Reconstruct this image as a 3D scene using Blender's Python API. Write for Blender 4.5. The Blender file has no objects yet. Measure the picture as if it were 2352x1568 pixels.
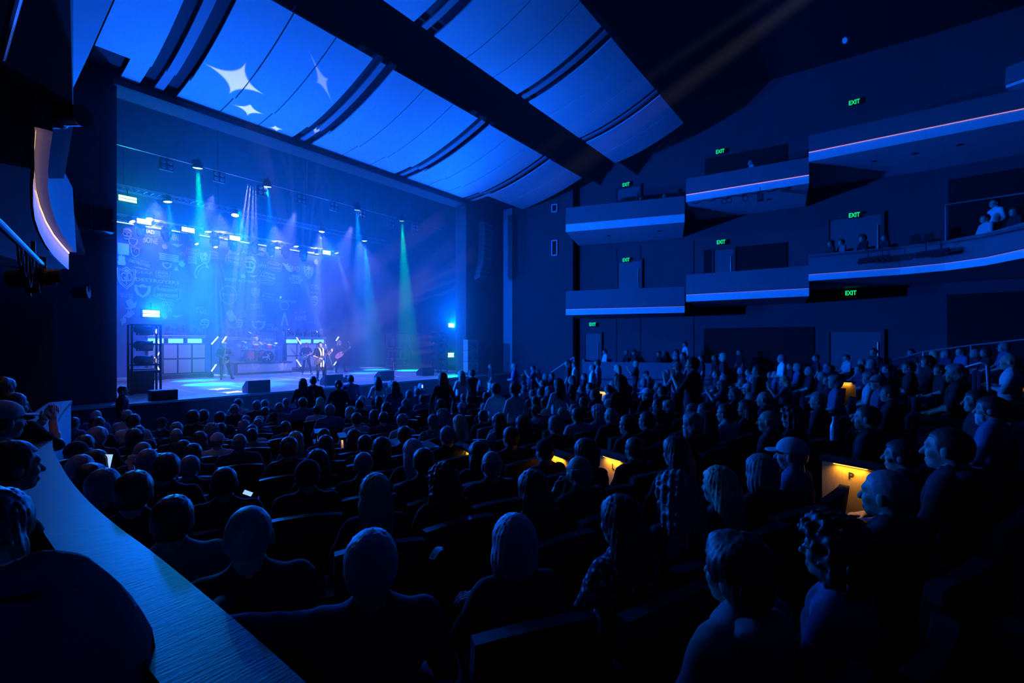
import bpy, math, random
import numpy as np
from mathutils import Vector, Matrix

random.seed(7)
RNG = np.random.default_rng(7)
scene = bpy.context.scene
COL = scene.collection

# ---------------------------------------------------------------- camera
# world: X to the right of someone facing the stage, Y towards the stage, Z up
CAM = Vector((0.0, 0.0, 2.95))
FPX, CX, HOR = 1030.0, 1176.0, 788.0
YAW = math.radians(51.3)
FW = Vector((math.sin(YAW), math.cos(YAW), 0.0))
RT = Vector((math.cos(YAW), -math.sin(YAW), 0.0))
cd = bpy.data.cameras.new('camera')
cd.sensor_width = 36.0
cd.lens = 36.0 * FPX / 2352.0
cd.shift_y = (HOR - 784.0) / 2352.0
cd.clip_start = 0.05
cd.clip_end = 200
cam = bpy.data.objects.new('camera', cd)
COL.objects.link(cam)
cam.location = CAM
cam.rotation_euler = (math.pi / 2, 0, -YAW)
scene.camera = cam

# ---------------------------------------------------------------- picture and world
vs = scene.view_settings
vs.view_transform = 'Standard'
vs.look = 'None'
vs.exposure = 0.0
vs.gamma = 1.0
vs.use_curve_mapping = False
cy = scene.cycles
cy.max_bounces = 3
cy.diffuse_bounces = 1
cy.glossy_bounces = 1
cy.transmission_bounces = 2
cy.transparent_max_bounces = 6
cy.volume_bounces = 0
cy.caustics_reflective = False
cy.caustics_refractive = False
cy.sample_clamp_indirect = 4.0
cy.sample_clamp_direct = 0.0
cy.use_adaptive_sampling = True
cy.adaptive_threshold = 0.05
cy.adaptive_min_samples = 10
cy.use_denoising = True
try:
    cy.denoiser = 'OPENIMAGEDENOISE'
    cy.denoising_input_passes = 'RGB_ALBEDO_NORMAL'
except Exception:
    pass
w = bpy.data.worlds.new('dark_house')
scene.world = w
w.use_nodes = True
w.node_tree.nodes['Background'].inputs[0].default_value = (0.0, 0.03, 1.0, 1)
w.node_tree.nodes['Background'].inputs[1].default_value = 0.0

# ---------------------------------------------------------------- helpers
def ray(px, py):
    return FW + RT * ((px - CX) / FPX) + Vector((0, 0, (HOR - py) / FPX))

def at_depth(px, py, z):
    return CAM + ray(px, py) * z

def at_Z(px, py, Z):
    r = ray(px, py)
    return CAM + r * ((Z - CAM.z) / r.z)

def at_Y(px, py, Y):
    r = ray(px, py)
    return CAM + r * ((Y - CAM.y) / r.y)

def floor_z(y):
    y = min(max(y, -9.0), 15.6)
    return 1.08 - 0.074 * y + (0.2 * (-0.4 - y) if y < -0.4 else 0.0)

MATS = {}
def mat(name, col, rough=0.7, metal=0.0, var=0.0, vscale=6.0, emit=None, estr=0.0, bump=0.0, spec=0.3, wave=None):
    if name in MATS:
        return MATS[name]
    m = bpy.data.materials.new(name)
    m.use_nodes = True
    nt = m.node_tree
    b = nt.nodes['Principled BSDF']
    b.inputs['Base Color'].default_value = (*col, 1)
    b.inputs['Roughness'].default_value = rough
    b.inputs['Metallic'].default_value = metal
    b.inputs['Specular IOR Level'].default_value = spec
    if var > 0 or bump > 0:
        tc = nt.nodes.new('ShaderNodeTexCoord')
        nz = nt.nodes.new('ShaderNodeTexNoise')
        nz.inputs['Scale'].default_value = vscale
        nz.inputs['Detail'].default_value = 3.0
        if wave:
            mp = nt.nodes.new('ShaderNodeMapping')
            mp.inputs['Scale'].default_value = wave
            nt.links.new(tc.outputs['Object'], mp.inputs['Vector'])
            nt.links.new(mp.outputs[0], nz.inputs['Vector'])
        else:
            nt.links.new(tc.outputs['Object'], nz.inputs['Vector'])
        if var > 0:
            mx = nt.nodes.new('ShaderNodeMix')
            mx.data_type = 'RGBA'
            mx.inputs[6].default_value = tuple(c * (1 - var) for c in col) + (1,)
            mx.inputs[7].default_value = tuple(min(1, c * (1 + var)) for c in col) + (1,)
            nt.links.new(nz.outputs['Fac'], mx.inputs[0])
            nt.links.new(mx.outputs[2], b.inputs['Base Color'])
        if bump > 0:
            bp = nt.nodes.new('ShaderNodeBump')
            bp.inputs['Strength'].default_value = bump
            bp.inputs['Distance'].default_value = 0.02
            nt.links.new(nz.outputs['Fac'], bp.inputs['Height'])
            nt.links.new(bp.outputs[0], b.inputs['Normal'])
    if emit:
        b.inputs['Emission Color'].default_value = (*emit, 1)
        b.inputs['Emission Strength'].default_value = estr
        m.cycles.emission_sampling = 'NONE'
    MATS[name] = m
    return m

class MB:
    """collects shapes for ONE mesh"""
    def __init__(s):
        s.v, s.f, s.m = [], [], []
    def add(s, vs_, fs, mi=0):
        o = len(s.v)
        s.v.extend([tuple(p) for p in vs_])
        s.f.extend([tuple(i + o for i in f) for f in fs])
        s.m.extend([mi] * len(fs))
        return s
    def box(s, a, b, mi=0, M=None):
        x0, y0, z0 = a; x1, y1, z1 = b
        vs_ = [Vector(p) for p in ((x0,y0,z0),(x1,y0,z0),(x1,y1,z0),(x0,y1,z0),(x0,y0,z1),(x1,y0,z1),(x1,y1,z1),(x0,y1,z1))]
        if M is not None:
            vs_ = [M @ p for p in vs_]
        return s.add(vs_, [(3,2,1,0),(4,5,6,7),(0,1,5,4),(1,2,6,5),(2,3,7,6),(3,0,4,7)], mi)
    def tube(s, p0, p1, r0, r1=None, n=10, mi=0, caps=True):
        p0, p1 = Vector(p0), Vector(p1)
        r1 = r0 if r1 is None else r1
        d = (p1 - p0)
        if d.length < 1e-9: return s
        q = d.to_track_quat('Z', 'Y')
        vs_ = []
        for p, r in ((p0, r0), (p1, r1)):
            for k in range(n):
                a = 2 * math.pi * k / n
                vs_.append(p + q @ Vector((r * math.cos(a), r * math.sin(a), 0)))
        fs = [(k, (k + 1) % n, n + (k + 1) % n, n + k) for k in range(n)]
        if caps:
            fs += [tuple(range(n - 1, -1, -1)), tuple(range(n, 2 * n))]
        return s.add(vs_, fs, mi)
    def path(s, pts, r, n=8, mi=0):
        for a, b in zip(pts[:-1], pts[1:]):
            s.tube(a, b, r, r, n, mi)
        return s
    def lathe(s, prof, M=None, n=16, mi=0):
        """prof: list of (radius, z)"""
        vs_ = []
        for r, z in prof:
            for k in range(n):
                a = 2 * math.pi * k / n
                p = Vector((r * math.cos(a), r * math.sin(a), z))
                vs_.append(M @ p if M is not None else p)
        fs = []
        for i in range(len(prof) - 1):
            for k in range(n):
                fs.append((i*n+k, i*n+(k+1)%n, (i+1)*n+(k+1)%n, (i+1)*n+k))
        if prof[0][0] > 1e-6: fs.append(tuple(range(n - 1, -1, -1)))
        if prof[-1][0] > 1e-6: fs.append(tuple((len(prof)-1)*n + k for k in range(n)))
        return s.add(vs_, fs, mi)
    def prism(s, poly, dvec, mi=0):
        """poly: 3d outline, extruded by dvec"""
        n = len(poly); d = Vector(dvec)
        vs_ = [Vector(p) for p in poly] + [Vector(p) + d for p in poly]
        fs = [tuple(range(n - 1, -1, -1)), tuple(range(n, 2 * n))]
        fs += [(k, (k + 1) % n, n + (k + 1) % n, n + k) for k in range(n)]
        return s.add(vs_, fs, mi)
    def grid(s, P, mi=0):
        """P: 2d list of points"""
        a, b = len(P), len(P[0])
        vs_ = [p for row in P for p in row]
        fs = [(i*b+j, i*b+j+1, (i+1)*b+j+1, (i+1)*b+j) for i in range(a-1) for j in range(b-1)]
        return s.add(vs_, fs, mi)
    def mesh(s, name, mats, smooth=False):
        me = bpy.data.meshes.new(name)
        me.from_pydata(s.v, [], s.f)
        for m in (mats if isinstance(mats, (list, tuple)) else [mats]):
            me.materials.append(m)
        if any(s.m):
            me.polygons.foreach_set('material_index', s.m)
        if smooth:
            me.polygons.foreach_set('use_smooth', [True] * len(me.polygons))
        me.update()
        return me
    def obj(s, name, mats, parent=None, smooth=False, **kw):
        return link(name, s.mesh(name, mats, smooth), parent, **kw)

def link(name, data, parent=None, loc=None, rot=None, **kw):
    o = bpy.data.objects.new(name, data)
    COL.objects.link(o)
    if parent is not None:
        o.parent = parent
    if loc is not None:
        o.location = loc
    if rot is not None:
        o.rotation_euler = rot
    for k, v in kw.items():
        if v is not None:
            o[k] = v
    return o

def thing(name, label, category, loc=(0, 0, 0), rz=0.0, group=None, kind=None):
    return link(name, None, None, loc=loc, rot=(0, 0, rz), label=label, category=category, group=group, kind=kind)

def copy_tree(o, parent=None):
    c = o.copy()
    COL.objects.link(c)
    c.parent = parent
    for ch in o.children:
        copy_tree(ch, c)
    return c

def spot(name, loc, target, energy, color, size_deg, blend=0.3, radius=0.05, parent=None):
    ld = bpy.data.lights.new(name, 'SPOT')
    ld.energy = energy
    ld.color = color
    ld.spot_size = math.radians(size_deg)
    ld.spot_blend = blend
    ld.shadow_soft_size = radius
    o = bpy.data.objects.new(name, ld)
    COL.objects.link(o)
    d = Vector(target) - Vector(loc)
    o.location = loc
    o.rotation_euler = d.to_track_quat('-Z', 'Y').to_euler()
    if parent is not None:
        o.parent = parent
        o.matrix_parent_inverse = Matrix.Translation(-Vector(parent.location)) if parent.rotation_euler.z == 0 else parent.matrix_world.inverted()
    return o

def area(name, loc, target, energy, color, sx, sy, spread=180):
    ld = bpy.data.lights.new(name, 'AREA')
    ld.shape = 'RECTANGLE'
    ld.size, ld.size_y = sx, sy
    ld.energy = energy
    ld.color = color
    ld.spread = math.radians(spread)
    o = bpy.data.objects.new(name, ld)
    COL.objects.link(o)
    d = Vector(target) - Vector(loc)
    o.location = loc
    o.rotation_euler = d.to_track_quat('-Z', 'Y').to_euler()
    return o

BLUE = (0.0, 0.09, 1.0)
STAGE_Z = 1.25

# ================================================================ STRUCTURE
M_FLOOR = mat('carpet_dark', (0.02, 0.02, 0.025), 0.95, var=0.3, vscale=30)
M_WALL = mat('plaster_blue_grey', (0.075, 0.08, 0.095), 0.85, var=0.12, vscale=1.5)
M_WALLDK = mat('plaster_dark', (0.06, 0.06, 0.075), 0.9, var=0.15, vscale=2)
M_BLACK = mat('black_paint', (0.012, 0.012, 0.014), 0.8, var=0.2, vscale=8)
M_CEIL = mat('ceiling_panel_white', (0.62, 0.63, 0.66), 0.75, var=0.05, vscale=2)
M_CEILSTRIP = mat('ceiling_strip_grey', (0.30, 0.31, 0.36), 0.75, var=0.05, vscale=2)
M_RIB = mat('rib_dark', (0.05, 0.05, 0.07), 0.85, var=0.1)
M_PARAPET = mat('parapet_fabric_grey', (0.17, 0.17, 0.20), 0.9, var=0.1, vscale=20)
M_BAND = mat('plaster_white', (0.85, 0.86, 0.88), 0.7, var=0.05, vscale=3)
M_SOFFIT = mat('soffit_plaster', (0.55, 0.55, 0.6), 0.8, var=0.06, vscale=2)
M_WOODCAP = mat('ledge_veneer', (0.05, 0.048, 0.047), 0.5, var=0.35, vscale=14, wave=(1.2, 9, 1), spec=0.16, bump=0.12)
M_METAL = mat('black_metal', (0.03, 0.03, 0.035), 0.45, metal=0.6, var=0.2)
M_STEEL = mat('brushed_steel', (0.5, 0.5, 0.52), 0.35, metal=0.9, var=0.1)
M_DOOR = mat('door_grey', (0.16, 0.16, 0.18), 0.6, var=0.1)

def struct(name, mb, m, label=None, parent=None, smooth=False):
    o = mb.obj(name, m, parent, smooth)
    if parent is None:
        o['kind'] = 'structure'
        if label:
            o['label'] = label
    return o

def quad(pts, m, name, label=None, parent=None, th=0.0):
    mb = MB()
    if th:
        p = [Vector(q) for q in pts]
        n = (p[1] - p[0]).cross(p[2] - p[0]).normalized()
        mb.prism(p, n * th)
    else:
        mb.add(pts, [tuple(range(len(pts)))])
    return struct(name, mb, m, label, parent)

CZ = CAM.z
# raked seating floor, flat floor by the stage
mb = MB()
ys = [-12, -9, -0.4, 15.6, 16.2]
P = [[(x, y, floor_z(y)) for x in (-9, 0, 10, 20, 28)] for y in ys]
mb.grid(P)
struct('floor', mb, M_FLOOR, 'dark carpeted raked floor under the rows of seats')

# stage: fascia, deck
mb = MB()
mb.box((-1.5, 16.2, -0.3), (21.5, 31.5, STAGE_Z - 0.02))
st = struct('floor_stage', mb, mat('stage_black', (0.06, 0.06, 0.075), 0.6, var=0.2, vscale=3), 'black stage deck with a dark front face')
M_MARLEY = mat('stage_vinyl', (0.30, 0.30, 0.33), 0.32, var=0.18, vscale=1.3, spec=0.5)
M_TAPE = mat('pale_tape', (0.75, 0.75, 0.78), 0.6)
k = 0
x = 5.2 - 1.83 * 2
while x < 19.0:
    mb = MB(); mb.box((x + 0.02, 17.35, STAGE_Z - 0.02), (x + 1.81, 30.6, STAGE_Z))
    mb.obj('vinyl_strip', M_MARLEY, st)
    mb = MB(); mb.box((x - 0.02, 17.4, STAGE_Z - 0.02), (x + 0.02, 30.4, STAGE_Z + 0.002))
    mb.obj('seam_tape', M_TAPE, st)
    x += 1.83
mb = MB(); mb.box((1.6, 16.22, STAGE_Z - 0.02), (18.6, 17.33, STAGE_Z)); mb.obj('apron_board', M_MARLEY, st)
mb = MB(); mb.box((-1.5, 16.17, STAGE_Z - 0.05), (21.5, 16.22, STAGE_Z + 0.012)); mb.obj('edge_trim', M_STEEL, st)

# proscenium
OPL, OPR, OPD = 2.97, 17.27, 17.0
HT = CZ + 7.42
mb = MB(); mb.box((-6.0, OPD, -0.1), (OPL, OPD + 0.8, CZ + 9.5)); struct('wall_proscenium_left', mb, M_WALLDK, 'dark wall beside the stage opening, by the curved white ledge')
mb = MB(); mb.box((OPR, OPD, -0.1), (20.4, OPD + 0.8, CZ + 9.5)); struct('wall_proscenium_right', mb, M_WALL, 'blue-lit wall beside the stage opening, behind the hanging speaker column')
mb = MB(); mb.box((OPL, OPD, HT), (OPR, OPD + 0.8, CZ + 9.5)); struct('wall_proscenium_header', mb, M_WALL, 'header over the stage opening')
mb = MB(); mb.box((OPL - 0.1, OPD - 0.12, HT), (OPR + 0.35, OPD + 0.01, CZ + 7.6)); struct('trim_1', mb, M_RIB, 'dark trim along the front edge of the ceiling')
# stage house walls
M_STAGEBLK = mat('stage_drape_black', (0.035, 0.037, 0.05), 0.95, var=0.3, vscale=4, wave=(6, 6, 0.3))
mb = MB(); mb.box((-2.0, 31.0, 0.9), (25.0, 31.3, 15)); struct('wall_stage_back', mb, M_STAGEBLK, 'black back wall of the stage')
mb = MB(); mb.box((-2.0, 17.8, 0.9), (-1.7, 31.0, 15)); struct('wall_stage_left', mb, M_STAGEBLK, 'black side wall of the stage')
mb = MB(); mb.box((24.7, 17.8, 0.9), (25.0, 31.0, 15)); struct('wall_stage_right', mb, M_STAGEBLK, 'black side wall of the stage wing')
mb = MB(); mb.box((-2.0, 17.8, 15), (25.0, 31.3, 15.2)); struct('ceiling_stage', mb, M_BLACK, 'black grid above the stage')
mb = MB(); mb.box((18.6, 17.85, 0.9), (24.7, 31.0, 1.23)); struct('floor_wing', mb, M_BLACK, 'black floor of the stage wing')

# right-hand pier, wall, side wall
mb = MB(); mb.prism([(20.4, 17.0, 0), (20.78, 16.63, 0), (21.2, 17.2, 0), (20.6, 17.8, 0)], (0, 0, CZ + 9.0)); struct('wall_pier_right', mb, M_BAND, 'narrow pier coloured pale for the stage light it catches')  # white plaster here paints in the stage light falling on the pier
mb = MB(); mb.prism([(20.78, 16.6, 0), (21.7, 13.02, 0), (22.4, 13.2, 0), (21.5, 16.8, 0)], (0, 0, CZ + 9.5)); struct('wall_splay_right', mb, M_WALL, 'splayed side wall with two small framed openings')
# small openings in splayed wall
def on_line(px, py, p0, p1):
    """ray meets the vertical plane through p0,p1 (xy)"""
    r = ray(px, py)
    d = Vector((p1[0]-p0[0], p1[1]-p0[1])); n = Vector((d.y, -d.x))
    t = (n.x*(p0[0]-CAM.x) + n.y*(p0[1]-CAM.y)) / (n.x*r.x + n.y*r.y)
    return CAM + r * t
for i, (x0, y0, x1, y1) in enumerate(((1267, 470, 1281, 487), (1267, 552, 1281, 587))):
    a = on_line(x0, y0, (20.76, 16.6), (21.68, 13.02)); b = on_line(x1, y1, (20.76, 16.6), (21.68, 13.02))
    mb = MB()
    d = (Vector((b.x, b.y, 0)) - Vector((a.x, a.y, 0)))
    up = a.z - b.z
    n = Vector((-d.y, d.x, 0)).normalized(); n = n if n.dot(-FW) > 0 else -n
    o = Vector((a.x, a.y, b.z)) + n * 0.03
    e = d.normalized()
    fr = 0.06
    w_ = d.length
    for (u0, u1, v0, v1) in ((0, fr, 0, up), (w_-fr, w_, 0, up), (0, w_, 0, fr), (0, w_, up-fr, up)):
        mb.prism([o + e*u0 + Vector((0,0,v0)), o + e*u1 + Vector((0,0,v0)), o + e*u1 + Vector((0,0,v1)), o + e*u0 + Vector((0,0,v1))], n * 0.05)
    fo = struct('window_%d' % (i + 1), mb, M_BAND, 'small framed opening in the splayed side wall')
    mb = MB(); mb.add([o + e*fr + Vector((0,0,fr)), o + e*(w_-fr) + Vector((0,0,fr)), o + e*(w_-fr) + Vector((0,0,up-fr)), o + e*fr + Vector((0,0,up-fr))], [(0,1,2,3)])
    mb.obj('pane', M_BLACK, fo)

# ---------------------------------------------------------------- ceiling clouds
def prof1(D):
    return CZ + 7.6 + 0.0345 * (17 - D) ** 2
def prof2(D):
    t = 9.8 - D
    return CZ + 8.82 + 0.1 * t + 0.057 * t * t
RIBS = [(3.46, 3.80, 4.02, 4.36), (7.92, 8.20, 8.38, 8.66), (12.52, 12.78, 12.96, 13.22), (16.86, 17.08, 17.24, 17.46)]

def cloud(prof, d0, d1, xl, xr, label, ribs, nm, strip=None):
    root = thing(nm, label, 'ceiling', kind='structure')
    root['kind'] = 'structure'
    ds = [d0 + (d1 - d0) * i / 14 for i in range(15)]
    def sheet(x0, x1, off, m, name, dd=ds):
        mb = MB()
        top = [[(x, d, prof(d) + off) for x in (x0, x1)] for d in dd]
        up = [[(x, d, prof(d) + off + 0.05) for x in (x0, x1)] for d in dd]
        mb.grid(top); mb.grid([r[::-1] for r in up])
        n = len(dd)
        # closing edges
        for i in range(n - 1):
            for j in (0, 1):
                mb.add([top[i][j], top[i+1][j], up[i+1][j], up[i][j]], [(0, 1, 2, 3)])
        for i in (0, n - 1):
            mb.add([top[i][0], top[i][1], up[i][1], up[i][0]], [(0, 1, 2, 3)])
        return mb.obj(name, m, root, smooth=False)
    edges = [xl]
    for a, b, c, d in ribs:
        edges += [a, d]
    edges.append(xr)
    for i in range(0, len(edges), 2):
        a, b = edges[i], edges[i + 1]
        if b - a < 0.2: continue
        n = 3 if b - a > 3.2 else (2 if b - a > 2 else 1)
        for j in range(n):
            g = 0.018
            sheet(a + (b - a) * j / n + (g if j else 0), a + (b - a) * (j + 1) / n - (g if j < n - 1 else 0), 0.0, M_CEIL, 'ceiling_panel')
            if strip:
                u0 = max(a + (b - a) * j / n + (g if j else 0), strip[0]); u1 = min(a + (b - a) * (j + 1) / n - (g if j < n - 1 else 0), strip[1])
                if u1 - u0 > 0.1:
                    sheet(u0, u1, 0.07, M_CEIL, 'front_panel', [17.0 - (17.0 - 15.45) * q / 5 for q in range(6)])
    for a, b, c, d in ribs:
        sheet(b, c, 0.02, M_CEILSTRIP, 'rib_strip')
        if strip and b > strip[0] and c < strip[1]:
            sheet(b, c, 0.09, M_CEILSTRIP, 'front_rib_strip', [17.0 - (17.0 - 15.45) * q / 5 for q in range(6)])
    mb = MB()
    dd = ds if not strip else [17.0 - (17.0 - d1) * q / 18 for q in range(19)]
    mb.grid([[(x, d, prof(d) + 0.28) for x in (xl, xr)] for d in dd])
    mb.obj('backing', M_RIB, root)
    return root

cloud(prof1, 15.6, 11.7, 0.3, 20.4, 'curved white ceiling cloud next to the stage opening', RIBS, 'ceiling_cloud', strip=(3.03, 17.6))
cloud(prof2, 9.8, 6.5, 0.3, 20.3, 'curved white ceiling cloud over the middle of the hall', RIBS, 'ceiling_cloud')
# catwalk gap and dark roof
mb = MB(); mb.box((-8, 9.6, CZ + 9.9), (28, 12.2, CZ + 10.1))
mb.box((-8, 9.72, CZ + 9.0), (28, 9.8, CZ + 10.0)); mb.box((-8, 11.72, CZ + 8.8), (28, 11.8, CZ + 10.0))
struct('ceiling_gap', mb, M_BLACK, 'black catwalk gap between the two ceiling clouds')
mb = MB(); mb.box((-10, -14, CZ + 12.3), (30, 9.7, CZ + 12.5)); struct('ceiling_rear', mb, M_BLACK, 'black ceiling over the rear of the hall')
mb = MB(); mb.box((-10, 11.7, CZ + 11.5), (30, 17.8, CZ + 11.7)); struct('ceiling_front', mb, M_BLACK, 'black roof above the front ceiling cloud')

# ---------------------------------------------------------------- side walls
def camxy(x, z):
    p = CAM + RT * x + FW * z
    return (p.x, p.y)
# side wall behind the balconies (offset from their fronts)
WALL_R = [(22.3, 13.0), (22.9, 9.6), (23.9, 4.0), (24.4, -2.0), (24.4, -12)]
mb = MB()
for a, b in zip(WALL_R[:-1], WALL_R[1:]):
    mb.prism([(a[0], a[1], 0), (b[0], b[1], 0), (b[0]+0.3, b[1], 0), (a[0]+0.3, a[1], 0)], (0, 0, CZ + 12.4))
struct('wall_right', mb, M_WALL, 'blue-grey side wall behind the stacked balconies')
mb = MB(); mb.box((-10, -12.3, 0), (28, -12, CZ + 12.4)); struct('wall_rear', mb, M_WALLDK, 'dark rear wall of the hall')
mb = MB(); mb.box((-6.3, -12, 0), (-6, 17, CZ + 12.4)); struct('wall_left', mb, M_WALLDK, 'dark side wall behind the raised side seats')
mb = MB(); mb.box((-6.0, 12.0, 0), (1.19, 12.4, CZ + 1.35)); struct('wall_side_pier', mb, M_WALL, 'plastered wall end beside the raised side seats')

# ---------------------------------------------------------------- balconies
M_LED = mat('warm_led_strip', (0.8, 0.6, 0.4), 0.5, emit=(1.0, 0.42, 0.42), estr=0.75)
def balcony(name, pts, hb0, hb1, ht, depth, label, led=True, lean=0.10, out=1, nose=0.07, sof=None, ledm=None):
    """pts: plan of the front, running away from the stage; out=+1 when the seats lie to +X"""
    root = thing(name, label, 'balcony', kind='structure')
    P = [Vector((p[0], p[1], 0)) for p in pts]
    N = []
    for i in range(len(P)):
        d = (P[min(i+1, len(P)-1)] - P[max(i-1, 0)]).normalized()
        n = Vector((-d.y, d.x, 0)); n = n if n.x * out > 0 else -n
        N.append(n)
    z = lambda p, h: Vector((p.x, p.y, CZ + h))
    # leaning parapet with thickness
    mb = MB()
    rows = [[z(p + n*lean*0.0 - n*nose, hb1), z(p - n*nose + n*lean, ht), z(p - n*nose + n*(lean+0.14), ht), z(p + n*0.14, hb1)] for p, n in zip(P, N)]
    mb.grid(rows)
    mb.add([r for r in rows[0]], [(0,1,2,3)]); mb.add([r for r in rows[-1]], [(3,2,1,0)])
    mb.add([q for r in (rows) for q in (r[0], r[3])], [(2*i, 2*i+1, 2*i+3, 2*i+2) for i in range(len(rows)-1)])
    mb.obj('parapet', M_PARAPET, root)
    # band
    mb = MB()
    rows = [[z(p, hb0), z(p, hb1 - 0.01), z(p + n*0.3, hb1 - 0.01), z(p + n*0.3, hb0)] for p, n in zip(P, N)]
    mb.grid(rows); mb.add(rows[0], [(0,1,2,3)]); mb.add(rows[-1], [(3,2,1,0)])
    mb.obj('fascia_band', M_BAND, root)
    # soffit / slab
    mb = MB()
    back = [p + n*depth for p, n in zip(P, N)]
    rows = [[z(p + n*0.02, hb0), z(b, hb0 + (sof or 0.0))] for p, b, n in zip(P, back, N)]
    rows2 = [[z(b, hb1), z(p + n*0.1, hb1)] for p, b, n in zip(P, back, N)]
    full = [a + b for a, b in zip(rows, rows2)]
    mb.grid(full); mb.add(full[0], [(0,1,2,3)]); mb.add(full[-1], [(3,2,1,0)])
    mb.obj('floor_slab', M_SOFFIT, root)
    # end walls
    mb = MB()
    mb.add([z(P[-1], hb0), z(back[-1], hb0), z(back[-1], ht), z(P[-1], ht)], [(0,1,2,3)])
    mb.add([z(P[0]+N[0]*0.05, hb0), z(back[0], hb0), z(back[0], ht), z(P[0]+N[0]*0.05, ht)], [(0,1,2,3)])
    mb.obj('end_wall', M_PARAPET, root)
    if led:
        mb = MB()
        rows = [[z(p - n*0.008, hb1 - 0.012), z(p - n*0.008, hb1 - 0.035)] for p, n in zip(P, N)]
        mb.grid(rows)
        mb.obj('led_strip', ledm or M_LED, root)
    # downlights in the soffit
    return root

def seg(c0, c1, n=5, bow=0.0):
    """camera-plane (x,z) -> plan points"""
    out = []
    for i in range(n):
        t = i / (n - 1)
        out.append(camxy(c0[0] + (c1[0]-c0[0])*t, c0[1] + (c1[1]-c0[1])*t - bow * 4 * t * (1 - t)))
    return out

A0, A1 = (2.61, 21.75), (7.69, 19.97)
B0, B1 = (7.55, 19.45), (11.36, 17.15)
C0, C1 = (11.28, 17.05), (17.2, 12.9)
CC = [camxy((px - CX) / FPX * zz, zz) for px, zz in ((1857, 17.0), (1961, 16.2), (2068, 15.46), (2170, 14.6), (2265, 13.6), (2352, 12.4), (2480, 10.6))]
M_LEDDIM = mat('dim_led_strip', (0.7, 0.6, 0.55), 0.5, emit=(0.9, 0.5, 0.5), estr=0.12)
balcony('balcony', seg(A0, A1), 5.39, 5.77, 6.57, 3.2, 'upper-tier balcony box closest to the stage, opposite wall', led=False)
balcony('balcony', seg(B0, B1), 6.12, 6.45, 7.13, 3.4, 'upper-tier middle balcony box with a pink light line and cables')
balcony('balcony', seg(C0, C1, 7), 6.9, 7.27, 7.9, 4.6, 'upper-tier long rear balcony with a pink light line')
balcony('balcony', seg(A0, A1), 1.36, 1.66, 2.53, 3.2, 'lower-tier balcony box closest to the stage, opposite wall', ledm=M_LEDDIM)
balcony('balcony', seg(B0, B1), 1.80, 2.12, 2.97, 3.4, 'lower-tier middle balcony box', ledm=M_LEDDIM)
balcony('balcony', CC, 2.36, 2.62, 3.35, 4.6, 'lower-tier curved rear balcony hung with two row lights', ledm=M_LEDDIM)
c2a = camxy((2310 - CX) / FPX * 13.9, 13.9); c2b = camxy((2480 - CX) / FPX * 12.6, 12.6)
balcony('balcony', [c2a, c2b], 7.9, 8.0, 8.55, 3.0, 'highest stepped balcony parapet above the long rear balcony', led=False)

# left-hand tiers (same shape as the right-hand ones, seen from below)
M_LEDW = mat('amber_led_strip', (0.9, 0.7, 0.5), 0.5, emit=(1.0, 0.55, 0.25), estr=2.2)
def mir(pts):
    return [(19.95 - p[0], p[1]) for p in pts]
def ZP(px, py, H):
    p = at_Z(px, py, CZ + H); return (p.x, p.y)
LA = [ZP(158, 620, 1.337), ZP(140, 604, 1.337), ZP(122, 586, 1.337), ZP(104, 561, 1.337), ZP(90, 533, 1.337), ZP(80, 503, 1.337), ZP(76, 470, 1.337), ZP(76, 425, 1.337), ZP(79, 390, 1.337)]
balcony('balcony', LA, 1.337, 1.67, 2.85, 3.2, 'lower-tier side balcony with an amber light strip under its parapet', out=-1, lean=0.05, ledm=M_LEDW, nose=0.10)
LBa, LBb = ZP(147, 410, 1.945), ZP(75, 410, 1.945)
mb = MB(); mb.prism([(q[0], q[1], CZ + 1.945) for q in (LBa, LBb, (-3, 8.2), (-3, -3), (-.4, -3), (-.1, 1), (.4, 3.4), (.68, 5.6))], (.0, 0, 1.3))
lbo = struct('balcony_end', mb, M_PARAPET, 'dark stepped end of the side balcony over the raised side seats')
LT = [(1.62, 14.4), (1.62, 11.5), (1.6, 9.0), (1.4, 6), (1.0, 1.5)]
balcony('balcony', LT, 5.4, 5.8, 6.6, 3.6, 'upper-tier side balcony running out over the side seats', out=-1, led=False)
# curved side fascia by the stage, beyond the side balcony
mb = MB()
rows = []
for i in range(9):
    t = i / 8
    a = at_depth(139 + 58 * t ** 1.9, 445 + 140 * t, 9.6 + 1.6 * t)
    b = at_depth(141 + 56 * t ** 0.75, 432 + 153 * t ** 1.05, 9.6 + 1.6 * t)
    rows.append([a, b, b + Vector((-0.15, 0.35, 0)), a + Vector((-0.15, 0.35, 0))])
mb.grid(rows)
mb.add(rows[0], [(0,1,2,3)]); mb.add(rows[-1], [(3,2,1,0)])
for r0, r1 in zip(rows[:-1], rows[1:]):
    mb.add([r0[0], r0[3], r1[3], r1[0]], [(0,1,2,3)])
struct('trim_2', mb, M_BAND, 'curved pale fascia between the side balcony and the stage')

# warm light of the amber strip washing down the side balcony face
for a_, b_ in zip(LA[:-1], LA[1:]):
    ax, ay = (a_[0] + b_[0]) / 2, (a_[1] + b_[1]) / 2
    o_ = area('strip_lamp', (ax + .09, ay, CZ + 1.655), (ax + .0, ay, CZ + 1.4), .45, (1.0, .5, .22), .05, math.hypot(a_[0]-b_[0], a_[1]-b_[1]), 150)
    o_.rotation_euler = (0, math.radians(8), math.atan2(b_[1]-a_[1], b_[0]-a_[0]) + math.pi/2)

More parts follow.
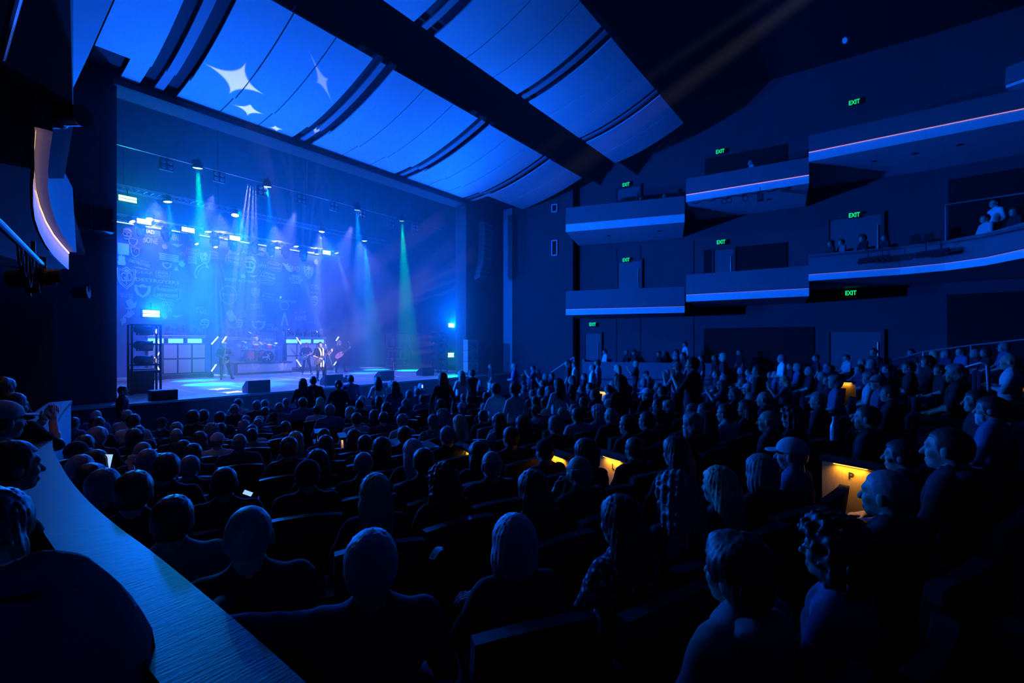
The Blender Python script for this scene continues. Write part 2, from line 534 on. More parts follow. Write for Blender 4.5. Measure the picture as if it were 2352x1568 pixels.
# ================================================================ SIDE-WALL DETAILS
# low wall of the orchestra side box, opposite
SB0, SB1 = camxy((1337-CX)/FPX*22.0, 22.0), camxy((1640-CX)/FPX*20.0, 20.0)
def wallbox(p0, p1, z0, z1, th, m, name, label, ext=0.0):
    d = Vector((p1[0]-p0[0], p1[1]-p0[1], 0)); n = Vector((-d.y, d.x, 0)).normalized()
    n = n if n.x > 0 else -n
    a, b = Vector((p0[0], p0[1], z0)), Vector((p1[0], p1[1], z0))
    mb = MB(); mb.prism([a, b, b + n*th, a + n*th], (0, 0, z1 - z0))
    return struct(name, mb, m, label)
wallbox(SB0, SB1, 0.3, CZ - 0.90, 0.15, M_PARAPET, 'wall_box_front', 'low grey front wall of the side seating box')
_b = camxy((1337-CX)/FPX*25.2, 25.2)
wallbox(SB0, _b, 0.3, CZ - 0.90, 0.12, M_BAND, 'wall_box_side', 'pale end of the low side box wall')
mb = MB(); mb.prism([Vector((SB0[0], SB0[1], 1.15)), Vector((SB1[0], SB1[1], 1.3)), Vector((SB1[0]+3.4, SB1[1]+1.2, 1.3)), Vector((SB0[0]+3.2, SB0[1]+1.0, 1.15))], (0, 0, 0.06))
struct('floor_box', mb, M_FLOOR, 'raised floor of the side seating box')

# black panels for shaded openings, and doors, along the side wall, set on planes behind the balcony fronts
def wall_pt(px, py, off):
    """point on the right-hand wall, off metres in front of it"""
    best = None
    for a, b in zip(WALL_R[:-1], WALL_R[1:]):
        p = on_line(px, py, (a[0]-off, a[1]), (b[0]-off, b[1]))
        if min(a[1], b[1]) - 1e-6 <= p.y <= max(a[1], b[1]) + 1e-6:
            return p
    return on_line(px, py, (WALL_R[-2][0]-off, WALL_R[-2][1]), (WALL_R[-1][0]-off, WALL_R[-1][1]))
def niche(x0, y0, x1, y1, name, label, m=None):
    a, b, c, d = wall_pt(x0, y0, 0.04), wall_pt(x1, y0, 0.04), wall_pt(x1, y1, 0.04), wall_pt(x0, y1, 0.04)
    zt, zb = max(a.z, b.z), min(c.z, d.z)
    return a, b, zt, zb
def flat_on_wall(x0, x1, zt, zb, ytop, off, th, m, name, label, parent=None):
    a, b = wall_pt(x0, ytop, off), wall_pt(x1, ytop, off)
    mb = MB()
    n = Vector((-1, 0.15, 0)).normalized() * th
    mb.prism([(a.x, a.y, zb), (b.x, b.y, zb), (b.x, b.y, zt), (a.x, a.y, zt)], n)
    if parent is not None:
        return mb.obj(name, m, parent)
    return struct(name, mb, m, label)
DOORS = [ # px left, right, y of top, height of opening
    (1420, 1472, 603, 2.15, 'door with a pale frame behind the lower balcony box by the stage'),
    (1345, 1380, 766, 2.2, 'dark framed door beside the pale-ended low box wall'),
    (1905, 2024, 762, 2.2, 'double door with tall steel handles behind the crowd'),
    (1904, 2024, 506, 2.2, 'double door behind the curved rear balcony'),
    (1640, 1685, 575, 2.1, 'dim framed door in the dark recess of the lower middle balcony'),
    (1418, 1470, 436, 2.1, 'dark doorway behind the upper balcony box by the stage'),
]
ndoor = 0
for (x0, x1, yt, hh, lab) in DOORS:
    ndoor += 1
    a, b = wall_pt(x0, yt, 0.05), wall_pt(x1, yt, 0.05)
    zt = max(a.z, b.z); zb = zt - hh
    e = (Vector((b.x, b.y, 0)) - Vector((a.x, a.y, 0))); L = e.length; e.normalize()
    n = Vector((-e.y, e.x, 0)); n = n if n.x < 0 else -n
    o = Vector((a.x, a.y, zb))
    up = Vector((0, 0, 1))
    mb = MB()
    for (u0, u1, v0, v1) in ((-0.09, 0, 0, hh + 0.09), (L, L + 0.09, 0, hh + 0.09), (0, L, hh, hh + 0.09)):
        mb.prism([o + e*u0 + up*v0, o + e*u1 + up*v0, o + e*u1 + up*v1, o + e*u0 + up*v1], n * 0.1)
    dr = struct('door_%d' % ndoor, mb, M_WALL if ndoor not in (5, 6) else M_WALLDK, lab)
    halves = 2 if L > 1.9 else 1
    for h in range(halves):
        u0, u1 = L * h / halves + 0.01, L * (h + 1) / halves - 0.01
        mb = MB(); mb.prism([o + e*u0, o + e*u1, o + e*u1 + up*(hh-0.01), o + e*u0 + up*(hh-0.01)], n * 0.045)
        leaf = mb.obj('door_leaf', M_DOOR, dr)
        uh = (L/2 - 0.12 if h == 0 else L/2 + 0.12) if halves == 2 else L - 0.12
        mb = MB(); q = o + e*uh + n*0.1
        mb.tube(q + up*0.75, q + up*1.75, 0.02); mb.tube(q + up*0.8, q + up*0.8 - n*0.06, 0.012); mb.tube(q + up*1.7, q + up*1.7 - n*0.06, 0.012)
        mb.obj('handle', M_STEEL, leaf)
# flat black panels on the wall, shade of the recesses put into colour
RECESS_SHADE = [(1617, 1870, 750, 3.2, 'wide black panel painted as recess shade under the lower middle balcony'),
          (1617, 1808, 556, 2.3, 'black panel painted as recess shade behind the lower middle balcony box'),
          (1619, 1808, 330, 2.2, 'black panel painted as recess shade behind the upper middle balcony box'),
          (2175, 2352, 668, 5.0, 'black panel painted as recess shade under the curved rear balcony'),
          (2178, 2352, 385, 3.2, 'black panel painted as recess shade behind the curved rear balcony')]
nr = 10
for (x0, x1, yt, hh, lab) in RECESS_SHADE:
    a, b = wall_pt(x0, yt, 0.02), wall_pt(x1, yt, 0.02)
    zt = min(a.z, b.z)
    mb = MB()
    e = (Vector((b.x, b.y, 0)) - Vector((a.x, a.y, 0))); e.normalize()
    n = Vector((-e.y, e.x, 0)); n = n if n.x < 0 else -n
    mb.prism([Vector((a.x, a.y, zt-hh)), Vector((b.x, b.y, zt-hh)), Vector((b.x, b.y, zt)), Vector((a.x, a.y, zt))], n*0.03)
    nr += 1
    struct('wall_recess_shade_%d' % nr, mb, M_BLACK, lab)

# panel joints of the plastered wall behind the lowest box
JT = mat('joint_dark', (0.03, 0.03, 0.04), 0.9)
jt = thing('trim_3', 'thin dark joints between the plaster wall panels', 'wall joint', kind='structure')
for px in (1416, 1471, 1593):
    p = wall_pt(px, 780, 0.012)
    mb = MB(); mb.box((p.x-0.012, p.y-0.02, 0.8), (p.x, p.y+0.02, CZ+5.2)); mb.obj('joint', JT, jt)

# ---------------------------------------------------------------- EXIT signs
M_EXITGREEN = mat('exit_green_glow', (0.0, 0.3, 0.1), 0.4, emit=(0.0, 0.9, 0.22), estr=1.0)
def text_geo(txt, size=1.0, shear=0.0, bold=0.0, align='CENTER', sx=1.0, extrude=0.0):
    cu = bpy.data.curves.new('t', 'FONT')
    cu.body = txt; cu.size = size; cu.shear = shear; cu.offset = bold
    cu.align_x = align; cu.align_y = 'CENTER'; cu.extrude = extrude; cu.resolution_u = 2
    ob = bpy.data.objects.new('t', cu)
    me = bpy.data.meshes.new_from_object(ob)
    vs_ = [(v.co.x * sx, v.co.y, v.co.z) for v in me.vertices]
    fs = [tuple(p.vertices) for p in me.polygons]
    bpy.data.objects.remove(ob); bpy.data.curves.remove(cu); bpy.data.meshes.remove(me)
    return vs_, fs
EXITS = [(1962, 235, 'above the highest rear balcony'), (1654, 348, 'in the dark recess of the upper middle balcony'),
         (1438, 424, 'over the doorway of the upper box by the stage'), (1962, 494, 'over the double door of the curved rear balcony'),
         (1656, 556, 'in the dark recess of the lower middle balcony'), (1438, 597, 'over the door of the lower box by the stage'),
         (1954, 673, 'hanging under the curved rear balcony'), (1361, 745, 'over the dark door beside the low box wall')]
for px, py, lab in EXITS:
    off = 0.24
    p = wall_pt(px, py, off)
    q = wall_pt(px + 20, py, off)
    e = Vector((q.x - p.x, q.y - p.y, 0)).normalized()
    n = Vector((-e.y, e.x, 0)); n = n if n.x < 0 else -n
    M = Matrix((( e.x, 0, n.x, p.x), (e.y, 0, n.y, p.y), (0, 1, 0, p.z), (0, 0, 0, 1)))
    root = thing('exit_sign', 'green lit EXIT sign ' + lab, 'exit sign')
    root.matrix_world = M
    mb = MB(); mb.box((-0.19, -0.12, -0.06), (0.19, 0.12, 0.0)); mb.obj('housing', M_BLACK, root)
    vs_, fs = text_geo('EXIT', 0.26, bold=0.008, sx=0.72)
    mb = MB(); mb.add([(v[0], v[1], 0.006) for v in vs_], fs); mb.obj('lettering', M_EXITGREEN, root)

# ================================================================ STAGE SET
M_CLOTH = mat('backdrop_cloth', (0.06, 0.11, 0.30), 0.9, var=0.08, vscale=2)
M_PRINT = mat('backdrop_print', (0.5, 0.48, 0.62), 0.9)
M_CAB = mat('cabinet_grille', (0.42, 0.42, 0.46), 0.85, var=0.1, vscale=40)
M_DKCAB = mat('cabinet_black', (0.05, 0.05, 0.06), 0.6, var=0.15)
M_CHROME = mat('chrome', (0.8, 0.8, 0.82), 0.18, metal=1.0)
M_LAMPCY = mat('cyan_light_panel', (0.3, 0.8, 0.9), 0.4, emit=(0.22, 0.78, 1.0), estr=1.1)
M_TUBE = mat('led_tube_white', (0.7, 0.9, 1), 0.4, emit=(0.55, 0.95, 1.0), estr=3.0)
M_DOT = mat('led_dot_white', (0.8, 0.9, 1), 0.4, emit=(0.75, 0.92, 1.0), estr=3.0)

BDY = 29.0
bd = thing('backdrop', 'tall printed stage backdrop covered in pale lettering, skulls and shields', 'backdrop')
mb = MB()
nx = 60
P0 = [[(4.7 + 10.86 * i / nx, BDY + 0.03 * math.sin(i * 1.9) * (1 - j / 6), STAGE_Z + (CZ + 5.88 - STAGE_Z) * j / 6) for i in range(nx + 1)] for j in range(7)]
mb.grid(P0)
mb.obj('cloth', M_CLOTH, bd, smooth=True)
mb = MB(); mb.tube((4.6, BDY, CZ + 5.9), (15.65, BDY, CZ + 5.9), 0.04); mb.obj('top_batten', M_METAL, bd)

PR = MB()
def put(geo, px, py, rot=0.0, plane=BDY, mbuf=None, off=0.05):
    """geo: (verts2d, faces), in metres about its centre, laid on the cloth around the point seen at px,py"""
    c = at_Y(px, py, plane)
    ca, sa = math.cos(math.radians(rot)), math.sin(math.radians(rot))
    (mbuf or PR).add([(c.x + v[0]*ca - v[1]*sa, plane - off, c.z + v[0]*sa + v[1]*ca) for v in geo[0]], geo[1])
def mpp(px, plane=BDY):
    """metres per pixel (height) at the plane"""
    r = ray(px, 700)
    return (plane / r.y) / FPX
def hpx(px, plane=BDY):
    """metres per pixel of width along the cloth"""
    return (at_Y(px + 1, 700, plane) - at_Y(px - 1, 700, plane)).length / 2
def word(txt, px, py, hp, wp=None, rot=0, shear=0, bold=0.0, **kw):
    s = hp * mpp(px) / 0.72
    v, f = text_geo(txt, s, shear=shear, bold=bold * s)
    if wp:
        xs = [q[0] for q in v]
        k = wp * hpx(px) / max(1e-6, max(xs) - min(xs))
        v = [(q[0] * k, q[1], q[2]) for q in v]
    put((v, f), px, py, rot, **kw)
def poly(pts):
    return [tuple(p) for p in pts], [tuple(range(len(pts)))]
def ringpoly(pts, t):
    n = len(pts)
    cx = sum(p[0] for p in pts) / n; cy_ = sum(p[1] for p in pts) / n
    inn = []
    for p in pts:
        d = math.hypot(p[0]-cx, p[1]-cy_); k = max(0, (d - t) / d)
        inn.append((cx + (p[0]-cx)*k, cy_ + (p[1]-cy_)*k))
    return list(pts) + inn, [(i, (i+1) % n, n + (i+1) % n, n + i) for i in range(n)]
def scale_to(pts, px, wp, hp):
    kx, ky = wp * hpx(px), hp * mpp(px)
    return [(p[0]*kx, p[1]*ky) for p in pts]
SHIELD = [(-.5,.42),(-.25,.36),(0,.5),(.25,.36),(.5,.42),(.48,.0),(.36,-.26),(0,-.5),(-.36,-.26),(-.48,.0)]
OCT = [(-.5,.28),(-.32,.5),(.1,.46),(.5,.28),(.5,-.28),(.32,-.5),(-.1,-.46),(-.5,-.28)]
RECT = [(-.5,-.5),(.5,-.5),(.5,.5),(-.5,.5)]
SKEW = [(-.5,-.42),(.46,-.5),(.5,.5),(-.48,.44)]
FLAME = [(-.2,-.5),(.22,-.5),(.45,-.2),(.4,.15),(.25,0),(.2,.5),(-.02,.15),(-.1,.42),(-.3,.05),(-.42,.25),(-.45,-.2)]
WING = [(-.5,.1),(-.1,.18),(.0,.3),(.1,.18),(.5,.35),(.3,0),(.1,-.3),(-.1,-.4),(-.3,-.2)]
BOLT = [(-.5,.2),(-.1,.1),(-.12,.3),(.2,.05),(.22,.25),(.5,-.3),(.1,-.12),(.1,-.3),(-.2,-.05),(-.2,-.2)]
GUIT = [(-.35,-.5),(.35,-.5),(.5,-.3),(.38,-.02),(.4,.2),(.3,.5),(.15,.3),(.05,.5),(-.12,.5),(-.15,.3),(-.3,.48),(-.42,.2),(-.36,-.02),(-.5,-.3)]
HAND = [(-.5,-.5),(-.2,-.3),(.1,-.35),(.35,-.1),(.5,.3),(.4,.35),(.25,.1),(.3,.45),(.18,.48),(.08,.12),(.05,.5),(-.07,.48),(-.08,.1),(-.2,.4),(-.3,.35),(-.25,0),(-.4,-.15)]
def shape(pts, px, py, wp, hp, rot=0, ring=0):
    q = scale_to(pts, px, wp, hp)
    put(ringpoly(q, ring * mpp(px)) if ring else poly(q), px, py, rot)
def skull(px, py, w, h):
    s = lambda pts: scale_to(pts, px, w, h)
    # cranium with bandana band, eye holes left out by building pieces around them
    for p in ([(-.45,.2),(-.4,.42),(-.1,.52),(.25,.5),(.46,.3),(.5,.12),(.1,.3),(-.3,.24)],
              [(-.5,.14),(-.3,.18),(.1,.22),(.44,.06),(.46,-.02),(.05,.1),(-.4,.06)],
              [(-.5,.02),(-.42,.0),(-.36,-.12),(-.5,-.1)], [(-.1,.05),(.04,.07),(.0,-.1),(-.08,-.12)],
              [(.34,.0),(.48,-.05),(.4,-.24),(.26,-.14)], [(-.42,-.14),(.3,-.16),(.28,-.26),(-.36,-.24)],
              [(-.36,-.3),(-.2,-.42),(.1,-.4),(.34,-.2),(.4,-.24),(.24,-.5),(-.25,-.52)]):
        put(poly(s(p)), px, py)
def gtd(px, py, w, h):
    shape(SHIELD, px, py, w, h, ring=max(1.2, h*.045))
    shape(SHIELD, px, py, w*.80, h*.80, ring=max(.7, h*.03))
    word('G', px - w*.17, py - h*.02, h*.42, w*.26, bold=.01); word('T', px, py, h*.66, w*.22, bold=.02); word('D', px + w*.17, py - h*.02, h*.42, w*.24, bold=.01)
def badge(px, py, w, h, a, b):
    shape(OCT, px, py, w, h, ring=1.1)
    word(a, px, py - h*.2, h*.2, w*.8, bold=.02); word(b, px, py + h*.17, h*.2, w*.8, bold=.02)
def panelbox(px, py, w, h, a, b, rot=0):
    shape(SKEW, px, py, w, h, rot, ring=1.2)
    word(a, px, py - h*.2, h*.27, w*.72, rot, bold=.02); word(b, px, py + h*.2, h*.27, w*.72, rot, bold=.02)

skull(292, 537, 22, 26)
word('BAD', 343, 533, 9, 22, bold=.03); word('TO THE', 347, 542, 3, 16); word('BONE', 345, 553, 13, 34, bold=.03)
word('REAL', 402, 547, 12, 18, bold=.02)
shape(FLAME, 378, 565, 15, 14); shape(WING, 408, 563, 26, 12); shape(SHIELD, 305, 556, 22, 20, ring=2)
shape(RECT, 283, 572, 26, 26); shape(SHIELD, 310, 578, 22, 26, ring=2); word('GT', 314, 577, 12, 14, bold=.02)
shape(GUIT, 279, 597, 20, 24)
word('George Thorogood and the', 322, 597, 3.5, 40, rot=-14, shear=.3); word('DESTROYERS', 320, 605, 7, 48, rot=-14, bold=.02)
shape(BOLT, 323, 616, 42, 7, rot=-6)
panelbox(442, 578, 29, 17, 'BOOGIE', 'PEOPLE', -4)
word('EST', 417, 579, 2.2, 6); word('1973', 417, 584, 6, 16, bold=.02)
for k in range(4): shape(RECT, 388, 585 + 4.2*k, 46 - 2*(k % 2), 3.0, rot=-2)
shape(SHIELD, 383, 610, 22, 16, ring=3); shape(FLAME, 417, 604, 16, 17); shape([(-.5,-.5),(.5,-.5),(.1,.5)], 404, 616, 11, 11)
for k, t in enumerate(('WHO', 'DO YOU', 'LOVE')): word(t, 441, 591 + 6*k, 5, 20, bold=.03)
gtd(471, 593, 24, 28)
for k in range(3): word('THE DESTROYERS', 490, 579 + 7*k, 4, 22, bold=.01)
gtd(290, 638, 44, 52)
word('GEAR', 331, 626, 7, 40, bold=-.005); panelbox(374, 631, 34, 18, 'BOOGIE', 'PEOPLE')
word('DESTROYERS', 362, 646, 8, 100, bold=.02)
shape([(-.5,-.2),(-.3,.2),(0,.4),(.3,.5),(.5,.2),(.3,.3),(0,.2),(-.2,0),(-.35,-.5)], 462, 622, 34, 40, ring=2)
shape(SHIELD, 327, 668, 38, 32, ring=6)
badge(384, 673, 60, 34, 'THOROGOOD', 'DESTROYERS')
word('MIDNIGHT', 291, 676, 4, 32); word('TIME', 291, 682, 4, 30)
shape([(-.5,-.2),(-.2,-.3),(-.25,.35),(.2,.5),(.22,-.05),(.5,.1),(.2,-.4),(-.2,-.5)], 299, 698, 36, 24, rot=20)
shape(HAND, 296, 722, 22, 24, rot=-20); shape(HAND, 283, 737, 18, 16, rot=30)
word('GOOD', 384, 698, 11, 26, bold=.01); word('R', 390, 712, 11, 9)
word('GOOD', 459, 708, 7, 18); word('TO BE', 453, 717, 3, 9); word('BAD', 466, 717, 9, 15)
word('1973', 416, 744, 5, 16); skull(470, 742, 22, 20); shape(WING, 407, 726, 24, 10); shape(FLAME, 378, 724, 13, 16)
word('I DRINK', 580, 570, 8, 56, bold=.02); word('ALONE', 580, 582, 8, 52, bold=.02); word('Bone', 535, 581, 9, 26, shear=.3, bold=.02)
panelbox(536, 598, 37, 21, 'BOOGIE', 'PEOPLE', -6)
skull(574, 607, 27, 38)
word('EST', 601, 605, 2.6, 7); word('1973', 601, 611, 7, 18, bold=.02)
badge(630, 612, 33, 23, 'THOROGOOD', 'DESTROYERS')
shape(HAND, 660, 614, 28, 16, rot=-60); word('BAD', 678, 618, 12, 18, bold=.02)
gtd(708, 625, 21, 31)
for k, t in enumerate(('WHO', 'DO YOU', 'LOVE')): word(t, 679, 635 + 7*k, 6, (18, 30, 20)[k], bold=.03)
shape(FLAME, 558, 633, 13, 12); shape(WING, 581, 634, 19, 8)
word('I DRINK', 614, 628, 6, 36, rot=-8, bold=.01); word('ALONE', 614, 636, 6, 36, rot=-8, bold=.01)
word('DESTROYERS', 553, 645, 6, 72, bold=.01)
badge(611, 647, 32, 14, 'THOROGOOD', 'DESTROYERS')
CIRC = [(.5*math.cos(a*math.pi/14), .5*math.sin(a*math.pi/14)) for a in range(28)]
shape(CIRC, 524, 677, 40, 42, ring=1.3); word('DESTROYERS', 524, 677, 5, 34)
gtd(586, 672, 20, 24)
word('Thorogood', 615, 674, 5, 26, rot=-6); word('Destroyers', 615, 681, 5, 26, rot=-6); word('BADDEST SHOW', 615, 689, 3, 26, rot=-6)
word('DESTROYERS', 657, 692, 5.5, 45, bold=.01)
panelbox(588, 703, 26, 14, 'BORN', 'TO BE BAD', 8)
word('1973', 553, 721, 5, 20, rot=90, bold=.02); word('EST', 562, 721, 5, 16, rot=90, bold=.02)
word('GOOD', 593, 717, 6, 15); word('TO BE BAD', 596, 725, 6, 22)
shape(GUIT, 530, 724, 20, 26, rot=25); shape(SHIELD, 593, 747, 32, 24, ring=5); skull(549, 742, 18, 18)
word('GOOD', 621, 747, 7, 16, bold=.01); word('TO BE', 616, 755, 3, 9); word('BAD', 630, 755, 8, 14, bold=.01)
shape([(-.1,.5),(.1,.5),(.5,-.5),(.3,-.5),(0,.2),(-.3,-.5),(-.5,-.5)], 653, 733, 18, 30); shape(CIRC, 652, 702, 22, 20, ring=1.5)
word('BAD TO THE', 688, 717, 4, 26, rot=6); word('BONE', 690, 731, 10, 26, rot=6); word('1973', 716, 740, 5, 14); skull(722, 690, 16, 22)
word('I DRINK', 720, 655, 5, 18); word('ALONE', 722, 662, 5, 18); shape(FLAME, 725, 600, 10, 14); word('REAL', 720, 672, 5, 14)
me = PR.obj('print', M_PRINT, bd)

# ---------------------------------------------------------------- speaker cabinet walls with light bars
def cabinet_wall(x0, x1, y, z0, label, cols, hbar=True, hgt=1.66):
    root = thing('cabinet_wall', label, 'amplifier wall', loc=(x0, y, z0))
    W = x1 - x0
    mb = MB(); mb.box((0, -0.35, 0), (W + 0.25, 1.0, 0.2)); mb.obj('plinth', M_DKCAB, root)
    mb = MB(); mb.box((0, -0.37, 0.195), (W + 0.25, -0.345, 0.215)); mb.obj('plinth_edge', M_STEEL, root)
    ch = (hgt - 0.24) / 2
    for r in range(2):
        for c in range(cols):
            w_ = W / cols
            q = MB(); q.box((c*w_ + .012, 0, .22 + r*(ch+.02)), ((c+1)*w_ - .012, .5, .22 + r*(ch+.02) + ch))
            cb = q.obj('cabinet', M_DKCAB, root)
            q = MB(); q.box((c*w_ + .035, -.012, .25 + r*(ch+.02)), ((c+1)*w_ - .035, .005, .19 + r*(ch+.02) + ch)); q.obj('grille', M_CAB, cb)
    q = MB(); q.box((0, -0.03, hgt), (W, 0.5, hgt + 0.03)); q.obj('shelf', M_STEEL, root)
    n = 3
    for k in range(n):
        a = W * k / n + 0.04; b = W * (k + 1) / n - 0.16
        q = MB(); q.box((a, 0.02, hgt + .05), (b, .12, hgt + .27)); q.obj('light_panel', M_LAMPCY, root)
        if k < n - 1:
            q = MB(); q.box((b + .03, 0.0, hgt + .04), (b + .15, .14, hgt + .28)); q.obj('bracket', M_DKCAB, root)
    q = MB(); q.box((0, -0.03, hgt + .30), (W, .5, hgt + .36)); q.tube((0, 0, hgt + .4), (W, 0, hgt + .4), .025); q.obj('top_rail', M_STEEL, root)
    return root
cabinet_wall(5.7, 8.05, 26.4, STAGE_Z, 'wall of eight grey speaker cabinets behind the saxophonist', 4)
cabinet_wall(12.35, 14.85, 27.0, STAGE_Z, 'wall of grey speaker cabinets behind the guitarists', 4)

# drum riser
RZ = STAGE_Z + 0.66
riser = thing('drum_riser', 'drum riser with a pale printed front of emblems', 'stage riser', loc=(9.35, 26.2, STAGE_Z))
mb = MB(); mb.box((0, 0, 0), (2.95, 2.4, .6)); mb.obj('deck', M_DKCAB, riser)
mb = MB(); mb.box((-.03, -.06, .6), (2.98, 2.4, .66)); mb.obj('platform', M_DKCAB, riser)
mb = MB(); mb.box((.1, -.03, .12), (2.93, -.005, .58)); mb.obj('front_panel', M_CAB, riser)
mb = MB(); mb.box((-.025, .1, .02), (-.005, 2.3, .58)); mb.obj('side_panel', M_CLOTH, riser)
pr = MB()
PRS, PR = PR, pr
def rp(fn, px, py, *a, **k):
    fn(px, py, *a, **k)
_put = put
def put(geo, px, py, rot=0.0, plane=26.2, mbuf=None, off=0.035):
    _put(geo, px, py, rot, 26.16, pr, 0.0)
gtd(562, 844, 22, 22); shape(SHIELD, 587, 841, 17, 16, ring=4); badge(611, 843, 24, 16, 'THOROGOOD', 'DESTROYERS'); skull(636, 838, 12, 15); shape(CIRC, 655, 838, 14, 16, ring=1.2)
put = _put
o = pr.obj('emblem_print', M_PRINT, None)
o.parent = riser; o.matrix_parent_inverse = Matrix.Translation(-Vector((9.35, 26.2, STAGE_Z)))
PR = PRS
# printed scrim panel right of the drums
scr = thing('scrim_panel', 'printed fabric panel standing behind the riser by the cabinets', 'stage panel', loc=(11.35, 28.3, STAGE_Z))
mb = MB(); mb.box((0, 0, .0), (1.0, .04, 2.4)); mb.obj('fabric', M_CLOTH, scr)
mb = MB(); mb.box((-.04, -.01, 0), (0, .05, 2.44)); mb.box((1.0, -.01, 0), (1.04, .05, 2.44)); mb.box((-.04, -.01, 2.4), (1.04, .05, 2.44)); mb.obj('frame', M_METAL, scr)
mb = MB()
for t, zz, s in (('I DRINK', 1.9, .22), ('ALONE', 1.72, .22), ('BOOGIE', 1.25, .22), ('PEOPLE', 1.05, .22)):
    v, f = text_geo(t, s, bold=.004); mb.add([(q[0] + .5, -.004, q[1] + zz) for q in v], f)
mb.obj('print', M_PRINT, scr)
# truss rail over the drums
rail = thing('light_rail', 'horizontal pipe rail on posts behind the drummer carrying moving heads', 'pipe rail')
mb = MB(); mb.tube((9.2, 28.0, 3.28), (11.3, 28.0, 3.28), .03); mb.tube((9.2, 28.0, 3.18), (11.3, 28.0, 3.18), .02); mb.obj('pipe', M_STEEL, rail)
for x_ in (9.25, 11.25):
    mb = MB(); mb.tube((x_, 28.0, STAGE_Z), (x_, 28.0, 3.3), .03); mb.box((x_-.2, 27.8, STAGE_Z), (x_+.2, 28.2, STAGE_Z+.02)); mb.obj('post', M_METAL, rail)

# ---------------------------------------------------------------- drum kit
kit = thing('drum_kit', 'red drum kit with chrome hardware and brass cymbals on the riser', 'drum kit', loc=(10.7, 27.1, RZ))
M_RED = mat('drum_red', (0.75, 0.02, 0.12), 0.25, spec=0.6)
M_HEAD = mat('drum_head', (0.85, 0.85, 0.85), 0.5)
M_CYM = mat('cymbal_brass', (0.85, 0.7, 0.35), 0.25, metal=1.0)
def drum(name, loc, r, h, axis, m=None, head=None):
    M = Matrix.Translation(loc) @ Vector(axis).to_track_quat('Z', 'Y').to_matrix().to_4x4()
    mb = MB(); mb.lathe([(r, 0), (r, h)], M, 24); d = mb.obj(name, m or M_RED, kit, smooth=False)
    mb = MB(); mb.lathe([(r*.97, h+.004), (0.001, h+.006)], M, 24); mb.obj('drum_head', head or M_HEAD, d)
    for zz in (0, h):
        mb = MB(); mb.lathe([(r+.012, zz-.018), (r+.018, zz), (r+.012, zz+.018), (r, zz)], M, 24); mb.obj('hoop', M_CHROME, d)
    return d
bdm = drum('bass_drum', (0.28, -.55, .31), .30, .45, (-.08, -1, 0), head=mat('bass_head_black', (.02, .02, .025), .4))
bdm.name = 'bass_drum'
# lettering on the bass drum head
v, f = text_geo('Destroyers', .14, bold=.003)
mb = MB(); mb.add([(q[0] * .92 + .24, -1.018 + .08*(q[0]), q[1] + .32 + q[0]*.22) for q in v], f); mb.obj('lettering', M_HEAD, bdm)
mb = MB()
for (a, b, r_) in (((.22, .42), (.26, .30), .03), ((.24, .28), (.16, .1), .022), ((.26, .28), (.34, .1), .022), ((.2, .42), (.12, .5), .018), ((.26, .42), (.38, .5), .018)):
    mb.tube((a[0], -1.02, a[1]), (b[0], -1.02, b[1]), r_, r_*.8, 6)
mb.obj('figure_print', mat('pink_print', (.9, .45, .5), .6), bdm)
drum('floor_tom', (-.42, -.35, .22), .2, .4, (0, 0, 1)); drum('rack_tom', (-.12, -.3, .74), .15, .22, (0, -.25, 1)); drum('rack_tom', (.62, -.25, .76), .14, .2, (0, -.25, 1))
drum('snare_drum', (.05, .05, .62), .18, .14, (0, 0, 1), m=M_CHROME)
def cymbal(loc, r, axis, name='cymbal'):
    M = Matrix.Translation(loc) @ Vector(axis).to_track_quat('Z', 'Y').to_matrix().to_4x4()
    mb = MB(); mb.lathe([(.001, .02), (.03, .018), (.05, .008), (r, -.012), (r, -.014), (.04, .004), (.001, .01)], M, 24); c = mb.obj(name, M_CYM, kit, smooth=True)
    mb = MB(); mb.tube(loc, (loc[0], loc[1], .05), .012); 
    for k in range(3):
        a = k*2.1; mb.tube((loc[0], loc[1], .3), (loc[0]+.22*math.cos(a), loc[1]+.22*math.sin(a), .01), .01)
    mb.obj('stand', M_CHROME, c)
cymbal((-.85, -.2, .95), .22, (.15, -.3, 1)); cymbal((-.55, -.1, 1.15), .25, (.2, -.35, 1)); cymbal((1.0, -.1, 1.1), .24, (-.3, -.35, 1)); cymbal((.9, -.3, .92), .2, (0, -.2, 1), 'hi_hat'); cymbal((-.1, .35, 1.65), .2, (.4, -.5, 1))
mb = MB()
for (a, b) in (((-1.0, -.6, 0), (-1.0, -.6, .95)), ((1.15, -.6, 0), (1.15, -.6, .95)), ((-1.0, -.6, .7), (1.15, -.6, .7)), ((-1.0, -.6, .7), (-1.0, .2, .7)), ((1.15, -.6, .7), (1.15, .2, .7)), ((.1, -.6, 0), (.1, -.6, .7))):
    mb.tube(a, b, .02)
mb.obj('rack_frame', M_CHROME, kit)
# chrome clutter: boom arms
mb = MB()
for k in range(10):
    a = Vector((random.uniform(.75, 1.15), -.6, .72)); mb.tube(a, a + Vector((random.uniform(-.2, .2), random.uniform(-.15, .2), random.uniform(.15, .42))), .011)
for k in range(6):
    a = Vector((random.uniform(-1, -.4), -.6, .72)); mb.tube(a, a + Vector((random.uniform(-.2, .2), random.uniform(-.15, .2), random.uniform(.1, .35))), .011)
mb.obj('boom_arms', M_CHROME, kit)
mb = MB(); mb.lathe([(.17, 0), (.17, .07), (.05, .1), (.03, -.4)][::-1], Matrix.Translation((.3, .62, .5)), 16); mb.obj('stool', M_DKCAB, kit)

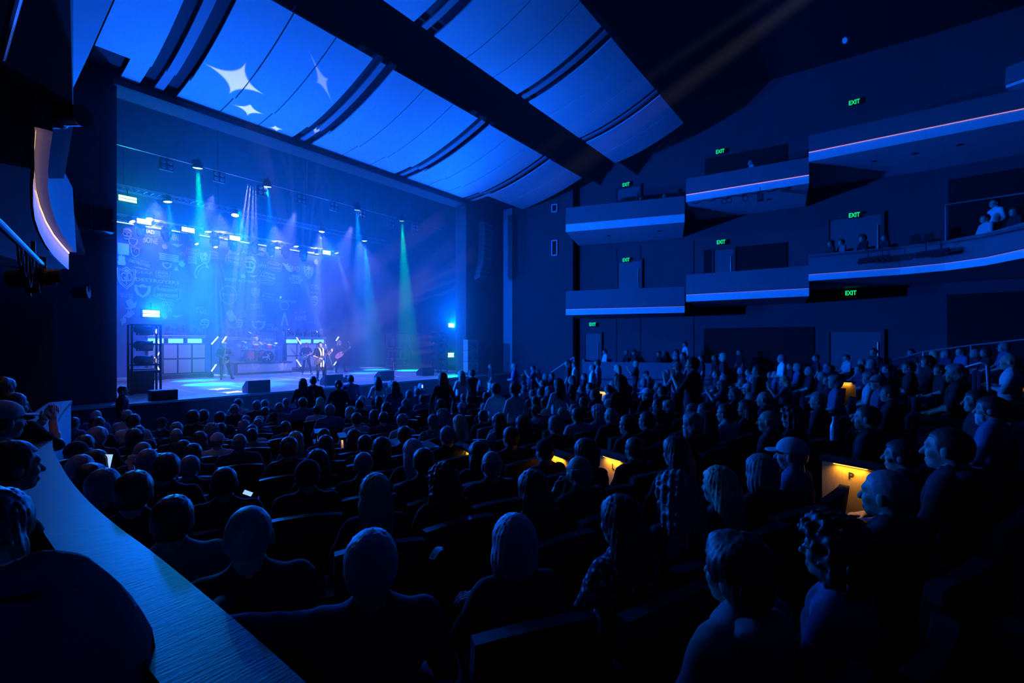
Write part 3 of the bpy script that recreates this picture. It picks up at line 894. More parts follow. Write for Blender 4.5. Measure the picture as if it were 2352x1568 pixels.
# ---------------------------------------------------------------- wedges, subs, cases, racks
def wedge(px, py, w_, label, dep=.5, h=.42, rz=0.0):
    p = at_Z(px, py, STAGE_Z)
    y = max(p.y, 16.45)
    k = y / p.y
    p = Vector((p.x * k, y, STAGE_Z))
    root = thing('monitor_wedge', label, 'stage monitor', loc=p, rz=rz)
    mb = MB(); mb.prism([(-w_/2, 0, 0), (-w_/2, dep, 0), (-w_/2, dep, h*.45), (-w_/2, dep*.35, h), (-w_/2, 0, h)], (w_, 0, 0)); mb.obj('body', M_DKCAB, root)
    n = Vector((0, h*.55, dep*.65)).normalized()
    a = Vector((0, dep, h*.45)); b = Vector((0, dep*.35, h))
    mb = MB(); mb.prism([Vector((-w_/2+.03, 0, 0)) + a*.95 + b*.05 + n*.002, Vector((w_/2-.03, 0, 0)) + a*.95 + b*.05 + n*.002, Vector((w_/2-.03, 0, 0)) + a*.05 + b*.95 + n*.002, Vector((-w_/2+.03, 0, 0)) + a*.05 + b*.95 + n*.002], n*.01); mb.obj('grille', M_METAL, root)
    mb = MB(); mb.box((-w_/2-.006, .1, h*.3), (-w_/2, .22, h*.45)); mb.obj('handle', M_METAL, root)
    return root
wedge(596, 903, .72, 'black floor monitor at the stage edge beside the white star patches')
wedge(769, 884, .74, 'black floor monitor in front of the singer')
wedge(890, 873, .74, 'black floor monitor behind the microphone stand at the stage edge')
wedge(984, 862, .8, 'black floor monitor at the corner of the stage by the green light')
p = at_Y(379, 905, 16.45)
sub = thing('front_fill_speaker', 'low black speaker box at the stage corner under the light tower', 'speaker', loc=(p.x, 16.45, STAGE_Z))
mb = MB(); mb.box((-.32, 0, 0), (.32, .4, .3)); mb.obj('body', M_DKCAB, sub)
mb = MB(); mb.box((-.3, -.012, .02), (.3, 0, .28)); mb.obj('grille', M_METAL, sub)

def flight_case(loc, w_, d, h, label):
    root = thing('flight_case', label, 'flight case', loc=loc)
    mb = MB(); mb.box((0, 0, .1), (w_, d, h)); mb.obj('body', M_DKCAB, root)
    mb = MB(); t = .03
    for (x_, z_) in ((0, .1), (0, h), (w_, .1), (w_, h)):
        mb.box((x_-t/2, -.01, z_-t/2), (x_+t/2, d+.01, z_+t/2))
    for z_ in (.1, h):
        mb.box((0, -.012, z_-t/2), (w_, .01, z_+t/2))
    for x_ in (0, w_):
        mb.box((x_-t/2, -.012, .1), (x_+t/2, .01, h))
    mb.obj('edge_trim', M_STEEL, root)
    for x_ in (.15, w_-.15):
        mb = MB(); mb.box((x_-.07, -.02, h*.5-.06), (x_+.07, 0, h*.5+.06)); mb.obj('latch', M_STEEL, root)
        mb = MB(); mb.tube((x_, .1, 0), (x_, .1, .1), .045); mb.obj('caster', M_METAL, root)
    return root
FC = at_Y(902, 842, 26.0)
flight_case((FC.x, 26.0, STAGE_Z), 1.15, .7, .62, 'pale-edged flight case on the stage floor in the wing')
flight_case((FC.x + .05, 26.05, STAGE_Z + 1.05), 1.15, .6, .32, 'shallow pale-edged case on top of the rack frame in the wing')
rk = thing('equipment_rack', 'open rack frame between two flight cases in the wing', 'equipment rack', loc=(FC.x + .08, 26.1, STAGE_Z + .64))
mb = MB()
for x_ in (0, 1.0):
    mb.tube((x_, 0, 0), (x_, 0, .5), .02); mb.tube((x_, .5, 0), (x_, .5, .5), .02)
mb.tube((0, 0, .49), (1.0, 0, .49), .02); mb.tube((.62, 0, 0), (.62, 0, .4), .03)
mb.obj('frame', M_STEEL, rk)
mb = MB(); mb.box((0, .02, 0), (1.0, .5, .02)); mb.obj('shelf', M_METAL, rk)
# side drape and rack unit further back
dr = thing('side_drape', 'pleated pale drape hanging in the stage wing above the cases', 'drape', loc=(0, 0, 0))
a = at_Y(885, 766, 27.6); b = at_Y(946, 770, 27.6); zb = at_Y(905, 800, 27.6).z
mb = MB(); n = 40
mb.grid([[(a.x + (b.x-a.x)*i/n, 27.6 + .07*math.sin(i*1.3), a.z if j else zb) for i in range(n+1)] for j in (0, 1)])
mb.obj('cloth', mat('drape_grey', (.22, .24, .32), .9), dr, smooth=True)
mb = MB(); mb.tube((a.x-.1, 27.6, a.z+.02), (b.x+.1, 27.6, a.z+.02), .03); mb.tube((a.x, 27.6, STAGE_Z), (a.x, 27.6, a.z+.02), .03); mb.tube((b.x, 27.6, STAGE_Z), (b.x, 27.6, a.z+.02), .03); mb.obj('pipe', M_METAL, dr)
q0 = at_Y(893, 777, 27.4); q1 = at_Y(904, 794, 27.4)
amp = thing('rack_unit', 'small pale-fronted rack unit standing before the wing drape', 'equipment rack', loc=(q0.x, 27.2, STAGE_Z))
mb = MB(); mb.box((0, 0, 0), (q1.x-q0.x, .3, q0.z-STAGE_Z)); mb.obj('body', M_DKCAB, amp)
mb = MB(); mb.box((.02, -.01, q1.z-STAGE_Z), (q1.x-q0.x-.02, 0, q0.z-STAGE_Z-.03)); mb.obj('front', M_CAB, amp)

# loudspeaker stack at the right of the stage
S0 = at_Y(1075, 850, 16.6); S1 = at_Y(1100, 850, 16.6)
stk = thing('speaker_stack', 'tall twin stack of loudspeakers lit green beside the stage', 'speaker', loc=(S0.x, 16.62, STAGE_Z))
W = S1.x - S0.x; H = at_Y(1088, 779, 16.6).z - STAGE_Z
M_STK = mat('speaker_grille_grey', (.45, .46, .45), .7, var=.1, vscale=30)
mb = MB(); mb.box((-.02, -.02, 0), (W+.02, .36, .14)); mb.obj('base', M_DKCAB, stk)
for c in range(2):
    for r in range(3):
        h0, h1 = .16 + (H-.16)*r/3, .16 + (H-.16)*(r+1)/3 - .02
        mb = MB(); mb.box((c*W/2+.01, 0, h0), ((c+1)*W/2-.01, .34, h1)); cb = mb.obj('cabinet', M_STK, stk)
        mb = MB()
        for zz in (.3, .62):
            mb.box((c*W/2+.1, -.015, h0+(h1-h0)*zz-.05), (c*W/2+.2, 0, h0+(h1-h0)*zz+.05))
        if c == 0: mb.box((W/2-.08, -.015, h0+(h1-h0)*.5-.05), (W/2-.01, 0, h0+(h1-h0)*.5+.06))
        mb.obj('handle', M_METAL, cb)

# ---------------------------------------------------------------- flown line arrays
def line_array(pxs, Y, label, n, w_):
    """pxs: list of (px,py) down the front; cabinets follow a J curve"""
    root = thing('line_array', label, 'speaker', loc=at_Y(*pxs[0], Y))
    L = Vector(root.location)
    pts = [at_Y(x_, y_, Y) - L for x_, y_ in pxs]
    seglen = [0]
    for a_, b_ in zip(pts[:-1], pts[1:]): seglen.append(seglen[-1] + (b_-a_).length)
    def along(s):
        for i in range(len(pts)-1):
            if s <= seglen[i+1] + 1e-9:
                t = (s - seglen[i]) / (seglen[i+1]-seglen[i]); return pts[i].lerp(pts[i+1], t), (pts[i+1]-pts[i]).normalized()
        return pts[-1], (pts[-1]-pts[-2]).normalized()
    for k in range(n):
        c, d = along(seglen[-1] * (k + .5) / n)
        ang = math.radians(-2 - 18 * (k / n) ** 2)
        M = Matrix.Translation(c) @ Matrix.Rotation(ang, 4, 'X')
        hh = seglen[-1] / n
        mb = MB(); mb.box((-w_/2, -.12, -hh*.47), (w_/2, .3, hh*.47), M=M); cb = mb.obj('cabinet', M_DKCAB, root)
        mb = MB(); mb.box((-w_/2+.02, -.135, -hh*.38), (w_/2-.02, -.12, hh*.38), M=M); mb.obj('grille', mat('array_grille', (.2, .2, .23), .5, var=.2, vscale=40), cb)
    mb = MB(); mb.tube((0, .1, .1), (0, .1, 1.0), .015); mb.tube((.2, .1, .1), (.2, .1, 1.0), .015); mb.box((-w_/2, -.1, 0), (w_/2, .3, .1)); mb.obj('rigging', M_METAL, root)
line_array([(1118, 512), (1119, 560), (1116, 600), (1107, 640)], 16.4, 'curved column of flown loudspeakers beside the stage opening', 12, .7)
lm = at_Y(212, 502, 16.6)
la = thing('subwoofer_pair', 'dark flown speaker boxes on the wall by the curved fascia', 'speaker', loc=(lm.x, 16.6, lm.z))
for i in (0, 1):
    for j in (0, 1):
        mb = MB(); mb.box((-.42+.43*i, -.2, -.33+.34*j), (-.01+.43*i, .35, -.01+.34*j)); cb = mb.obj('cabinet', M_DKCAB, la)
        mb = MB(); mb.box((-.40+.43*i, -.215, -.31+.34*j), (-.03+.43*i, -.2, -.03+.34*j)); mb.obj('grille', M_METAL, cb)

# ---------------------------------------------------------------- microphone stands
def mic_stand(px, py, h, label, boom=None, base=None):
    p = base or at_Z(px, py, STAGE_Z)
    p = Vector((p[0], max(p[1], 16.4), STAGE_Z))
    root = thing('microphone_stand', label, 'microphone stand', loc=p)
    mb = MB(); mb.lathe([(.15, 0), (.15, .02), (.03, .04)], None, 16); mb.obj('base', M_METAL, root)
    mb = MB(); mb.tube((0, 0, .02), (0, 0, h), .014); mb.obj('pole', M_METAL, root)
    top = Vector((0, 0, h))
    if boom:
        e = top + Vector(boom); mb = MB(); mb.tube(top - Vector(boom)*.3, e, .01); mb.obj('boom_arm', M_METAL, root); top = e
    d = Vector((boom if boom else (0, .3, .4))).normalized()
    M = Matrix.Translation(top) @ d.to_track_quat('Z', 'Y').to_matrix().to_4x4()
    mb = MB(); mb.lathe([(.013, -.02), (.02, .12), (.03, .14), (.034, .17), (.026, .2), (.001, .21)], M, 12); mb.obj('microphone', M_STEEL, root)
mic_stand(752, 890, .95, 'short black microphone stand at the stage edge before the singer')
mic_stand(903, 866, .8, 'short black microphone stand at the stage edge by the far monitor')
mic_stand(0, 0, 1.45, 'tall microphone stand beside the blond guitarist', boom=(-.25, -.15, .22), base=(15.0, 24.3))
mic_stand(0, 0, 1.5, 'tall microphone stand in front of the singer with a scarf on it', base=(10.62, 19.3))

# ================================================================ LIGHTING RIG
truss_i = 0
def truss(p0, p1, s, label, name='lighting_truss'):
    root = thing(name, label, 'truss')
    p0, p1 = Vector(p0), Vector(p1)
    d = (p1 - p0); L = d.length; d.normalize()
    q = [Vector((0, -s/2, -s/2)), Vector((0, s/2, -s/2)), Vector((0, s/2, s/2)), Vector((0, -s/2, s/2))]
    mb = MB()
    for o in q: mb.tube(p0 + o, p1 + o, .024, n=8)
    mb.obj('chord', M_STEEL, root)
    mb = MB(); n = int(L / (s * 1.1))
    for k in range(n):
        a, b = p0 + d*(L*k/n), p0 + d*(L*(k+1)/n)
        for i in range(4):
            mb.tube(a + q[i], b + q[(i+1) % 4], .012, n=5, caps=False)
    mb.obj('lacing', M_STEEL, root)
    return root
M_TRDARK = M_STEEL
truss((3.6, 28.2, 8.98), (16.6, 28.2, 8.98), .3, 'long lighting truss in front of the top of the backdrop')
pipe2 = truss((3.6, 24.5, 9.45), (17.6, 24.5, 9.45), .22, 'middle lighting truss across the stage')
dp = thing('lighting_pipe', 'single lighting pipe just inside the stage opening', 'lighting pipe')
mb = MB(); mb.tube((2.0, 20.0, 9.72), (18.4, 20.0, 9.72), .03); mb.obj('pipe', M_STEEL, dp)
mb = MB()
for xx in (3, 6.5, 10, 13.5, 17): mb.tube((xx, 20.0, 9.72), (xx, 20.0, 14.9), .008, n=5)
mb.obj('lift_cable', M_METAL, dp)
mb = MB()
for xx in (4.5, 8, 12, 16): mb.tube((xx, 24.5, 9.55), (xx, 24.5, 14.9), .01, n=5)
mb.obj('chain', M_METAL, pipe2)

# LED tubes under the truss
n = 0
for (xa, xb) in ((268, 307), (329, 374), (394, 432), (456, 487), (515, 525), (545, 577), (592, 614), (628, 651), (666, 694), (707, 724)):
    def ty(x_): return 514 + (x_ - 268) * 0.1605
    a, b = at_Y(xa, ty(xa), 28.35), at_Y(xb, ty(xb), 28.35)
    t = thing('led_tube', 'thin white led tube under the long truss', 'light tube', loc=(a.x, 28.35, 8.8), group='led tubes in a line under the long truss')
    mb = MB(); mb.tube((0, 0, 0), (b.x - a.x, 0, 0), .022, n=8); mb.obj('tube', M_TUBE, t)
    mb = MB(); mb.tube((-.03, 0, 0), (0, 0, 0), .028, n=8); mb.tube((b.x-a.x, 0, 0), (b.x-a.x+.03, 0, 0), .028, n=8); mb.obj('end_cap', M_METAL, t)

def lensmat(name, col, s):
    return mat(name, (.5, .5, .5), .3, emit=col, estr=s)
LM = {'white': lensmat('lens_white', (.95, 1, 1), 6), 'green': lensmat('lens_green', (.3, 1, .45), 6), 'cyan': lensmat('lens_cyan', (.45, 1, .95), 5),
      'blue': lensmat('lens_blue', (.35, .65, 1), 5), 'lilac': lensmat('lens_lilac', (.85, .85, 1), 5), 'warm': lensmat('lens_warm', (1, .85, .7), 6), 'off': mat('lens_dark', (.08, .1, .16), .15, spec=.8)}
M_MOV = mat('fixture_black', (.03, .032, .04), .5, var=.1)

def fix_M(d):
    return Vector(d).normalized().to_track_quat('Z', 'Y').to_matrix().to_4x4()

def moving_head(loc, aim, label, lens='off', up=1, group=None, s=1.0):
    """up=+1 hangs below loc, -1 stands on loc"""
    root = thing('moving_head', label, 'stage light', loc=loc, group=group)
    mb = MB(); mb.box((-.17*s, -.15*s, -.02), (.17*s, .15*s, .1*s) ) if up < 0 else mb.box((-.17*s, -.15*s, -.1*s), (.17*s, .15*s, .02))
    if up > 0: mb.tube((-.1*s, -.1, 0), (-.1*s, -.1, .17), .02); mb.tube((.1*s, -.1, 0), (.1*s, -.1, .17), .02)
    mb.obj('base', M_MOV, root)
    k = -1 if up > 0 else 1
    mb = MB()
    mb.box((-.2*s, -.06*s, min(k*.1, k*.16)*s), (.2*s, .06*s, max(k*.1, k*.16)*s))
    for sx in (-1, 1):
        mb.box((min(sx*.17, sx*.215)*s, -.06*s, min(k*.12, k*.42)*s), (max(sx*.17, sx*.215)*s, .06*s, max(k*.12, k*.42)*s))
    mb.obj('yoke', M_MOV, root)
    M = Matrix.Translation((0, 0, k*.38*s)) @ fix_M(aim)
    mb = MB(); mb.lathe([(.06*s, -.2*s), (.12*s, -.18*s), (.155*s, -.1*s), (.16*s, .1*s), (.13*s, .2*s), (.125*s, .24*s), (.11*s, .24*s), (.105*s, .215*s)], M, 18)
    hd = mb.obj('head', M_MOV, root, smooth=True)
    mb = MB(); mb.lathe([(.105*s, .21*s), (.06*s, .225*s), (.001, .23*s)], M, 18); mb.obj('lens', LM[lens], hd, smooth=True)
    return root, Vector(loc) + (M @ Vector((0, 0, .26*s)))

def beam(root, p, aim, energy, col, size, blend=.15, rad=.06, name='beam_lamp'):
    return spot(name, p, p + Vector(aim), energy, col, size, blend, rad, parent=root)

# moving heads hanging from the long truss
MVX = [(322, 530), (382, 540), (447, 549), (493, 556), (535, 562), (583, 571), (622, 576), (655, 582), (697, 588)]
names = ['closest to the opening edge', 'over the flame print', 'tilted over the boogie people print', 'throwing four white beams down', 'over the bone print', 'over the skull print', 'with a thin pale beam', 'over the badge print', 'at the far end of the truss']
for i, (x_, y_) in enumerate(MVX):
    p = at_Y(x_, y_, 28.15)
    aim = [(.2, -.4, -1), (0, -.3, -1), (.3, -.5, -.8), (.1, -.5, -1), (0, -.4, -1), (.4, -.2, -1), (.25, -.1, -1), (.35, -.2, -1), (0, -.2, -1)][i]
    r_, tip = moving_head((p.x, 28.15, 8.82), aim, 'moving head light under the long truss, ' + names[i], lens='white' if i == 3 else ('blue' if i in (2, 6) else 'off'), s=1.05)
    if i == 3:
        q = tip
        for (tx, ty_) in ((497, 760), (512, 760), (528, 765), (549, 745)):
            tgt = at_Y(tx, ty_, 27.6); beam(r_, q, tgt - q, 30000, (.62, .85, 1.0), 2.1, .35, .03)
    if i == 6:
        tgt = at_Y(640, 690, 28.6); beam(r_, tip, tgt - tip, 5000, (.4, .7, 1.0), 2.0, .4, .03)

def blinder(px, py, Y, w_, h, label, lens, energy, col, aim=(0, -1, -.1), wide=110, rz=0.0):
    c = at_Y(px, py, Y)
    root = thing('led_blinder', label, 'stage light', loc=c, rz=rz)
    mb = MB(); mb.box((-w_/2-.04, -.02, -h/2-.04), (w_/2+.04, .12, h/2+.04)); mb.obj('housing', M_MOV, root)
    for s in (-1, 1):
        mb = MB(); mb.box((-w_/2, -.035, s*h*.27-h*.2), (w_/2, -.02, s*h*.27+h*.2)); mb.obj('led_row', LM[lens], root)
    mb = MB(); mb.box((-.02, .02, h/2), (.02, .06, h/2+.25)); mb.obj('bracket', M_METAL, root)
    if energy:
        a = area('wash_lamp', c + Vector((0, -.08, 0)), c + Vector(aim), energy, col, w_, h, wide)
        a.parent = root; a.matrix_parent_inverse = (Matrix.Translation(c) @ Matrix.Rotation(rz, 4, 'Z')).inverted()
    return root
KB = 5.0
BL = (0.0, 0.10, 1.0)
blinder(293, 457, 23.0, .55, .22, 'led panel glowing green at the edge of the stage opening', 'green', 60, (.0, 1, .25), (0.2, -1, -.4), 120)
blinder(331, 509, 27.9, .55, .24, 'double led panel shining white beside the first moving head', 'white', 190*KB, BL, (0.3, -1, -.1), 150)
blinder(432, 528, 27.9, .55, .24, 'double led panel shining white above the real print', 'white', 190*KB, BL, (0.2, -1, -.1), 150)
blinder(539, 547, 27.9, .52, .24, 'double led panel shining white above the bone print', 'white', 190*KB, BL, (0.1, -1, -.1), 150)
blinder(750, 580, 27.9, .5, .24, 'double led panel shining white beyond the backdrop edge', 'white', 190*KB, BL, (-.2, -1, -.1), 150)
blinder(347, 720, 18.9, .44, .22, 'double led panel shining white on top of the side light tower', 'white', 500*KB, BL, (.4, -1, .35), 160)
blinder(1036, 747, 18.4, .4, .2, 'led panel shining white above the far light tower', 'white', 500*KB, BL, (-.3, -1, .35), 160)
blinder(1035, 815, 18.4, .42, .24, 'led panel glowing green on the far light tower', 'green', 60, (.0, 1, .3), (-.1, -1, -.1), 150)

# round par lamps with beams
def par(px, py, Y, label, lens, aim, energy, col, size, r=.16, off=None):
    c = at_Y(px, py, Y)
    root = thing('par_lamp', label, 'stage light', loc=c)
    M = fix_M(aim)
    mb = MB(); mb.lathe([(.03, -.3), (r*.7, -.26), (r*.95, -.05), (r, .02), (r*.94, .03), (r*.92, 0)], M, 18); mb.obj('can', M_MOV, root, smooth=True)
    mb = MB(); mb.lathe([(r*.95, .025), (r*.6, .05), (.001, .06)], M, 18); mb.obj('lens', LM[lens], root, smooth=True)
    mb = MB(); mb.tube((-r-.02, 0, -.1), (-r-.02, 0, .22), .012); mb.tube((r+.02, 0, -.1), (r+.02, 0, .22), .012); mb.tube((-r-.02, 0, .22), (r+.02, 0, .22), .012); mb.tube((0, 0, .22), (0, 0, .36), .02); mb.tube((0, -.2, .3), (0, .2, .3), .015); mb.obj('yoke', M_METAL, root)
    if energy:
        beam(root, c + (M @ Vector((0, 0, .08))), aim, energy, col, size, .4, r*.35)
    return root
GRN, CYN, LIL, LBL = (.0, 1, .35), (.0, .55, 1.0), (.28, .34, 1.0), (.0, .22, 1.0)
par(454, 384, 20.0, 'round lamp on the front pipe throwing a green beam, by the unlit lamps', 'green', (.10, .18, -1), 24000, GRN, 13, .17)
par(614, 427, 20.0, 'round lamp on the front pipe throwing a blue beam', 'blue', (.12, .18, -1), 36000, LBL, 13, .17)
par(820, 480, 20.0, 'round lamp on the front pipe throwing a long blue beam', 'blue', (.25, .3, -1), 40000, LBL, 12, .17)
par(923, 505, 20.0, 'round lamp on the front pipe throwing a green beam over the far wing', 'green', (.3, .3, -1), 26000, GRN, 12, .17)
par(385, 462, 24.5, 'round lamp on the middle truss throwing a cyan beam', 'cyan', (.12, -.05, -1), 17100, (.0, .55, .95), 14, .17)
par(540, 493, 24.5, 'round lamp on the middle truss glowing pale blue', 'lilac', (-.1, -.3, -1), 1500, LIL, 30, .17)
par(478, 531, 27.85, 'round lamp below the middle truss glowing cyan', 'cyan', (.1, -.1, -1), 3200, CYN, 16, .17)
par(680, 565, 27.85, 'round lamp glowing cyan over the far guitarists', 'cyan', (.1, -.2, -1), 2400, CYN, 16, .15)
par(637, 568, 27.85, 'small oval lamp glowing cyan beside the led tubes', 'cyan', (-.1, -.35, -1), 1200, CYN, 20, .13)
par(739, 531, 24.5, 'round lamp on the middle truss throwing a lilac beam', 'lilac', (-.05, .0, -1), 10000, LIL, 12, .17)
par(728, 582, 27.85, 'round lamp at the backdrop edge throwing a lilac beam down', 'lilac', (.03, -.05, -1), 9000, LIL, 13, .14)
par(773, 580, 27.85, 'round lamp beyond the backdrop throwing a slanting lilac beam', 'lilac', (.28, -.1, -1), 9000, LIL, 13, .14)
par(837, 552, 24.5, 'round lamp at the end of the middle truss throwing a cyan beam', 'cyan', (.14, .05, -1), 23400, (.0, .6, 1.0), 13, .17)
par(343, 503, 27.75, 'round lamp shining white in front of the first led panel', 'white', (0, -.6, -1), 900, LIL, 40, .15)
par(303, 508, 27.75, 'twin-lens lamp shining white at the edge of the backdrop', 'white', (.4, -.5, -1), 900, LIL, 40, .13)

# unlit four-cell lamps on the front pipe
for i, (x_, y_) in enumerate(((383, 378), (504, 406), (604, 438), (693, 457), (768, 474), (833, 491), (900, 511), (955, 523))):
    c = at_Y(x_, y_, 20.05)
    t = thing('four_cell_lamp', 'unlit lamp of four round cells hanging from the front pipe', 'stage light', loc=c, group='four-cell lamps along the front pipe')
    mb = MB(); mb.box((-.2, 0, -.2), (.2, .14, .2)); mb.obj('housing', M_MOV, t)
    for sx in (-1, 1):
        for sz in (-1, 1):
            mb = MB(); mb.lathe([(.075, -.02), (.08, 0), (.06, .02), (.001, .03)], Matrix.Translation((sx*.1, -.02, sz*.1)) @ Matrix.Rotation(math.pi/2, 4, 'X'), 14); mb.obj('cell', mat('cell_lens', (.4, .45, .6), .3, spec=.6), t)
    mb = MB(); mb.tube((0, -.05, .15), (0, -.05, 9.72 - c.z), .015); mb.obj('hanger', M_METAL, t)

# moving heads along the cabinet tops and rail
TOPS = [(352, 778, 26.7, 0), (399, 772, 26.7, 0), (429, 772, 26.7, 0), (451, 772, 26.7, 0), (471, 772, 26.7, 0)]
zt = STAGE_Z + 1.66 + .42
for i, xx in enumerate((6.05, 6.6, 7.05, 7.5, 7.9)):
    moving_head((xx, 26.7, zt), [(-.6, -.5, .6), (.4, -.6, .5), (0, .2, 1), (0, .2, 1), (0, .1, 1)][i], 'dark moving head standing on the cabinets behind the saxophonist', group='moving heads on the near cabinet wall', up=-1, s=.85, lens='off')
for i, xx in enumerate((9.35, 9.8, 10.25, 10.75, 11.15)):
    moving_head((xx, 28.0, 3.33), (0, .15, 1), 'dark moving head standing on the rail behind the drums', group='moving heads on the drum rail', up=-1, s=.8)
LABR = ['aimed up at the backdrop with a faint beam', 'throwing four thin beams straight up', 'between the beam lights, unlit', 'throwing three long beams across the stage', 'at the end of the cabinets, unlit']
for i, xx in enumerate((12.75, 13.25, 13.75, 14.2, 14.65)):
    aim = [(-.6, .1, .8), (0, 0, 1), (.1, -.2, 1), (.9, -.75, .25), (.2, 0, 1)][i]
    r_, tip = moving_head((xx, 27.3, zt), aim, 'moving head on the far cabinets, ' + LABR[i], up=-1, s=.8, lens='white' if i in (0, 1, 3) else 'off')
    if i == 1:
        for (tx, ty_) in ((668, 650), (681, 640), (694, 590), (706, 590)):
            tgt = at_Y(tx, ty_, 27.3); beam(r_, tip, tgt - tip, 14000, (.55, .75, 1), 1.6, .4, .02)
    if i == 3:
        for (tx, ty_, Yt) in ((1000, 638, 20.5), (1075, 632, 19.5), (1085, 652, 19.0)):
            tgt = at_Y(tx, ty_, Yt); beam(r_, tip, tgt - tip, 26000, (.35, .65, 1), 1.7, .4, .02)
    if i == 0:
        tgt = at_Y(655, 725, 28.0); beam(r_, tip, tgt - tip, 4000, (.5, .6, 1), 2.5, .4, .02)

# angled led sticks
def stick(px0, py0, px1, py1, Y, label):
    a, b = at_Y(px0, py0, Y), at_Y(px1, py1, Y)
    root = thing('led_stick', label, 'light stick', loc=a)
    mb = MB(); mb.tube((0, .03, 0), b - a + Vector((0, .03, 0)), .03, n=8); mb.obj('bar', M_METAL, root)
    lo_ = a if a.z < b.z else b
    mb = MB(); mb.tube(lo_ - a + Vector((0, .05, 0)), Vector((lo_.x - a.x, .05, STAGE_Z - a.z)), .02, n=6); mb.box((lo_.x-a.x-.12, -.08, STAGE_Z-a.z), (lo_.x-a.x+.12, .18, STAGE_Z-a.z+.02)); mb.obj('stand', M_METAL, root)
    for k in range(6):
        p = (b - a) * ((k + .3) / 6)
        mb = MB(); mb.lathe([(.035, 0), (.025, .03), (.001, .035)], Matrix.Translation(p) @ Matrix.Rotation(math.pi/2, 4, 'X'), 10); mb.obj('led', M_DOT, root)
for (x0, y0, x1, y1, lab) in ((486, 790, 502, 772, 'slanted led stick standing behind the saxophonist at shoulder height'), (511, 786, 520, 772, 'slanted led stick over the shoulder of the saxophonist'), (486, 852, 497, 836, 'slanted led stick beside the legs of the saxophonist'),
                              (358, 778, 367, 790, 'slanted led stick behind the light tower, upper'), (356, 836, 368, 852, 'slanted led stick behind the light tower, lower'), (356, 822, 372, 803, 'slanted led stick crossing the near cabinets'),
                              (681, 775, 692, 791, 'slanted led stick above the bass player'), (681, 826, 692, 842, 'slanted led stick beside the legs of the bass player'), (767, 838, 774, 828, 'slanted led stick behind the blond guitarist, lower'), (772, 782, 778, 773, 'slanted led stick behind the blond guitarist, upper')):
    Y_ = 25.75 if x0 < 640 else 26.5
    stick(x0, y0, x1, y1, Y_, lab)

# ---------------------------------------------------------------- side light towers
def tower(x0, x1, y, z1, label, lamps):
    root = thing('light_tower', label, 'light tower', loc=(x0, y, STAGE_Z))
    W = x1 - x0; H = z1 - STAGE_Z
    for xx in (0, W):
        for yy in (0, .5):
            mb = MB(); mb.tube((xx, yy, 0), (xx, yy, H), .035, n=8); mb.obj('post', M_METAL, root)
    for hh in (.05, H*.42, H*.72, H):
        mb = MB()
        for a, b in (((0, 0), (W, 0)), ((0, .5), (W, .5)), ((0, 0), (0, .5)), ((W, 0), (W, .5))):
            mb.tube((a[0], a[1], hh), (b[0], b[1], hh), .025, n=6)
        mb.obj('rung', M_METAL, root)
    mb = MB(); mb.box((.02, .02, H*.30), (W-.02, .48, H*.34)); mb.obj('shelf', M_METAL, root)
    for (hz, aim, lens, e, c) in lamps:
        M = Matrix.Translation((W*.5, .25, hz)) @ fix_M(aim)
        mb = MB(); mb.lathe([(.05, -.32), (.13, -.28), (.17, -.1), (.17, .16), (.15, .2), (.14, .19)], M, 16); hd = mb.obj('lamp_head', M_MOV, root, smooth=True)
        mb = MB(); mb.lathe([(.14, .17), (.06, .185), (.001, .19)], M, 16); mb.obj('lens', LM[lens], hd)
        mb = MB(); mb.box((W*.5-.22, .2, hz-.16), (W*.5-.19, .3, hz+.16)); mb.box((W*.5+.19, .2, hz-.16), (W*.5+.22, .3, hz+.16)); mb.box((W*.5-.22, .22, hz-.18), (W*.5+.22, .28, hz-.155)); mb.obj('lamp_yoke', M_METAL, hd)
        if e:
            q = Vector((x0, y, STAGE_Z)) + (M @ Vector((0, 0, .24)))
            beam(root, q, aim, e, c, 22, .6, .08)
    return root
T0, T1 = at_Y(303, 800, 18.9), at_Y(369, 800, 18.9)
tower(T0.x, T1.x, 18.9, at_Y(340, 746, 18.9).z, 'black light tower at the near side of the stage with three lamps', [(2.15, (1, .5, -.1), 'white', 500, (.7, .8, 1)), (1.62, (1, .6, -.1), 'off', 0, None), (1.12, (1, .5, -.05), 'white', 200, (1, .8, .7))])
mb = MB(); mb.box((T0.x+.1, 19.5, STAGE_Z), (T1.x-.2, 20.2, STAGE_Z+.75)); 
cs = thing('road_case', 'dark equipment trunk under the near light tower', 'trunk', loc=(T0.x+.12, 19.5, STAGE_Z))
mb = MB(); mb.box((0, 0, .08), (.6, .6, .8)); mb.obj('body', M_DKCAB, cs)
mb = MB(); mb.box((-.01, -.01, .76), (.61, .61, .82)); mb.obj('lid', M_METAL, cs)
mb = MB(); mb.box((0.03, .03, 0), (.57, .57, .08)); mb.obj('wheel_board', M_METAL, cs)
T2, T3 = at_Y(1006, 800, 19.3), at_Y(1027, 800, 19.3)
tower(T2.x, T3.x, 19.3, at_Y(1016, 763, 19.3).z, 'slim light tower at the far side of the stage with warm lamps', [(at_Y(1010, 772, 19.3).z-STAGE_Z, (-1, .35, -.05), 'warm', 300, (1, .7, .6)), (at_Y(1016, 789, 19.3).z-STAGE_Z, (-1, -.15, 0), 'warm', 350, (1, .7, .6)), (at_Y(1010, 806, 19.3).z-STAGE_Z, (-1, .35, -.05), 'warm', 300, (1, .7, .6)), (at_Y(1017, 842, 19.3).z-STAGE_Z, (-1, -.15, 0), 'warm', 350, (1, .55, .5))])
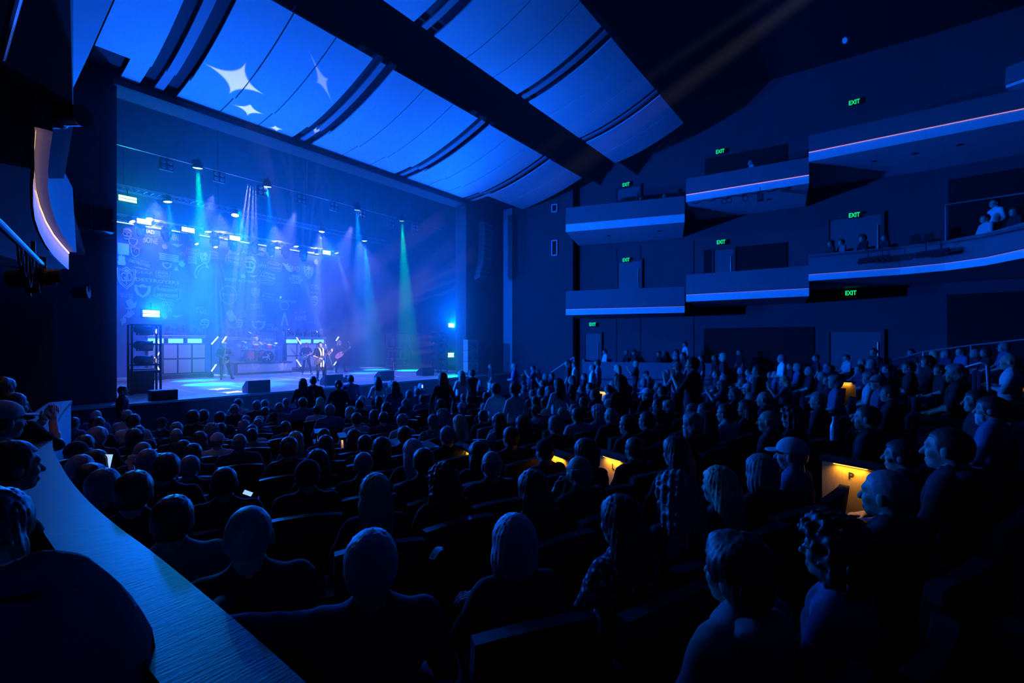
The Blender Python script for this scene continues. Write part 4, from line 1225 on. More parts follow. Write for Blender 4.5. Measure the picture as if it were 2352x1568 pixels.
# lamp on a stand behind the bass player (bright lens)
sl = thing('spot_lamp', 'small warm spot lamp on a stand beside the printed panel', 'stage light', loc=(12.25, 26.9, STAGE_Z))
zc = at_Y(661, 757, 26.9).z - STAGE_Z
mb = MB(); mb.tube((0, 0, 0), (0, 0, zc-.15), .03); mb.box((-.2, -.2, 0), (.2, .2, .02)); mb.obj('stand', M_METAL, sl)
M = Matrix.Translation((0, 0, zc)) @ fix_M((-.6, -.8, -.05))
mb = MB(); mb.lathe([(.05, -.25), (.12, -.2), (.13, .1), (.11, .12)], M, 14); mb.obj('can', M_MOV, sl, smooth=True)
mb = MB(); mb.lathe([(.115, .1), (.001, .12)], M, 14); mb.obj('lens', LM['warm'], sl)

# ---------------------------------------------------------------- washes
# front-of-house spot on the singer and band, from the follow spot in the house
spot('follow_spot', (12.1, -2.85, CZ + 9.5), (10.46, 19.55, 2.3), 70000, (1.0, .88, .80), 3.0, .35, .12)
spot('front_spot', (12.0, -2.8, CZ + 9.5), (11.0, 27.4, 3.0), 45000, (1.0, .9, .9), 2.2, .4, .1)
spot('front_spot', (12.2, -2.8, CZ + 9.5), (12.15, 24.2, 2.4), 20000, (1.0, .62, .8), 2.2, .4, .1)
spot('front_spot', (12.3, -2.8, CZ + 9.5), (14.0, 24.0, 2.4), 22000, (1.0, .66, .8), 2.3, .4, .1)
# made-up side lamp with fixture, added to light the house and its balconies
sw = thing('added_wash_lamp', 'added dark wash lamp on the wall beside the stage opening', 'stage light', loc=(2.25, 16.1, 4.3))
mb = MB(); mb.lathe([(.05, -.35), (.14, -.3), (.16, -.05), (.17, 0), (.15, 0)], fix_M((1, -.42, .1)), 16); mb.obj('can', M_MOV, sw)
mb = MB(); mb.lathe([(.15, -.02), (.001, -.01)], fix_M((1, -.42, .1)), 16); mb.obj('lens', LM['off'], sw)
mb = MB(); mb.tube((0, 0, .2), (0, .9, .2), .02); mb.tube((0, 0, 0), (0, 0, .2), .02); mb.obj('bracket', M_METAL, sw)
spot('added_side_wash', (2.4, 16.04, 4.32), (20.0, 8.0, 5.6), 17000, BLUE, 72, .7, .12)
# blue wash of deck and backdrop from the trusses
for xx in (5.5, 8.0, 10.5, 13.0, 15.5):
    spot('deck_wash', (xx, 24.4, 9.2), (xx, 20.5, STAGE_Z), 3400, (.12, .18, 1.0), 62, .8, .12)
for xx in (5.8, 8.6, 11.4, 14.2):
    spot('backdrop_wash', (xx, 26.6, 9.3), (xx, 29.0, 5.6), 2300, (.0, .15, 1.0), 80, .9, .1)
for xx in (6.5, 9.5, 12.5, 15.0):
    spot('backdrop_top_wash', (xx, 28.0, 9.6), (xx, 29.0, 7.9), 600, (.42, .40, 1.0), 95, .9, .1)
for xx in (7.0, 10.5, 13.6):
    spot('set_wash', (xx, 22.0, 9.4), (xx, 26.8, 2.4), 5000, (.2, .26, 1.0), 38, .8, .1)
spot('deck_cyan', (8.2, 22.5, 9.2), (7.4, 19.8, STAGE_Z), 9000, (.0, .7, .6), 24, .6, .1)

pe_ = at_Z(318, 1275, CZ - .85)
spot('ledge_glint_spot', (9.2, 27.9, 8.4), pe_, 5000, (.0, .5, .7), 2.2, .9, .05)  # added lamp, aimed at the ledge only to make its cyan glint
# star-shaped gobo patterns: on the ceiling cloud and on the apron
def gobo(name, loc, tgt, energy, col, size, pw=.55, rad=.25, turn=0.0, soft=.05, stretch=(1, 1), r=.01):
    o = spot(name, loc, tgt, energy, col, size, .05, r)
    ld = o.data
    ld.use_nodes = True
    nt = ld.node_tree
    em = nt.nodes.get('Emission')
    tc = nt.nodes.new('ShaderNodeTexCoord')
    sep = nt.nodes.new('ShaderNodeSeparateXYZ')
    nt.links.new(tc.outputs['Normal'], sep.inputs[0])
    def m(op, a, b=None):
        n_ = nt.nodes.new('ShaderNodeMath'); n_.operation = op
        for i, v_ in enumerate((a, b)):
            if v_ is None: continue
            if isinstance(v_, (int, float)): n_.inputs[i].default_value = v_
            else: nt.links.new(v_, n_.inputs[i])
        return n_.outputs[0]
    t = math.tan(math.radians(size / 2))
    zz = m('ABSOLUTE', sep.outputs[2])
    x_ = m('DIVIDE', m('DIVIDE', sep.outputs[0], zz), t); y_ = m('DIVIDE', m('DIVIDE', sep.outputs[1], zz), t)
    ca, sa = math.cos(turn), math.sin(turn)
    xr = m('MULTIPLY', m('ADD', m('MULTIPLY', x_, ca), m('MULTIPLY', y_, sa)), stretch[0])
    yr = m('MULTIPLY', m('SUBTRACT', m('MULTIPLY', y_, ca), m('MULTIPLY', x_, sa)), stretch[1])
    s_ = m('ADD', m('POWER', m('ABSOLUTE', xr), pw), m('POWER', m('ABSOLUTE', yr), pw))
    mr = nt.nodes.new('ShaderNodeMapRange')
    mr.inputs['From Min'].default_value = .9 + soft; mr.inputs['From Max'].default_value = .9 - soft
    mr.inputs['To Min'].default_value = 0; mr.inputs['To Max'].default_value = 1
    nt.links.new(s_, mr.inputs['Value'])
    nt.links.new(mr.outputs[0], em.inputs['Strength'])
    return o
def on_cloud(px, py, off=0.0):
    r = ray(px, py)
    lo, hi = 5.0, 40.0
    f = lambda t: CAM.z + r.z*t - prof1(r.y*t) - off
    for _ in range(60):
        md = (lo + hi) / 2
        if f(md) > 0: hi = md
        else: lo = md
    return CAM + r * lo
src = Vector((10.2, 17.9, STAGE_Z + .5))
gobo('star_gobo', src, on_cloud(545, 185), 6500, (.75, .88, 1), 9.5, turn=.5)
gobo('star_gobo', src + Vector((.6, 0, 0)), on_cloud(740, 185), 3000, (.6, .85, 1), 8, pw=.5, turn=.2, stretch=(3.2, .8), soft=.12)
gobo('star_gobo', src, on_cloud(574, 258), 6500, (.75, .88, 1), 6.0, turn=.6)
gobo('star_gobo', src, on_cloud(635, 300), 5500, (.75, .88, 1), 3.6, turn=.9)
gobo('star_gobo', src, on_cloud(728, 305), 5500, (.75, .88, 1), 4.4, turn=1.0)
for i, (x_, y_, e_) in enumerate(((505, 893, 1), (535, 900, 1), (573, 896, .8), (590, 886, .5))):
    t_ = at_Z(x_, y_, STAGE_Z)
    gobo('star_gobo', (7.6 + .1*i, 20.0, 9.5), t_, 30000*e_, (1, 1, 1), 8.5, turn=.4 + i)

# floor gear that throws them
pj = thing('gobo_projector', 'low pattern projector on the apron before the singer', 'projector', loc=(10.2, 17.95, STAGE_Z))
mb = MB(); mb.box((-.15, -.12, 0), (.9, .15, .22)); mb.obj('body', M_MOV, pj)
mb = MB(); mb.lathe([(.06, .22), (.06, .3)], None, 14); mb.lathe([(.06, .22), (.06, .3)], Matrix.Translation((.6, 0, 0)), 14); mb.obj('snout', M_MOV, pj)

# ---------------------------------------------------------------- haze
def haze(name, a, b, dens, col, label, an=.2):
    mb = MB(); mb.box(a, b)
    m = bpy.data.materials.new(name + '_volume'); m.use_nodes = True
    nt = m.node_tree; nt.nodes.clear()
    out = nt.nodes.new('ShaderNodeOutputMaterial'); vs2 = nt.nodes.new('ShaderNodeVolumeScatter')
    vs2.inputs['Color'].default_value = (*col, 1); vs2.inputs['Density'].default_value = dens; vs2.inputs['Anisotropy'].default_value = an
    nt.links.new(vs2.outputs[0], out.inputs['Volume'])
    return mb.obj(name, m, None, label=label, category='haze', kind='stuff')
haze('haze', (-1.6, 16.25, STAGE_Z + .01), (24.6, 30.9, 14.9), .025, (.85, .92, 1), 'thin haze filling the stage and showing the light beams', 0.0)
haze('haze', (4.2, 12.6, .6), (20.3, 16.22, CZ + 7.4), .012, (.85, .92, 1), 'thin haze drifting out over the front rows', 0.0)

haze('haze', (1.0, -7.5, CZ + 4.6), (24.0, 9.2, CZ + 12.2), .0028, (.85, .9, .95), 'faint haze under the ceiling showing the follow spot beam', 0.3)

# ================================================================ PEOPLE
# bodies are grown as smooth implicit surfaces and meshed with surface nets
def _capsule(P, a, b, r0, r1):
    a = np.array(a, float); b = np.array(b, float)
    ab = b - a
    t = np.clip(((P - a) @ ab) / max(1e-9, ab @ ab), 0, 1)
    d = np.linalg.norm(P - (a + t[..., None] * ab), axis=-1)
    return d - (r0 + (r1 - r0) * t)

def _ell(P, c, r):
    q = (P - np.array(c, float)) / np.array(r, float)
    k0 = np.linalg.norm(q, axis=-1)
    k1 = np.linalg.norm(q / np.array(r, float), axis=-1) + 1e-9
    return k0 * (k0 - 1.0) / k1

def _smin(a, b, k):
    h = np.clip(0.5 + 0.5 * (b - a) / k, 0, 1)
    return b + (a - b) * h - k * h * (1 - h)

def surface_nets(f, org, h):
    nx, ny, nz = f.shape
    s = f < 0
    c = [s[dx:nx-1+dx, dy:ny-1+dy, dz:nz-1+dz] for dx in (0, 1) for dy in (0, 1) for dz in (0, 1)]
    cnt = sum(x.astype(np.int8) for x in c)
    act = (cnt > 0) & (cnt < 8)
    idx = np.argwhere(act)
    if len(idx) == 0:
        return np.zeros((0, 3)), np.zeros((0, 4), int)
    ids = -np.ones(act.shape, int)
    ids[act] = np.arange(len(idx))
    corners = np.array([(a, b, d) for a in (0, 1) for b in (0, 1) for d in (0, 1)])
    vals = np.stack([f[idx[:, 0]+a, idx[:, 1]+b, idx[:, 2]+d] for a, b, d in corners], 1)
    acc = np.zeros((len(idx), 3)); n = np.zeros(len(idx))
    for i in range(8):
        for j in range(i + 1, 8):
            if np.abs(corners[i] - corners[j]).sum() != 1: continue
            va, vb = vals[:, i], vals[:, j]
            m = (va < 0) != (vb < 0)
            t = np.where(m, va / np.where(np.abs(va - vb) < 1e-12, 1, va - vb), 0)
            acc += np.where(m[:, None], corners[i] + (corners[j] - corners[i]) * t[:, None], 0)
            n += m
    V = org + (idx + acc / n[:, None]) * h
    F = []
    for ax in range(3):
        sl0 = [slice(None)] * 3; sl1 = [slice(None)] * 3
        sl0[ax] = slice(0, -1); sl1[ax] = slice(1, None)
        cr = s[tuple(sl0)] != s[tuple(sl1)]
        e = np.argwhere(cr)
        u, v = [(1, 2), (2, 0), (0, 1)][ax]
        ok = (e[:, u] > 0) & (e[:, v] > 0) & (e[:, u] < f.shape[u]-1) & (e[:, v] < f.shape[v]-1)
        e = e[ok]
        def g(du, dv):
            q = e.copy(); q[:, u] -= du; q[:, v] -= dv
            return ids[q[:, 0], q[:, 1], q[:, 2]]
        quad_ = np.stack([g(1, 1), g(0, 1), g(0, 0), g(1, 0)], 1)
        flip = ~s[e[:, 0], e[:, 1], e[:, 2]]
        quad_[flip] = quad_[flip][:, ::-1]
        F.append(quad_)
    F = np.concatenate(F)
    F = F[(F >= 0).all(1)]
    return V, F

def sdf_mesh(prims, h, pad=.03, k=.03, noise=None, cut=None):
    """prims: ('c',a,b,r0,r1,mat[,k]) or ('e',c,r,mat[,k]); returns V,F,face mats"""
    lo = np.full(3, 1e9); hi = -lo
    for p in prims:
        if p[0] == 'c':
            for q, r in ((p[1], p[3]), (p[2], p[4])):
                lo = np.minimum(lo, np.array(q) - r); hi = np.maximum(hi, np.array(q) + r)
        else:
            lo = np.minimum(lo, np.array(p[1]) - np.array(p[2])); hi = np.maximum(hi, np.array(p[1]) + np.array(p[2]))
    lo -= pad + h; hi += pad + h
    n = np.ceil((hi - lo) / h).astype(int) + 1
    g = [lo[i] + h * np.arange(n[i]) for i in range(3)]
    f = np.full(n, 1e3, dtype=np.float64)
    best = np.full(n, 1e3); bm = np.zeros(n, np.int8)
    for p in prims:
        if p[0] == 'c':
            r = max(p[3], p[4]); l = np.minimum(p[1], p[2]) - r - .09; u = np.maximum(p[1], p[2]) + r + .09
            m_ = p[5]; kk = p[6] if len(p) > 6 else k
        else:
            l = np.array(p[1]) - np.array(p[2]) - .09; u = np.array(p[1]) + np.array(p[2]) + .09
            m_ = p[3]; kk = p[4] if len(p) > 4 else k
        i0 = np.maximum(0, np.floor((l - lo) / h).astype(int)); i1 = np.minimum(n, np.ceil((u - lo) / h).astype(int) + 1)
        sl = tuple(slice(a, b) for a, b in zip(i0, i1))
        P = np.stack(np.meshgrid(g[0][sl[0]], g[1][sl[1]], g[2][sl[2]], indexing='ij'), -1)
        d = _capsule(P, p[1], p[2], p[3], p[4]) if p[0] == 'c' else _ell(P, p[1], p[2])
        if m_ < 0:      # carve
            f[sl] = -_smin(-f[sl], d, kk)
            continue
        f[sl] = _smin(f[sl], d, kk)
        bb = best[sl]; w_ = d < bb
        bb[w_] = d[w_]; best[sl] = bb
        mm = bm[sl]; mm[w_] = m_; bm[sl] = mm
    if noise is not None or cut is not None:
        P = np.stack(np.meshgrid(*g, indexing='ij'), -1)
        if noise is not None: f = f + noise(P)
        if cut is not None: f = np.maximum(f, cut(P))
    V, F = surface_nets(f, lo, h)
    ii = np.clip(((V - lo) / h).astype(int), 0, n - 1)
    vm = bm[ii[:, 0], ii[:, 1], ii[:, 2]]
    return V, F, vm[F[:, 0]]

def np_mesh(name, parts, nmats):
    """parts: list of (V,F,M)"""
    V = []; F = []; M = []; o = 0
    for v, f, m in parts:
        V.append(v); F.append(f + o); M.append(np.broadcast_to(m, len(f))); o += len(v)
    V = np.concatenate(V); F = np.concatenate(F); M = np.concatenate(M)
    me = bpy.data.meshes.new(name)
    me.vertices.add(len(V)); me.vertices.foreach_set('co', V.astype(np.float32).ravel())
    me.loops.add(len(F) * 4); me.loops.foreach_set('vertex_index', F.astype(np.int32).ravel())
    me.polygons.add(len(F)); me.polygons.foreach_set('loop_start', np.arange(0, len(F) * 4, 4, dtype=np.int32))
    me.polygons.foreach_set('loop_total', np.full(len(F), 4, np.int32))
    me.polygons.foreach_set('material_index', M.astype(np.int32))
    me.polygons.foreach_set('use_smooth', np.ones(len(F), bool))
    me.update(calc_edges=True)
    for _ in range(nmats): me.materials.append(None)
    return me

SKIN, TOP, LEG, SHOE = 0, 1, 2, 3

# ---- head (centre at origin, facing +Y), crown at z=.118
def head_prims(sex='m'):
    jw = .058 if sex == 'm' else .052
    pr_ = [('e', (0, -.012, .028), (.078, .098, .090), SKIN), ('e', (0, .034, -.048), (jw, .058, .072), SKIN),
           ('e', (0, .068, -.098), (.026, .02, .02), SKIN, .02), ('c', (0, .088, .006), (0, .112, -.036), .009, .0145, SKIN, .012),
           ('c', (-.036, .074, .022), (.036, .074, .022), .016, .016, SKIN, .02), ('e', (-.036, .062, -.03), (.026, .024, .024), SKIN), ('e', (.036, .062, -.03), (.026, .024, .024), SKIN),
           ('e', (-.034, .096, .001), (.014, .012, .009), -1, .012), ('e', (.034, .096, .001), (.014, .012, .009), -1, .012),
           ('e', (-.033, .078, .0), (.013, .012, .011), SKIN, .004), ('e', (.033, .078, .0), (.013, .012, .011), SKIN, .004),
           ('c', (-.022, .086, -.068), (.022, .086, -.068), .0075, .0075, SKIN, .008), ('c', (-.018, .087, -.079), (.018, .087, -.079), .008, .008, SKIN, .008),
           ('e', (-.08, -.012, -.01), (.011, .022, .034), SKIN, .008), ('e', (.08, -.012, -.01), (.011, .022, .034), SKIN, .008),
           ('c', (0, -.03, -.05), (0, -.035, -.16), .056, .058, SKIN, .03)]
    return pr_
HEAD_LO = sdf_mesh(head_prims('m'), .011, k=.02)
HEAD_LOW = sdf_mesh(head_prims('f'), .011, k=.02)
HEAD_HI = sdf_mesh(head_prims('m'), .0062, k=.02)
HEAD_HIW = sdf_mesh(head_prims('f'), .0062, k=.02)

# ---- hands: palm along +Y from the wrist at the origin, palm facing -Z, thumb on +X
def hand(curl, h=.0062):
    pr_ = [('e', (0, .045, 0), (.04, .05, .015), 0), ('c', (0, -.03, 0), (0, .02, 0), .026, .026, 0, .02)]
    L = (.068, .078, .072, .056); X = (.03, .01, -.011, -.031)
    for l_, x_ in zip(L, X):
        p = np.array((x_, .088, 0.)); a = 0.0
        for j, fr in enumerate((.45, .32, .23)):
            a += curl * (.9, 1.1, .8)[j]
            q = p + np.array((x_ * .12 * (1 - curl), math.cos(a), -math.sin(a))) * l_ * fr
            pr_.append(('c', tuple(p), tuple(q), .0092 - .0012*j, .0088 - .0012*j, 0, .006))
            p = q
    p = np.array((.03, .02, 0)); q = p + np.array((.034, .03, -.008 - .02*curl)); r = q + np.array((.006 - .03*curl, .032, -.01*curl*2))
    pr_ += [('c', tuple(p), tuple(q), .014, .011, 0, .01), ('c', tuple(q), tuple(r), .0105, .0085, 0, .006)]
    return sdf_mesh(pr_, h, k=.01, pad=.012)
HANDS = {'relaxed': hand(.35), 'flat': hand(.08), 'grip': hand(1.0)}

def frame_to(d, n):
    """matrix whose Y runs along d and Z as near to n as can be"""
    y = Vector(d).normalized(); z = Vector(n); z = (z - y * z.dot(y)); z = z.normalized() if z.length > 1e-5 else Vector((0, 0, 1))
    x = y.cross(z)
    return np.array(((x.x, y.x, z.x), (x.y, y.y, z.y), (x.z, y.z, z.z)))

def xform(part, R, t, mi=None, mirror=False):
    V, F, M = part
    V = V.copy()
    if mirror:
        V[:, 0] *= -1; F = F[:, ::-1]
    return V @ R.T + np.array(t), F, (np.full(len(F), mi) if mi is not None else M)

def body_mesh(name, pose, hi=False, sex='m', h=None, sleeves='long', fat=1.0):
    """pose: joints in metres, person facing +Y, floor at z=0"""
    J = pose
    A = np.array
    k = fat
    ch, pe = A(J['chest'], float), A(J['pelvis'], float)
    nk = A(J['neck'], float); hd = A(J['head'], float)
    up = (nk - pe) / np.linalg.norm(nk - pe)
    sw = .165 if sex == 'm' else .145
    fsh = 1.0 if sex == 'm' else .88
    yw = math.radians(J.get('turn', 0))
    rt = A((math.cos(yw), math.sin(yw), 0))
    fo = A((-math.sin(yw), math.cos(yw), 0))
    pr_ = []
    mid = pe * .55 + ch * .45
    pr_ += [('e', tuple(pe), (.175*k, .135*k, .13), LEG, .05), ('e', tuple(mid), (.165*k, .125*k, .17), TOP, .05), ('e', tuple(ch - up*.02), (.185*fsh*k, .125*k, .19), TOP, .05)]
    sh = {}
    for s in (-1, 1):
        S = J['shoulder_%s' % ('l' if s < 0 else 'r')] if ('shoulder_%s' % ('l' if s < 0 else 'r')) in J else tuple(ch + up*.092 + rt*s*sw*1.10)
        sh[s] = A(S, float)
    pr_ += [('c', tuple(sh[-1]*.9 + sh[1]*.1), tuple(sh[1]*.9 + sh[-1]*.1), .068*fsh, .068*fsh, TOP, .05)]
    pr_ += [('c', tuple(nk - up*.06 + rt*.085*s), tuple(nk - up*.005 + rt*.015*s), .05, .048, TOP, .03) for s in (-1, 1)]
    pr_ += [('c', tuple(nk - up*.02), tuple(hd - A((0, 0, .06)) - fo*.015), .056*fsh, .053*fsh, SKIN, .02)]
    parts = []
    for s, n_ in ((-1, 'l'), (1, 'r')):
        el, wr = A(J['elbow_' + n_], float), A(J['wrist_' + n_], float)
        uparm = TOP
        pr_.append(('c', tuple(sh[s]), tuple(el), .060*fsh*k, .047*fsh, uparm if sleeves != 'none' else SKIN, .03))
        pr_.append(('c', tuple(el), tuple(wr), .046*fsh, .031*fsh, TOP if sleeves == 'long' else SKIN, .02))
        hip, kn, an = A(J['hip_' + n_], float), A(J['knee_' + n_], float), A(J['ankle_' + n_], float)
        pr_.append(('c', tuple(hip), tuple(kn), .090*k, .062, LEG, .03))
        pr_.append(('c', tuple(kn), tuple(an), .060, .044, LEG, .02))
        toe = A(J.get('toe_' + n_, tuple(an + A((s*.03, .16, -.06)))), float)
        pr_.append(('c', tuple(an - A((0, .02, .05))), tuple(toe), .042, .036, SHOE, .015))
        d = J.get('hand_%s_dir' % n_, tuple(wr - el)); pn = J.get('hand_%s_up' % n_, (0, 0, 1))
        H = HANDS[J.get('hand_%s' % n_, 'relaxed')]
        parts.append(xform(H, frame_to(d, pn), wr, SKIN, mirror=(s > 0)))
    def folds(P):
        x, y, z = P[..., 0], P[..., 1], P[..., 2]
        return .0038*np.sin(42*z + 6*np.sin(13*x + 5*y) + 9*y)*(np.sin(21*x - 17*z) > -.3) + .003*np.sin(55*x + 30*z + 11*y)
    body = sdf_mesh(pr_, h or (.0115 if hi else .019), k=.03, noise=folds if hi else None)
    a, b = math.radians(J.get('head_yaw', 0)), math.radians(J.get('head_pitch', 0))
    Rz = np.array(((math.cos(a), -math.sin(a), 0), (math.sin(a), math.cos(a), 0), (0, 0, 1)))
    Rx = np.array(((1, 0, 0), (0, math.cos(b), -math.sin(b)), (0, math.sin(b), math.cos(b))))
    HP = (HEAD_HI if sex == 'm' else HEAD_HIW) if hi else (HEAD_LO if sex == 'm' else HEAD_LOW)
    R = Rz @ Rx
    parts.append(xform(HP, R, hd))
    me = np_mesh(name, [body] + parts, 4)
    M = Matrix.Translation(Vector(hd)) @ Matrix(((R[0][0], R[0][1], R[0][2], 0), (R[1][0], R[1][1], R[1][2], 0), (R[2][0], R[2][1], R[2][2], 0), (0, 0, 0, 1)))
    return me, M

def seated(**kw):
    J = dict(pelvis=(0, 0, .545), chest=(0, -.03, .90), neck=(0, -.035, 1.065), head=(0, -.005, 1.18),
             hip_l=(-.09, .03, .53), hip_r=(.09, .03, .53), knee_l=(-.13, .44, .53), knee_r=(.13, .44, .53), ankle_l=(-.14, .46, .11), ankle_r=(.14, .46, .11),
             elbow_l=(-.27, .02, .74), elbow_r=(.27, .02, .74), wrist_l=(-.14, .24, .63), wrist_r=(.14, .24, .63), hand_l_dir=(.4, 1, -.2), hand_r_dir=(-.4, 1, -.2))
    J.update(kw)
    return J
def standing(**kw):
    J = dict(pelvis=(0, 0, .97), chest=(0, -.02, 1.30), neck=(0, -.03, 1.475), head=(0, 0, 1.60),
             hip_l=(-.09, .0, .93), hip_r=(.09, .0, .93), knee_l=(-.11, .02, .50), knee_r=(.11, .02, .50), ankle_l=(-.12, -.02, .10), ankle_r=(.12, -.02, .10),
             elbow_l=(-.27, -.03, 1.14), elbow_r=(.27, -.03, 1.14), wrist_l=(-.27, .08, .90), wrist_r=(.27, .08, .90), hand_l_dir=(0, .1, -1), hand_r_dir=(0, .1, -1), hand_l_up=(-1, 0, 0), hand_r_up=(1, 0, 0))
    J.update(kw)
    return J

# ---- hair, caps, glasses: meshes around the head centre
def strands(amp, fr, fz=0.0):
    def f(P):
        a = np.arctan2(P[..., 0], P[..., 1] + .02)
        return amp * (np.sin(a * fr + 9 * P[..., 2]) * .6 + np.sin(a * fr * 2.3 + 31 * P[..., 2] + 1.0) * .4) + (amp * np.sin(P[..., 2] * fz + a * 3) if fz else 0)
    return f
def bumps(amp, s):
    def f(P):
        return amp * (np.sin(P[..., 0]*s) * np.sin(P[..., 1]*s*1.1 + 1) + np.sin(P[..., 2]*s*.9 + 2) * np.sin(P[..., 0]*s*1.3 + P[..., 1]*s*.7)) * .7
    return f
def face_cut(y0=.066, z0=.058, slope=1.3, back=-.075):
    # leave the face free and end the hair at the nape
    def f(P):
        x, y, z = P[..., 0], P[..., 1], P[..., 2]
        front = np.minimum(y - (y0 - .5*np.maximum(0, -z)), (z0 + (y - .03) * -.1) - z)
        return front
    return f
def cuts(*fs):
    return lambda P: np.max(np.stack([q(P) for q in fs]), 0)
def keep_back(yf=.03, zf=.055, znape=-.085):
    """keeps crown and back: outside when in the face box or below the nape"""
    def f(P):
        x, y, z = P[..., 0], P[..., 1], P[..., 2]
        d_face = np.minimum(y - yf - .25*np.maximum(z + .02, 0), zf - z)
        d_nape = (znape - z)
        return np.maximum(d_face, d_nape)
    return f
HS = .0085
def hair_geo(kind):
    cr = lambda g, dy=0., dz=0.: ('e', (0, -.014 + dy, .03 + dz), (.078 + g, .098 + g, .090 + g), 0)
    if kind == 'short':
        return sdf_mesh([cr(.012), ('e', (0, -.045, -.02), (.076, .07, .07), 0)], HS, k=.02, noise=strands(.0035, 26), cut=keep_back(.028, .06, -.075))
    if kind == 'crop':
        return sdf_mesh([cr(.005), ('e', (0, -.045, -.015), (.072, .064, .06), 0)], HS, k=.02, noise=bumps(.0015, 160), cut=keep_back(.02, .065, -.06))
    if kind == 'full':
        return sdf_mesh([cr(.024, .0, .006), ('e', (0, -.05, -.02), (.086, .078, .085), 0), ('e', (0, .04, .085), (.06, .05, .035), 0)], HS, k=.03, noise=strands(.004, 27, 40), cut=keep_back(.042, .056, -.095))
    if kind == 'fringe':    # bald on top
        def top(P): return np.maximum(P[..., 2] - .035 - .25*(-P[..., 1]), P[..., 1] - .02)
        return sdf_mesh([cr(.007), ('e', (0, -.045, -.02), (.075, .066, .065), 0)], HS, k=.02, noise=bumps(.002, 140), cut=cuts(keep_back(.0, .055, -.075), top))
    if kind == 'long':
        return sdf_mesh([cr(.02), ('e', (0, -.055, -.03), (.092, .075, .1), 0), ('c', (-.05, -.07, -.05), (-.07, -.085, -.24), .06, .045, 0), ('c', (.05, -.07, -.05), (.07, -.085, -.24), .06, .045, 0), ('c', (0, -.08, -.05), (0, -.11, -.27), .06, .045, 0)], .01, k=.03, noise=strands(.006, 24), cut=keep_back(.04, .058, -.5))
    if kind == 'bob':
        return sdf_mesh([cr(.022), ('e', (0, -.04, -.05), (.1, .085, .1), 0), ('e', (-.075, .0, -.07), (.03, .05, .07), 0), ('e', (.075, .0, -.07), (.03, .05, .07), 0)], .009, k=.03, noise=strands(.005, 22), cut=keep_back(.045, .06, -.155))
    if kind == 'curly':
        return sdf_mesh([cr(.035), ('e', (0, -.05, -.05), (.115, .095, .11), 0), ('e', (0, .03, .09), (.075, .06, .045), 0)], .009, k=.03, noise=bumps(.015, 95), cut=keep_back(.045, .06, -.16))
    if kind == 'curlylong':
        return sdf_mesh([cr(.032), ('e', (0, -.06, -.06), (.115, .09, .13), 0), ('c', (-.05, -.07, -.08), (-.08, -.08, -.26), .075, .06, 0), ('c', (.05, -.07, -.08), (.08, -.08, -.26), .075, .06, 0)], .0095, k=.03, noise=bumps(.014, 105), cut=keep_back(.04, .06, -.5))
    if kind == 'bun':
        return sdf_mesh([cr(.012), ('e', (0, -.045, -.02), (.078, .07, .07), 0), ('e', (0, -.13, .05), (.042, .042, .042), 0, .01)], HS, k=.02, noise=strands(.004, 30), cut=keep_back(.03, .062, -.075))
    if kind == 'ponytail':
        return sdf_mesh([cr(.012), ('e', (0, -.045, -.02), (.078, .07, .07), 0), ('c', (0, -.11, .03), (0, -.15, -.02), .03, .035, 0), ('c', (0, -.15, -.02), (0, -.14, -.2), .036, .018, 0)], HS, k=.02, noise=strands(.004, 30), cut=keep_back(.03, .062, -.5))
    if kind == 'cap':
        def rim(P): return np.maximum(.026 - P[..., 2], P[..., 2] - .2)
        dome = sdf_mesh([('e', (0, -.01, .035), (.094, .114, .105), 0)], .008, k=.02, cut=rim)
        return dome
    if kind == 'brim':
        def fl(P):
            z = P[..., 2] - (.034 - 1.3 * P[..., 0] ** 2 - .12*(P[..., 1] - .09))
            return np.maximum(np.abs(z) - .006, .07 - P[..., 1])
        return sdf_mesh([('e', (0, .085, .03), (.082, .1, .06), 0)], .006, k=.01, cut=fl)
    if kind == 'flatcap':
        def rim(P): return .03 - P[..., 2]
        return sdf_mesh([('e', (0, .0, .045), (.1, .125, .075), 0), ('e', (0, .09, .035), (.07, .06, .025), 0)], .008, k=.03, cut=rim)
    if kind == 'hood':
        return sdf_mesh([('e', (0, -.09, -.15), (.135, .075, .06), 0), ('e', (0, -.12, -.2), (.1, .05, .07), 0)], .011, k=.05, noise=bumps(.004, 60))
    if kind == 'beard':
        def below(P): return np.maximum(P[..., 2] + .045, .03 - P[..., 1])
        return sdf_mesh([('e', (0, .038, -.055), (.064, .066, .085), 0), ('e', (0, .07, -.12), (.04, .03, .04), 0)], .008, k=.02, noise=bumps(.004, 110), cut=below)
HAIR = {}
def hair_mesh(kind):
    if kind not in HAIR:
        HAIR[kind] = np_mesh('hair_' + kind, [hair_geo(kind)], 1)
    return HAIR[kind]
def glasses_mesh():
    if 'glasses' not in HAIR:
        mb = MB()
        for s in (-1, 1):
            pts = [(s*.034 + .024*math.cos(a), .100 - .004*abs(math.cos(a)), .0 + .018*math.sin(a)) for a in [2*math.pi*i/12 for i in range(13)]]
            mb.path(pts, .0022, 5)
            mb.tube((s*.058, .097, .004), (s*.084, .0, .004), .0022, n=5); mb.tube((s*.084, 0, .004), (s*.08, -.02, -.012), .0022, n=5)
        mb.tube((-.01, .102, .004), (.01, .102, .004), .0025, n=5)
        HAIR['glasses'] = mb.mesh('glasses', [None])
    return HAIR['glasses']

